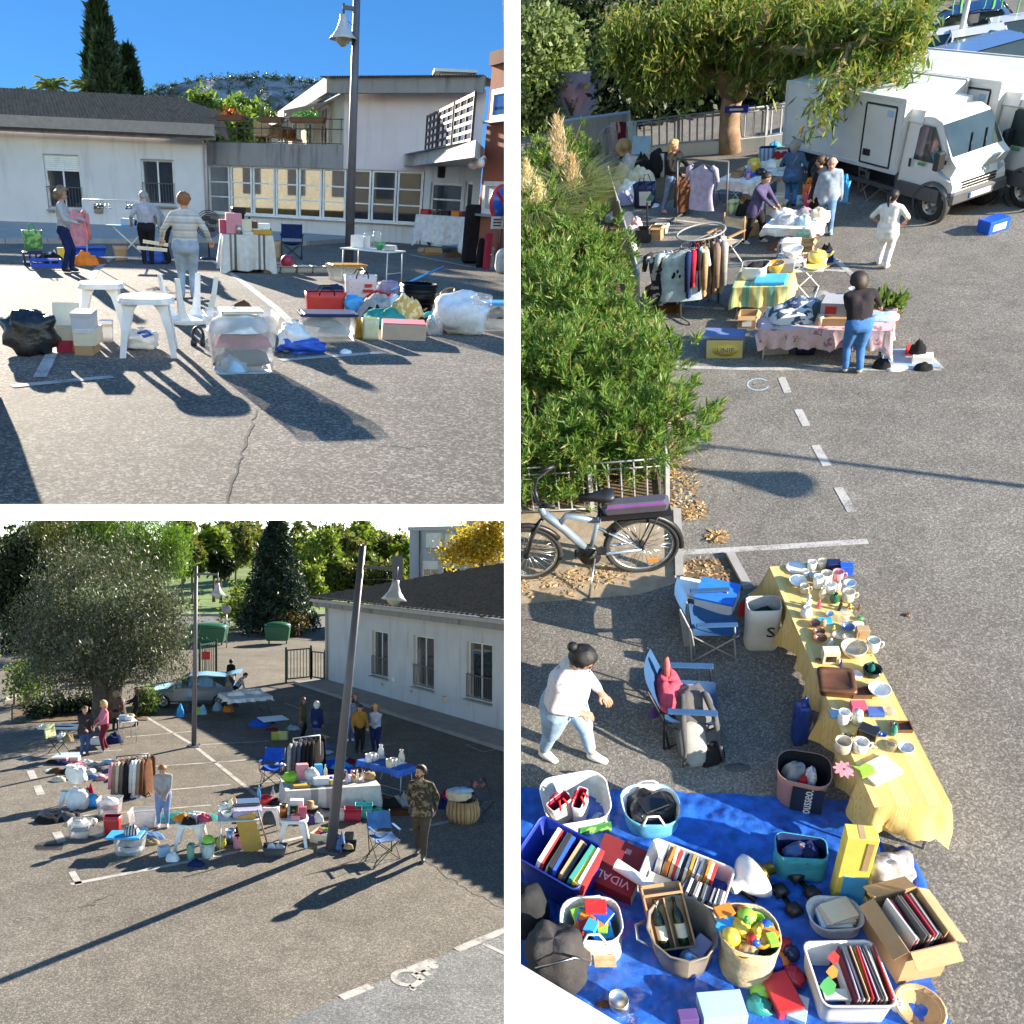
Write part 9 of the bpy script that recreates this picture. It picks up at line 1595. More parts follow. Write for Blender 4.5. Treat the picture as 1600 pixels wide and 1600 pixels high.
far('young_tree','light yellow green young tree left of the fir',385,945,36,34,66,LGT,90,46,.26,parts=[(372,975,26,22),(402,965,22,24)],spread=.3);far('red_brown_bush','red brown bush at the foot of the fir',452,978,20,22,60,LM('rust_leaf',[(.1,.05,.02),(.16,.1,.03),(.06,.07,.02)],.3),40,50,.2,cat='bush');far('hedge_bush','dark hedge bush under the young tree',380,995,40,12,70,DRK,50,60,.2,cat='bush');far('hedge_bush','dark hedge bush behind the gate beside the road',470,985,34,16,72,DRK,50,60,.2,cat='bush')
far('autumn_tree','yellow autumn tree in front of the grey block',752,852,34,28,44,YEL,90,60,.22,NN,parts=[(778,838,24,34),(712,866,22,10)],spread=.35)
# --- gate, containers, posts
def gatepanel(lb,p,q,h,name='metal_gate'):
 B=Bld(name,lb,'gate',p);m=mat('gate_green',(.012,.05,.035),.45,.2,.1,4);L=(q-p).length;d=(q-p).normalized();g=MB();[bar(g,p+V((0,0,z)),q+V((0,0,z)),.06,.06)for z in(.15,h)];[g.box((x.x,x.y,0),(.1,.1,h+.15))for x in(p,q)];B.PT('gate_frame',g,m);c=NN
 for i in rg(max(2,int(L/.16))):g=MB();x=p.lerp(q,(i+.5)/max(2,int(L/.16)));g.box((x.x,x.y,.18),(.035,.035,h-.2));B.PT('gate_bar',g,m)
g0,g1,g2=at(447,1066),at(486,1062),at(508,1065);gatepanel('dark green metal gate leaf standing open by the white building',g0,g1,1.55);gatepanel('dark green fence panel between the gate and the white building',g1,g2,1.4,'fence_panel');gatepanel('dark green metal gate leaf left of the road behind the silver car',at(312,1062),at(338,1055),1.7)
g=MB();g.box((0,0,0),(.06,.06,1.5));g.box((0,-.05,1.0),(.42,.03,.4),1);solo('notice',g,[K('darkgrey','paint'),K('red','paint')],'small red notice on the left gate','sign',at(322,1062))
def dumpster(lb,px,py,w):
 l=at(px,py);t=TG('waste_container',lb,'container',l,0,'green waste containers');m=K((.02,.12,.06),'plastic');PT(t,'body',MB().box((0,0,.25),(w,w*.7,1.0),0,NN,.05,1.15),m);PT(t,'lid',MB().blob((0,0,1.25),(w*.62,w*.44,.28),16,8,0,0,2,0,.9),m);[PT(t,'wheel',MB().lathe([(.12,-.04),(.12,.04)],10,0,TR(sx*w*.4,0,.12)@RY(PI/2)),K('black'))for sx in(-1,1)]
dumpster('large green waste container by the first lamp post',326,1008,2.2);dumpster('smaller green waste container at the foot of the fir',434,1006,1.5)
for k,(x,y)in en(((466,996),(472,991),(478,987),(484,983),(490,980))):l=at(x,y);solo('wooden_post',MB().lathe([(.09,0),(.09,.9),(.05,1.0)],8),K('brown','paint'),'brown wooden post along the far lane','post',l,0,'wooden posts along the far lane')
l=at(354,1012);g=MB();g.tube([(0,0,0),(0,0,2.6)],.04,6);g.lathe([(.32,-.01),(.32,.01)],16,1,TR(0,-.03,2.5)@RX(PI/2));solo('road_sign',g,[K('silver','metal'),K('grey','paint')],'round road sign seen from behind at the roadside','road sign',l)
ropeP=[at(22,1102),at(78,1098),at(132,1093),at(156,1092)];RB_=Bld('rope_fence','low rope fence with thin posts left of the olive trunk','fence',ropeP[0]);[RB_.PT('post',MB().tube([p,p+V((0,0,.55))],.04,6),K('brown','paint'))for p in ropeP];g=MB();g.tube([p+V((0,0,.5))for p in ropeP],.025,5);RB_.PT('rope',g,K('darkgrey','cloth'))
for k,(x,y,rx)in en(((95,1116,26),(140,1112,24),(60,1122,18),(228,1116,13))):c=at(x,y);s=c.y/F;tree('ground_bush',['straggly low bush in the planting island','dark low bush beside the olive trunk','flat bush at the left end of the island','green leafy bush right of the olive trunk behind the table'][k],c,[(0,0,.3,rx*s,rx*s*.5,.3 if k<3 else .7)],40,50,.13,DRK if k<3 else GR,(0,0,.2),.14,.5,cat='bush',tr=.03)
# --- lamp posts
LP_('slim grey bell lamp post at the crossing of the parking lines',303,1166,zat(303,1166,884),34*mpp(303,1166),.28,.012,.085,.055,.52,armz=zat(303,1166,897));LP_('leaning grey bell lamp post in the middle of the stalls',517,1326,zat(517,1326,850),62*mpp(560,1326)*.92,.22,.105,.12,.07,.56,armz=zat(517,1326,882))
# --- silver car with open doors
t,k,w=car('silver estate car with its tailgate and side door open behind the stalls',302,1101,186,3.6,(.2,.22,.25),gp=NN,hatch=1)
tg=PT(t,'tailgate',MB().grid(6,5,lambda u,v:((-1.55-.75*v)*k,(u-.5)*1.2*k,(1.42+.25*v-.1*v*v)*k)),mat('car_paint_(0.2, 0.22, 0.25)',(.2,.22,.25)));PT(t,'open_door',MB().box((.35*k,.95*k,.35*k),(.95*k,.05,.6*k),0,NN,.02),mat('car_paint_(0.2, 0.22, 0.25)',(.2,.22,.25)))
# REAR YARD: people and stalls
use(W3)
person('person with dark hair and beard in camouflage jacket and brown trousers walking towards the camera',658,1340,1196,face=-14,head=(2,-48),arms=((-.13,.08,.5),(.14,.06,.5)),feet=((-.05,.1),(.04,-.1)),top=spots('camouflage',(.03,.025,.018),(.2,.15,.09),10,.53,.9,(.07,.05,.03)),legs=(.075,.055,.04),shoes='darkgrey',hair=('short','darkbrown'),beard='brown',names=('jacket','trousers'),b=1.12,coat=.5,vox=.011)
g=MB()
person('person with ginger hair in grey T-shirt and blue jeans looking down at her hands',255,1292,1191,face=8,lean=8,head=(28,-6),arms=((-.05,-.17,.56),(.06,-.18,.52)),feet=((-.07,0),(.06,-.03)),top='grey',legs=(.17,.25,.42),shoes='silver',hair=('short','ginger'),sleeve=.75,names=('T-shirt','jeans'),b=1.2,vox=.011)
person('person in pink jacket and maroon trousers facing the stall on the left',163,1174,1094,face=-60,head=(14,0),arms=((-.08,-.2,.55),(.1,-.2,.55)),feet=((-.06,.04),(.06,-.05)),top=(.6,.2,.27),legs='maroon',shoes='white',hair=('bob','blond'),names=('jacket','trousers'),b=1.12)
person('person in dark patterned jacket and blue trousers facing the pink jacket',132,1180,1103,face=40,head=(16,0),arms=((-.05,-.2,.56),(.1,-.2,.56)),top=(.05,.035,.04),legs=(.05,.08,.17),shoes='brown',hair=('short','brown'),coat=.48,names=('jacket','trousers'),b=1.15)
person('person in brown top and dark skirt seen from behind by the olive trunk',181,1141,1079,face=190,arms=((-.16,-.05,.5),(.16,-.05,.5)),top=(.11,.065,.05),legs='black',hair=('bob','ash'),coat=.38,names=('top','trousers'));person('person in shiny black jacket facing left by the olive trunk',213,1134,1077,face=-80,arms=((-.1,-.25,.62),(.12,-.24,.6)),top='black',legs='black',hair=('bob','brown'),names=('jacket','trousers'))
person('person in black top and white trousers at the open tailgate of the silver car',361,1078,1033,face=170,top='black',legs='white',hair=('short','black'),names=('top','trousers'));person('person in grey patterned shirt bending over beside the silver car',369,1104,H=1.5,face=100,lean=35,head=(10,0),arms=((-.1,-.25,.4),(.12,-.25,.4)),top=spots('grey_pattern',(.45,.42,.42),(.12,.1,.12)),legs='black',hair=('short','darkbrown'),names=('shirt','trousers'))
person('person with long brown hair in khaki coat seen from the side',473,1154,1099,face=70,head=(12,0),top=(.13,.1,.05),legs='black',hair=('long','brown'),coat=.36,names=('coat','trousers'));person('person with white hair in navy cardigan and jeans beside the khaki coat',495,1162,1103,face=160,top='navy',legs=(.08,.13,.27),hair=('bob','white'),coat=.46,names=('cardigan','jeans'),b=1.1)
person('person in black jacket over a mustard top and black trousers with head bowed',562,1176,1099,face=10,head=(34,0),arms=((-.15,-.1,.5),(.14,-.14,.52)),top=(.33,.16,.03),legs='black',hair=('crop','darkbrown'),names=('top','trousers'),b=1.08);person('person with curly blond hair in pale lilac jacket with folded arms',587,1174,1101,face=-20,head=(6,0),arms=((.05,-.17,.64),(-.05,-.17,.62)),top=(.42,.4,.5),legs='navy',hair=('curly','blond'),names=('jacket','trousers'),b=1.22)
person('person with long dark hair in blue flowered top half behind the leaning lamp post',547,1158,1087,face=20,head=(10,0),top=spots('blue_flowers',(.15,.18,.25),(.4,.35,.4),20,.55),legs=(.1,.17,.33),shoes='white',hair=('long','darkbrown'),names=('top','jeans'));person('person with ginger hair partly hidden behind the lamp post',556,1150,1084,face=-60,top='darkgrey',legs='black',hair=('short','ginger'),names=('top','trousers'))
def frect3(x0,y0,x1,y1,dep):return frect(x0,y0,x1,y1,dep)
# --- main white clothed table in the middle
RM=frect3(448,1272,592,1262,1.1);ZM=zat(450,1272,1236);table('long table under the white embroidered cloth in the middle',0,ZM,'white','grey',rect=RM);cloth('white embroidered tablecloth on the long middle table',RM,ZM,.55,stripes('ecru_cloth',[(.6,.57,.54)]*7+[(.3,.29,.28),(.6,.57,.54),(.35,.33,.32)],1.9,0,.92),.03,.14,.05,seed=41,sides=(.8,.6,1.3,.85))
def onm(kind,lb,u,v,s,col,**k):return ware(kind,lb+' on the white middle table',ON(RM,u,v,ZM+.01),s,col,RM[3],**k)
for a in(('lump','lime green stuffed bag',-.85,.3,.4,'lime',dict(h=.26,surf='cloth')),('box','pale pink printed carton',-.58,.4,.3,'pink',dict(h=.42,surf='paper')),('lump','white helmet shaped lamp',-.38,.2,.38,'silver',.34),('box','blue upright carton',-.2,.6,.2,'sky',dict(h=.36,surf='paper')),('bottle','cream rolled tube',-.05,.5,.1,'cream',.36),('box','pale grey low box',-.22,-.3,.4,'silver',dict(h=.16,surf='paper')),('box','yellow edged tray',-.66,-.5,.42,'mustard',dict(h=.06,surf='paper')),('ball','small blue ball',.02,-.2,.16,'blue'),('box','yellow small box',.05,-.5,.18,'yellow',.12),('box','dark green box',.3,.4,.3,'olive',.2),('jar','white jar',.42,-.2,.14,'white'),('mug','brown mug',.52,-.3,.14,'tan'),('figurine','white figurine',.62,0,.14,'white'),('figurine','orange and white figurine',.5,.1,.14,'orange'),('bowl','brown leather bowl',.72,.6,.34,'brown',.14),('lump','dried flower bundle',.88,-.1,.36,'tan',dict(h=.2,surf='cloth')),('vase','lilac vase',.36,-.4,.12,'lilac'),('bottle','clear bottle',.7,-.4,.09,'white',dict(surf='clear')),('plate','cream plate',-.05,-.1,.34,'cream'),('book','white book',-.5,-.2,.34,'white',dict(surf='paper'))):e=a[6]if len(a)>6 else{};onm(*a[:6],**(e if isinstance(e,dict)else dict(h=e)))
tub('red plastic box of papers under the middle table',538,565,1285,1266,.7,'crimson',taper=.92);tub('turquoise plastic box of plants beside the red box',555,582,1279,1260,.7,'turquoise',taper=.92);GM('green and orange oddments in the turquoise box',568,1268,22,.3,'olive',.7);tub('clear small tub left of the red plastic box',528,539,1283,1266,.8,'silver');GM('grey folded blanket under the middle table',505,1274,30,.2,'grey',.6);solo('straw_hat',MB().lathe([(.2,0),(.19,.02),(.11,.03),(.1,.13),(0,.15)],18),K('tan','cloth'),'straw hat on the heap under the middle table','hat',at(484,1277)+V((0,0,.25)));GM('dark clothes under the straw hat',482,1284,26,.25,'purple',.7);GM('white sandals with black buttons beside the straw hat',497,1284,20,.3,'white',.6)
T=CT('cream cardboard tray of clothes at the foot of the leaning lamp post',482,514,1318,1304,1.0,'cream',TT,0,rz=-25);[GM(lab,0,0,0,.14,c,loc=IN(T,u,v,.08),wm=.3)for u,v,c,lab in((-.5,.3,'rose','rose clothes in the cream cardboard tray'),(.2,0,'navy','dark clothes in the cream cardboard tray'),(.5,-.4,'silver','grey clothes in the cream cardboard tray'),(-.1,.6,'lime','pale green clothes in the cream cardboard tray'))]
GM('blue jeans slumped beside the lamp post foot',532,1326,18,.4,'denim',.9);T=tub('black open toolbox right of the lamp post foot',533,557,1331,1320,.8,'black');GM('tools in the black open toolbox',545,1326,16,.14,'tan',.6,z=.1);tub('second black toolbox behind the first',538,553,1314,1304,.7,'darkgrey')
# --- rail with black coats, camp chairs
pa,pb=at(458,1222),at(500,1216);zr=zat(480,1220,1152);T_,c_,L_,a_=rail('clothes rail packed with dark coats behind the middle table',pa,pb,zr,'silver',.25,.016)
for k,(u,c,lab)in en(((-.8,'grey','grey jacket at the left end of the coat rail'),(-.45,'darkgrey','dark grey jacket second on the coat rail'),(-.1,(.06,.08,.13),'dark blue jacket in the middle of the coat rail'),(.25,'black','black coat in the middle of the coat rail'),(.55,'black','black leather coat near the right end of the coat rail'),(.85,(.02,.018,.02),'black coat at the right end of the coat rail'))):hung(lab,c_+(RZ(a_)@V((u*L_/2,0,zr-.02))),a_+.7,.7,1.15,c,TT,'coat',hanger=FF)
GM('red cloth at the foot of the coat rail',452,1226,12,.3,'crimson',.6)
CC('royal blue camping chair facing left of the coat rail',424,1224,.85,-10,'blue');CC('blue and pale camping chair before the middle table, nearest the camera',600,1338,.8,20,mat('two_blue',(.05,.16,.4),.8,0,.5,4));GM('brown blanket beside the royal blue camping chair',438,1205,20,.2,'tan',.6);GM('white cushion on the royal blue camping chair',438,1196,18,.1,'white',.7,z=.4)
for k,(x,y,w_,c,h,lab)in en(((515,1196,36,'blue',.2,'bright blue airbed folded on the asphalt'),(535,1200,34,'sky',.2,'light blue clothes laid on the asphalt'),(510,1208,40,'navy',.18,'navy clothes laid on the asphalt'),(545,1206,30,'blue',.16,'royal blue clothes beside the lamp post'),(548,1192,16,'maroon',.2,'dark red ball of cloth on the blue clothes'),(530,1186,40,'denim',.12,'denim clothes in the row by the group of people'),(505,1176,30,'lightblue',.1,'blue and white cloth on the ground'),(512,1166,26,(.1,.15,.35),.1,'patterned blue cloth behind the airbed'))):GM(lab,x,y,w_,h,c,.6)
RB3=frect3(572,1228,640,1240,1.4);RB3=QR([(572,1186),(594,1178),(640,1200),(610,1206)],.74);table('white folding table under a blue cloth with white crockery',0,.74,'white','silver','u',rect=RB3);cloth('bright blue cloth over the crockery table',RB3,.74,.16,K((.06,.17,.6),'cloth'),.02,.12,.04,seed=51)
for k in rg(16):u,v=-.85+.24*(k%8),-.5+1.0*(k//8);kd=('jug','bowl','mug','plate','teapot','bowl','vase','plate')[k%8];ware(kd,f'white {kd} on the blue clothed table, '+('front' if v<0 else 'back')+f' row near '+('the far end','the far end','its far half','its far half','its near half','its near half','the near end','the near end')[k%8],ON(RB3,u,v,.75),.2,'white' if k%3 else 'cream',gp='white crockery on the blue cloth')
# --- dark heap, basket, chair at the right
for k,(x,y,w_,c,h,lab)in en(((596,1258,24,'brown',.3,'brown handbag at the left of the dark heap'),(610,1262,34,'black',.3,'black clothes in the dark heap'),(626,1258,30,'grey',.34,'grey bag in the dark heap'),(636,1252,26,'black',.34,'shiny black bag at the right of the dark heap'),(622,1270,60,(.1,.035,.015),.1,'rust brown blanket under the dark heap'),(602,1272,24,'white',.1,'white papers before the dark heap'))):GM(lab,x,y,w_,h,c,.6)
sack('teal cool bag standing behind the near camping chair',582,600,1280,1264,.7,'teal','cloth','cool_bag','bag',FF,amp=.04)
l,w_,h_,a_=ext(701,752,1291,1256);t=TG('wicker_basket','big round pale wicker basket at the right of the stalls','basket',l+V((0,w_*.45,0)),a_);R_=w_/2;PT(t,'body',MB().lathe([(R_*.75,0),(R_*.97,h_*.3),(R_,h_*.55),(R_*.84,h_),(R_*.78,h_),(R_*.9,h_*.55),(R_*.7,.04),(0,.04)],26),stripes('wicker_stripe',[(.38,.24,.11),(.3,.17,.07),(.42,.28,.14),(.24,.13,.06)],.16,0,.85))
for k in rg(22):q=2*PI*k/22;PT(t,'cane',MB().tube([(R_*f*cos(q),R_*f*sin(q),z)for f,z in((.76,0),(.99,h_*.3),(1.02,h_*.55),(.86,h_))],.018,5),K('tan','paint'))
sack('cream bag lying on the wicker basket',0,0,0,0,.7,'beige','cloth',knot=FF,E=(l+V((-.1,w_*.2,h_*.95)),w_*.8,.26,a_),amp=.12);GM('pale blue cloth on top of the cream bag',0,0,0,.1,'lightblue',loc=l+V((-.05,w_*.45,h_+.2)),wm=.6);GM('dark blue bag left of the wicker basket',692,1262,24,.3,'navy',.7);GM('red cloth behind the dark blue bag',694,1250,14,.3,'crimson',.7);GM('black cushion behind the wicker basket',728,1240,26,.2,'black',.6,z=.3)
t=TG('folding_chair','dark folding chair with patterned back beside the wicker basket','chair',at(757,1278),.5);m_=K((.02,.025,.05),'paint');PT(t,'seat',MB().box((0,0,.44),(.42,.4,.03)),m_);PT(t,'backrest',MB().grid(6,3,lambda u,v:((u-.5)*.46,.26+.02*v,.66+.22*v)),spots('rust_pattern',(.03,.025,.05),(.25,.1,.06),9,.55,.8));[PT(t,'leg',MB().tube([(sx*.21,.28,.88),(sx*.22,-.25,0)],.014,5),m_)for sx in(-1,1)];[PT(t,'leg',MB().tube([(sx*.2,-.2,.46),(sx*.21,.3,0)],.014,5),m_)for sx in(-1,1)]
# --- stools and small table in front
r,h=stool('white plastic stool with tins standing nearest the lamp post',431,484,1326,1284,'white stools at the front of the rear yard');l0=at(457,1322)
def top_of(px,py,h,dx=0,dy=0):return at(px,py)+V((dx,.3+dy,h+.003))
for k,(dx,dy,kd,c,s,h_,lab)in en(((-.22,0,'can',(.4,.15,.06),.17,.28,'tall orange tin on the stool'),(0,.1,'can','olive',.18,.22,'olive green tin on the stool'),(.2,-.05,'box','rose',.16,.24,'rose tin box on the stool'),(.05,-.15,'box','pink',.2,.1,'small pink tin at the front of the stool'),(.05,.2,'box','silver',.3,.32,'pale pink square tin at the back of the stool'))):ware(kd,lab+' nearest the lamp post',top_of(457,1326,h,dx,dy),s,c,0,h=h_,surf='metal' if kd=='can' else 'paint')
r,h=stool('white plastic stool with a red bowl farther from the camera',398,440,1298,1263,'white stools at the front of the rear yard');ware('bowl','red bowl on the farther white stool',top_of(410,1298,h),.4,'red',h=.16);GM('black and white shoes on the farther white stool',0,0,0,.16,'black',loc=top_of(428,1298,h),wm=.4);ware('bottle','clear bottle on the farther white stool',top_of(416,1298,h,.1,.2),.1,'silver',h=.34,surf='clear');ware('bottle','blue bottle left of the red bowl',top_of(401,1298,h,0,.1),.09,'sky',h=.4)
r,h=stool('white plastic stool with clothes in front of the woman in the grey T-shirt',267,321,1333,1290,'white stools at the front of the rear yard');[GM(lab,0,0,0,.2,c,loc=top_of(294,1333,h,dx,dy),wm=s_)for dx,dy,c,s_,lab in((-.2,0,'orange',.36,'orange clothes on the stool before the woman'),(.08,.1,'silver',.5,'pale grey bag on the stool before the woman'),(.0,-.2,'black',.36,'black and teal shoes on the stool before the woman'),(.28,.0,'rose',.36,'pink cloth on the stool before the woman'))]
g=MB();crumple(g,1.5,.7,.16,4);solo('tarpaulin',g,K('teal','film'),'green tarpaulin folded on the asphalt behind the woman','tarpaulin',at(288,1283)+V((0,.2,0)))
RS=frect3(340,1334,407,1330,.9);ZS=zat(340,1334,1284);table('small folding table with a lilac case and crockery',0,ZS,'silver','silver',rect=RS)
for a in(('box','lilac case',.4,-.2,.62,'lilac',.14),('box','dark grey flat box',.4,.5,.56,'darkgrey',.2),('box','red small box',.2,.8,.3,'red',.1),('teapot','white teapot',-.68,.4,.26,'white'),('bowl','white bowl',-.55,-.4,.26,'white'),('bowl','green bowl',-.5,0,.22,'green'),('mug','glass cup',-.2,-.3,.14,'silver',dict(surf='clear')),('bottle','brown wooden bottle',-.22,.5,.12,'tan',.36),('mug','second glass cup',-.12,-.5,.14,'silver',dict(surf='clear')),('vase','cream vase',-.4,.3,.16,'cream')):ware(a[0],a[1]+' on the small folding table',ON(RS,a[2],a[3],ZS+.005),a[4],a[5],RS[3],**((lambda e:e if isinstance(e,dict)else dict(h=e))(a[6]if len(a)>6 else{})))
tote('white and pink bag with a black bow under the small folding table',364,388,1327,1308,.6,'pink','black','black',wob=.1);sack('brown and black fur hat on the white and pink bag',366,388,1310,1293,.8,'maroon','cloth',knot=FF,amp=.2,z=.1);solo('orange_folder',MB().box((0,0,0),(.42,.04,.78),0,RX(-.1)@RY(-.25)),K('mustard'),'orange yellow board leaning under the small folding table','board',at(396,1330));sack('yellow bag under the left of the small folding table',338,352,1327,1307,.8,'yellow','film',amp=.2);ware('can','pale blue tin under the small folding table',at(360,1318),.22,'lightblue',surf='metal')
T=tub('dark grey tray with white cloths in front of the stool of tins',410,447,1340,1327,.7,'darkgrey');[GM(lab,0,0,0,.16,c,loc=IN(T,u,0,T[4]*.6),wm=T[2]*.5)for u,c,lab in((-.3,'white','white cloth in the dark grey tray'),(.4,'silver','pale plastic bag in the dark grey tray'))];solo('walking_stick',MB().tube([(0,0,.1),(-.25,.1,.9)],.02,6),K('wood'),'wooden stick leaning from the grey tray to the table','stick',at(420,1334))
tub('pale green plastic beaker in front of the clothes stool',290,303,1345,1322,1.0,(.2,.38,.28),rnd=.5);tub('white bucket holding a bright green ball',312,334,1343,1322,1.0,(.6,.62,.55),rnd=.5,handles='white');ware('ball','bright green ball in the white bucket',at(323,1340)+V((0,.15,.12)),.3,'lime',surf='gloss');GM('dark blue plastic things in front of the pale green beaker',306,1352,26,.14,'navy',.6);GM('white crockery wrapped in paper under the clothes stool',270,1344,24,.2,'white',.7);ware('box','pale blue box beside the wrapped crockery',at(256,1337),.24,'lightblue',.5,h=.2)
# --- left goods
T=tub('clear tub with a bright blue lid and striped clothes at the front left',175,222,1339,1312,.7,NN,NN);stuffed(T,(('black and red clothes inside the tub with the bright blue lid','darkgrey',0,0,.8),('white clothes at the bottom of the tub with the bright blue lid','silver',.1,0,.7)),.5);PT(T[0],'lid',MB().box((-.1,T[3]*.5,T[4]),(T[2]*1.15,T[3]*1.1,.04),0,NN,.01),K('sky'));GM('black and white striped cloth lying on the bright blue lid',0,0,0,.22,m=stripes('bw_stripe',[(.6,.6,.6),(.04,.04,.04)],.06,0),loc=IN(T,.1,.1,T[4]+.04),wm=T[2]*.6)
GM('blue jeans lying beside the blue lidded tub',236,1310,44,.2,'denim',.5);GM('khaki and brown shoes beside the jeans',236,1318,26,.12,'khaki',.6);GM('blue and white packets before the jeans',226,1302,16,.2,'lightblue',.7)
T=tub('empty clear tub with yellow clips beside the woman',198,243,1294,1272,.75,NN,NN,handles='yellow');tote('tall red bag at the left of the empty clear tub',160,186,1304,1277,.6,'red','maroon',NN,wob=.12)
T=tub('clear tub of white and red clothes behind the tall red bag',149,185,1278,1252,.8);stuffed(T,(('white clothes on top of the clear tub behind the red bag','white',0,0,.8),('red clothes in the clear tub behind the red bag','rose',.1,0,.75)),.7)
T=tub('clear tub of black and white things at the far left front',104,138,1312,1286,.75);stuffed(T,(('grey plastic sheet in the far left clear tub','silver',0,0,.8),('black things in the far left clear tub','black',0,0,.75)),.7);sack('clear bag beside the far left clear tub',140,160,1310,1294,.8,(.55,.52,.5),'clear',knot=FF,amp=.2);ware('ball','white ball of string beside the far left tub',at(147,1289),.16,'white')
sack('large white plastic bag full of clothes at the left',98,134,1268,1236,.8,'white','film',knot=FF,amp=.14);sack('white plastic bag with a twisted top on the large bag',0,0,0,0,.8,'white','film',E=(at(111,1262)+V((0,.2,.5)),.5,.5,0),amp=.2);stool('small white stool behind the large white bag',91,108,1262,1238,NN);sack('blue plastic bag between the white bag and the clear tub',133,151,1263,1243,.8,'sky','film',knot=FF,amp=.14);GM('red cloth behind the blue plastic bag',140,1246,14,.4,'crimson',.7)
for k,(x,y,w_,c,h,lab)in en(((80,1282,50,'black',.2,'black clothes spread left of the clear tub'),(100,1280,40,'darkgrey',.24,'dark patterned clothes before the white bags'),(70,1274,24,(.3,.22,.25),.18,'mauve cloth at the far left of the black clothes'),(112,1276,30,'black',.2,'black coat tucked under the white bags'))):GM(lab,x,y,w_,h,c,.6)
pa,pb=at(182,1246),at(232,1240);zr=zat(206,1243,1180);T_,c_,L_,a_=rail('clothes rail full of shirts and coats in the left stall',pa,pb,zr,'darkgrey',.25,.016)
for k,(u,c,kd,L,lab)in en(((-.95,'pink','shirt',.8,'pink shirt at the left end of the left rail'),(-.75,(.3,.2,.15),'coat',1.0,'brown coat second on the left rail'),(-.55,'beige','coat',.95,'beige jacket third on the left rail'),(-.3,(.16,.12,.1),'coat',1.0,'dark brown jacket on the left rail'),(0,'black','coat',1.2,'long black coat in the middle of the left rail'),(.3,'silver','blouse',1.0,'white blouse on the left rail'),(.5,'white','dress',1.15,'white dress on the left rail'),(.75,(.33,.24,.17),'coat',1.1,'tan coat near the right end of the left rail'),(.95,'brown','coat',1.1,'brown coat at the right end of the left rail'))):hung(lab,c_+(RZ(a_)@V((u*L_/2,0,zr-.02))),a_+.9,.55,L,c,TT,kd)
GM('white cloth on the ground under the left rail',205,1244,44,.12,'white',.5)
cl_=['black','navy','rose','white','grey','lightblue','brown','black','teal','silver','darkgrey','purple','cream','maroon','black','denim','pink','olive'];nm_=['near the left edge','by the red and white box','in the front row','at its right end','in the middle','behind the front row']
for k in rg(18):x,y=84+(k%6)*17+4*(k//6),1192+12*(k//6)+(k*7%5);GM(f'{cl_[k]} clothes laid out on the left blanket, '+('back','middle','front')[k//6]+' row '+('far left','second from left','third from left','third from right','second from right','far right')[k%6],x,y,24,.14,cl_[k],.6)
CT('red and white shoe box on the left blanket',86,104,1193,1184,.7,(.5,.15,.15),FF,lid='white');CT('cream shoe box on the left blanket',104,122,1190,1183,.7,'cream',FF);CT('white shoe box in the middle of the left blanket',102,120,1206,1197,.7,'white',FF);GM('pale green and blue papers at the left of the blanket',80,1204,24,.05,(.4,.55,.5),.7);GM('silver tray at the right end of the left blanket',154,1214,22,.1,'silver',.6);ware('sheet','pale blue cloth fan on the ground before the chair',at(108,1180),.9,'lightblue',surf='cloth')
t=TG('folding_chair','dark folding chair with a pale green cushion on the left','chair',at(92,1176),-.4);PT(t,'seat',MB().box((0,0,.46),(.5,.45,.04)),K('darkgrey','cloth'));PT(t,'backrest',MB().box((-.28,.05,.5),(.05,.42,.42),0,RY(-.2)),K((.5,.55,.3),'cloth'));[PT(t,'leg',MB().tube([(sx*.22,sy*.2,.46),(-sx*.26,sy*.2,0)],.016,5),K('black','paint'))for sx in(-1,1)for sy in(-1,1)]
sack('white carrier bag on the folding chair',88,100,1160,1144,.8,'white','film',z=.35,amp=.2);GM('brown bag on the folding chair',106,1158,18,.3,'khaki',.8,z=.4)
RL=frect3(190,1163,216,1160,.8);table('small metal table before the people at the olive tree',0,.72,'silver','grey',rect=RL);[ware(kd,lab,ON(RL,u,v,.73),s_,c)for kd,u,v,s_,c,lab in(('box',-.4,0,.3,'lightblue','pale blue box on the small metal table'),('lump',.4,.2,.34,'tan','tan bag on the small metal table'),('box',.1,-.4,.24,'white','white box on the small metal table'))];CT('white box on the ground behind the pink jacket',142,160,1164,1154,.7,'white',FF);GM('dark blue bundle beside the pink jacket',178,1160,26,.4,'navy',.8);GM('dark bags on the ground behind the patterned jacket',148,1150,30,.35,'darkgrey',.6);CT('white frame lying at the edge of the planting island',58,128,1140,1136,.3,'white',TT,0)
GM('dark blue sheet spread in the shade of the island',95,1134,60,.05,'navy',.4)
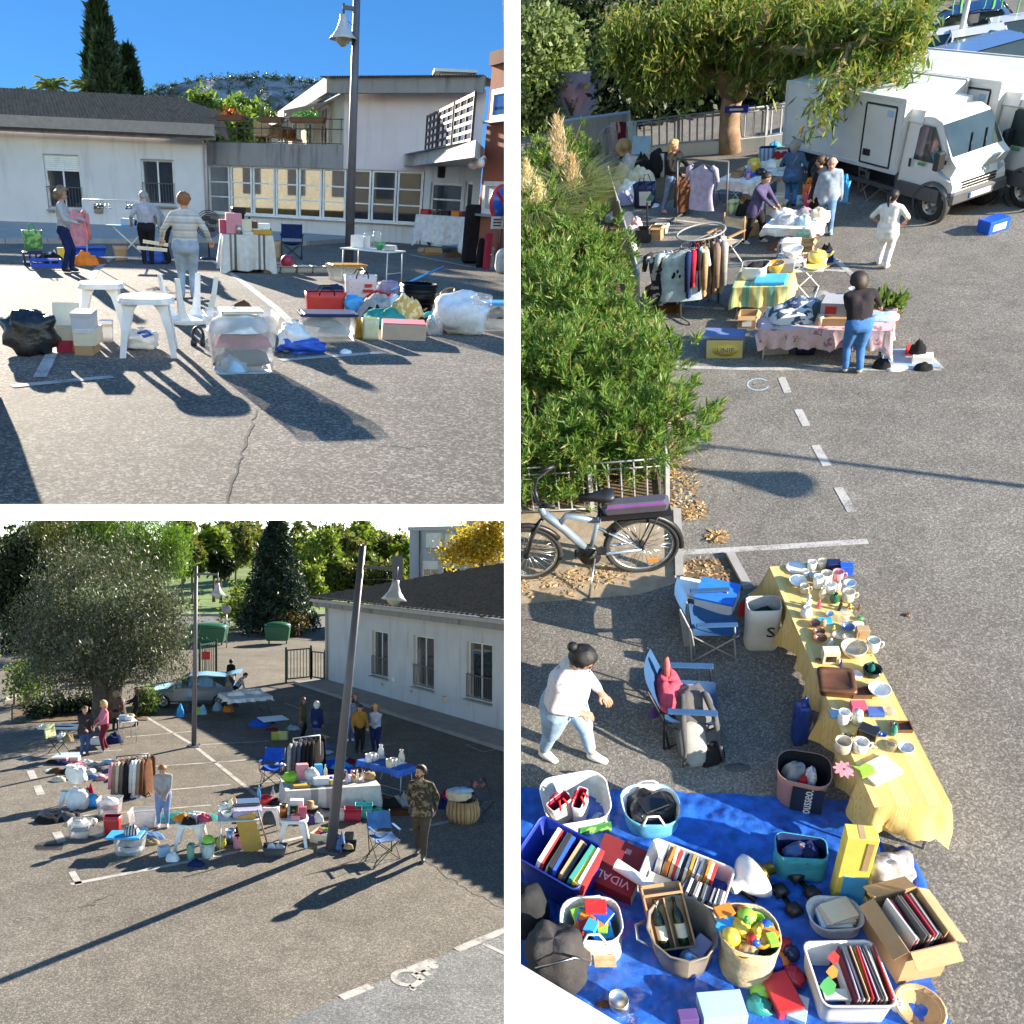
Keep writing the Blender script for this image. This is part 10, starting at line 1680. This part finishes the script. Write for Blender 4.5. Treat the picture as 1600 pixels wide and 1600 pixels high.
# --- white table by the car and goods on the ground there
RC3=frect3(360,1124,426,1118,1.6);table('folding table with white cloths near the silver car',0,.74,'white','darkgrey','u',rect=RC3);cloth('white crumpled cloth over the table near the silver car',RC3,.74,.14,mat('white_cloth',(.66,.67,.72)),.02,.3,.08,seed=61);[GM(lab,0,0,0,.26,c,loc=ON(RC3,u,v,.75),wm=.7)for u,v,c,lab in((-.5,0,'white','white linen at the left of the table near the car'),(0,.2,'silver','pale linen in the middle of the table near the car'),(.5,0,'white','white linen at the right of the table near the car'))]
for k,(x,y,w_,c,h,lab)in en(((282,1120,12,'sky',.6,'turquoise bottle on the ground before the car'),(292,1112,18,'darkgrey',.5,'dark bag before the silver car'),(308,1116,14,'lime',.4,'pale green bag before the silver car'),(317,1116,14,'lightblue',.4,'pale blue bag beside the lamp post'),(340,1110,18,'lightblue',.35,'blue and white bag by the rear wheel'),(357,1112,18,'orange',.35,'orange bag right of the rear wheel'),(405,1134,30,'blue',.35,'royal blue bag under the white table'),(418,1130,24,'navy',.3,'navy bag under the white table'))):GM(lab,x,y,w_,h,c,.7)
table('low folding table with a white tray behind the khaki coat',0,.5,'silver','darkgrey','x',rect=frect3(412,1150,452,1146,.8));tote('yellow green bag under the low folding table',424,436,1157,1143,.7,(.4,.38,.05),'olive',NN,wob=.2);tote('pale yellow bag beside the yellow green one',434,450,1157,1142,.7,(.5,.48,.2),'olive',NN,wob=.2);GM('blue and white clothes beside the khaki coat',458,1140,22,.2,'lightblue',.6);GM('dark jacket thrown over the low folding table',424,1142,22,.12,'maroon',.6,z=.5)
# white walls that part the three yards
use(W2)
def partition(lb,x0,x1,y0,y1,d0,d1_):
 def cp(x,y,d):return V(((x-CX)*d/F,d,CAM_Z-(y-CY)*d/F))
 mb=MB();n=[cp(x,y,d0)for x,y in((x0,y0),(x1,y0),(x1,y1),(x0,y1))];c_=cp((x0+x1)/2,(y0+y1)/2 if x1-x0>100 else CY,1.0)-V((0,0,CAM_Z));c_.x=c_.x if x1-x0<100 else 0;o=c_*(d1_-d0);f=[p+o for p in n]
 mb.add(n+f,[(0,3,2,1),(4,5,6,7),(0,1,5,4),(1,2,6,5),(2,3,7,6),(3,0,4,7)]);c=n[3];mb.v=[tp(V(v)-c)for v in mb.v]
 o=mobj('partition_wall',mb,NN,mat('white_wall_paint',(.9,.9,.9),.9,0,.01,2));o.location=c;props(o,lb,'wall')
DN=2.0
partition('white upright partition wall between the left yards and the right yard',788,813,-40,1640,DN,DN+1.2)
partition('white level partition between the upper left yard and the lower left yard',-40,787.9,788,813,DN,DN+.5)
bpy.data.scenes.remove(TMP)
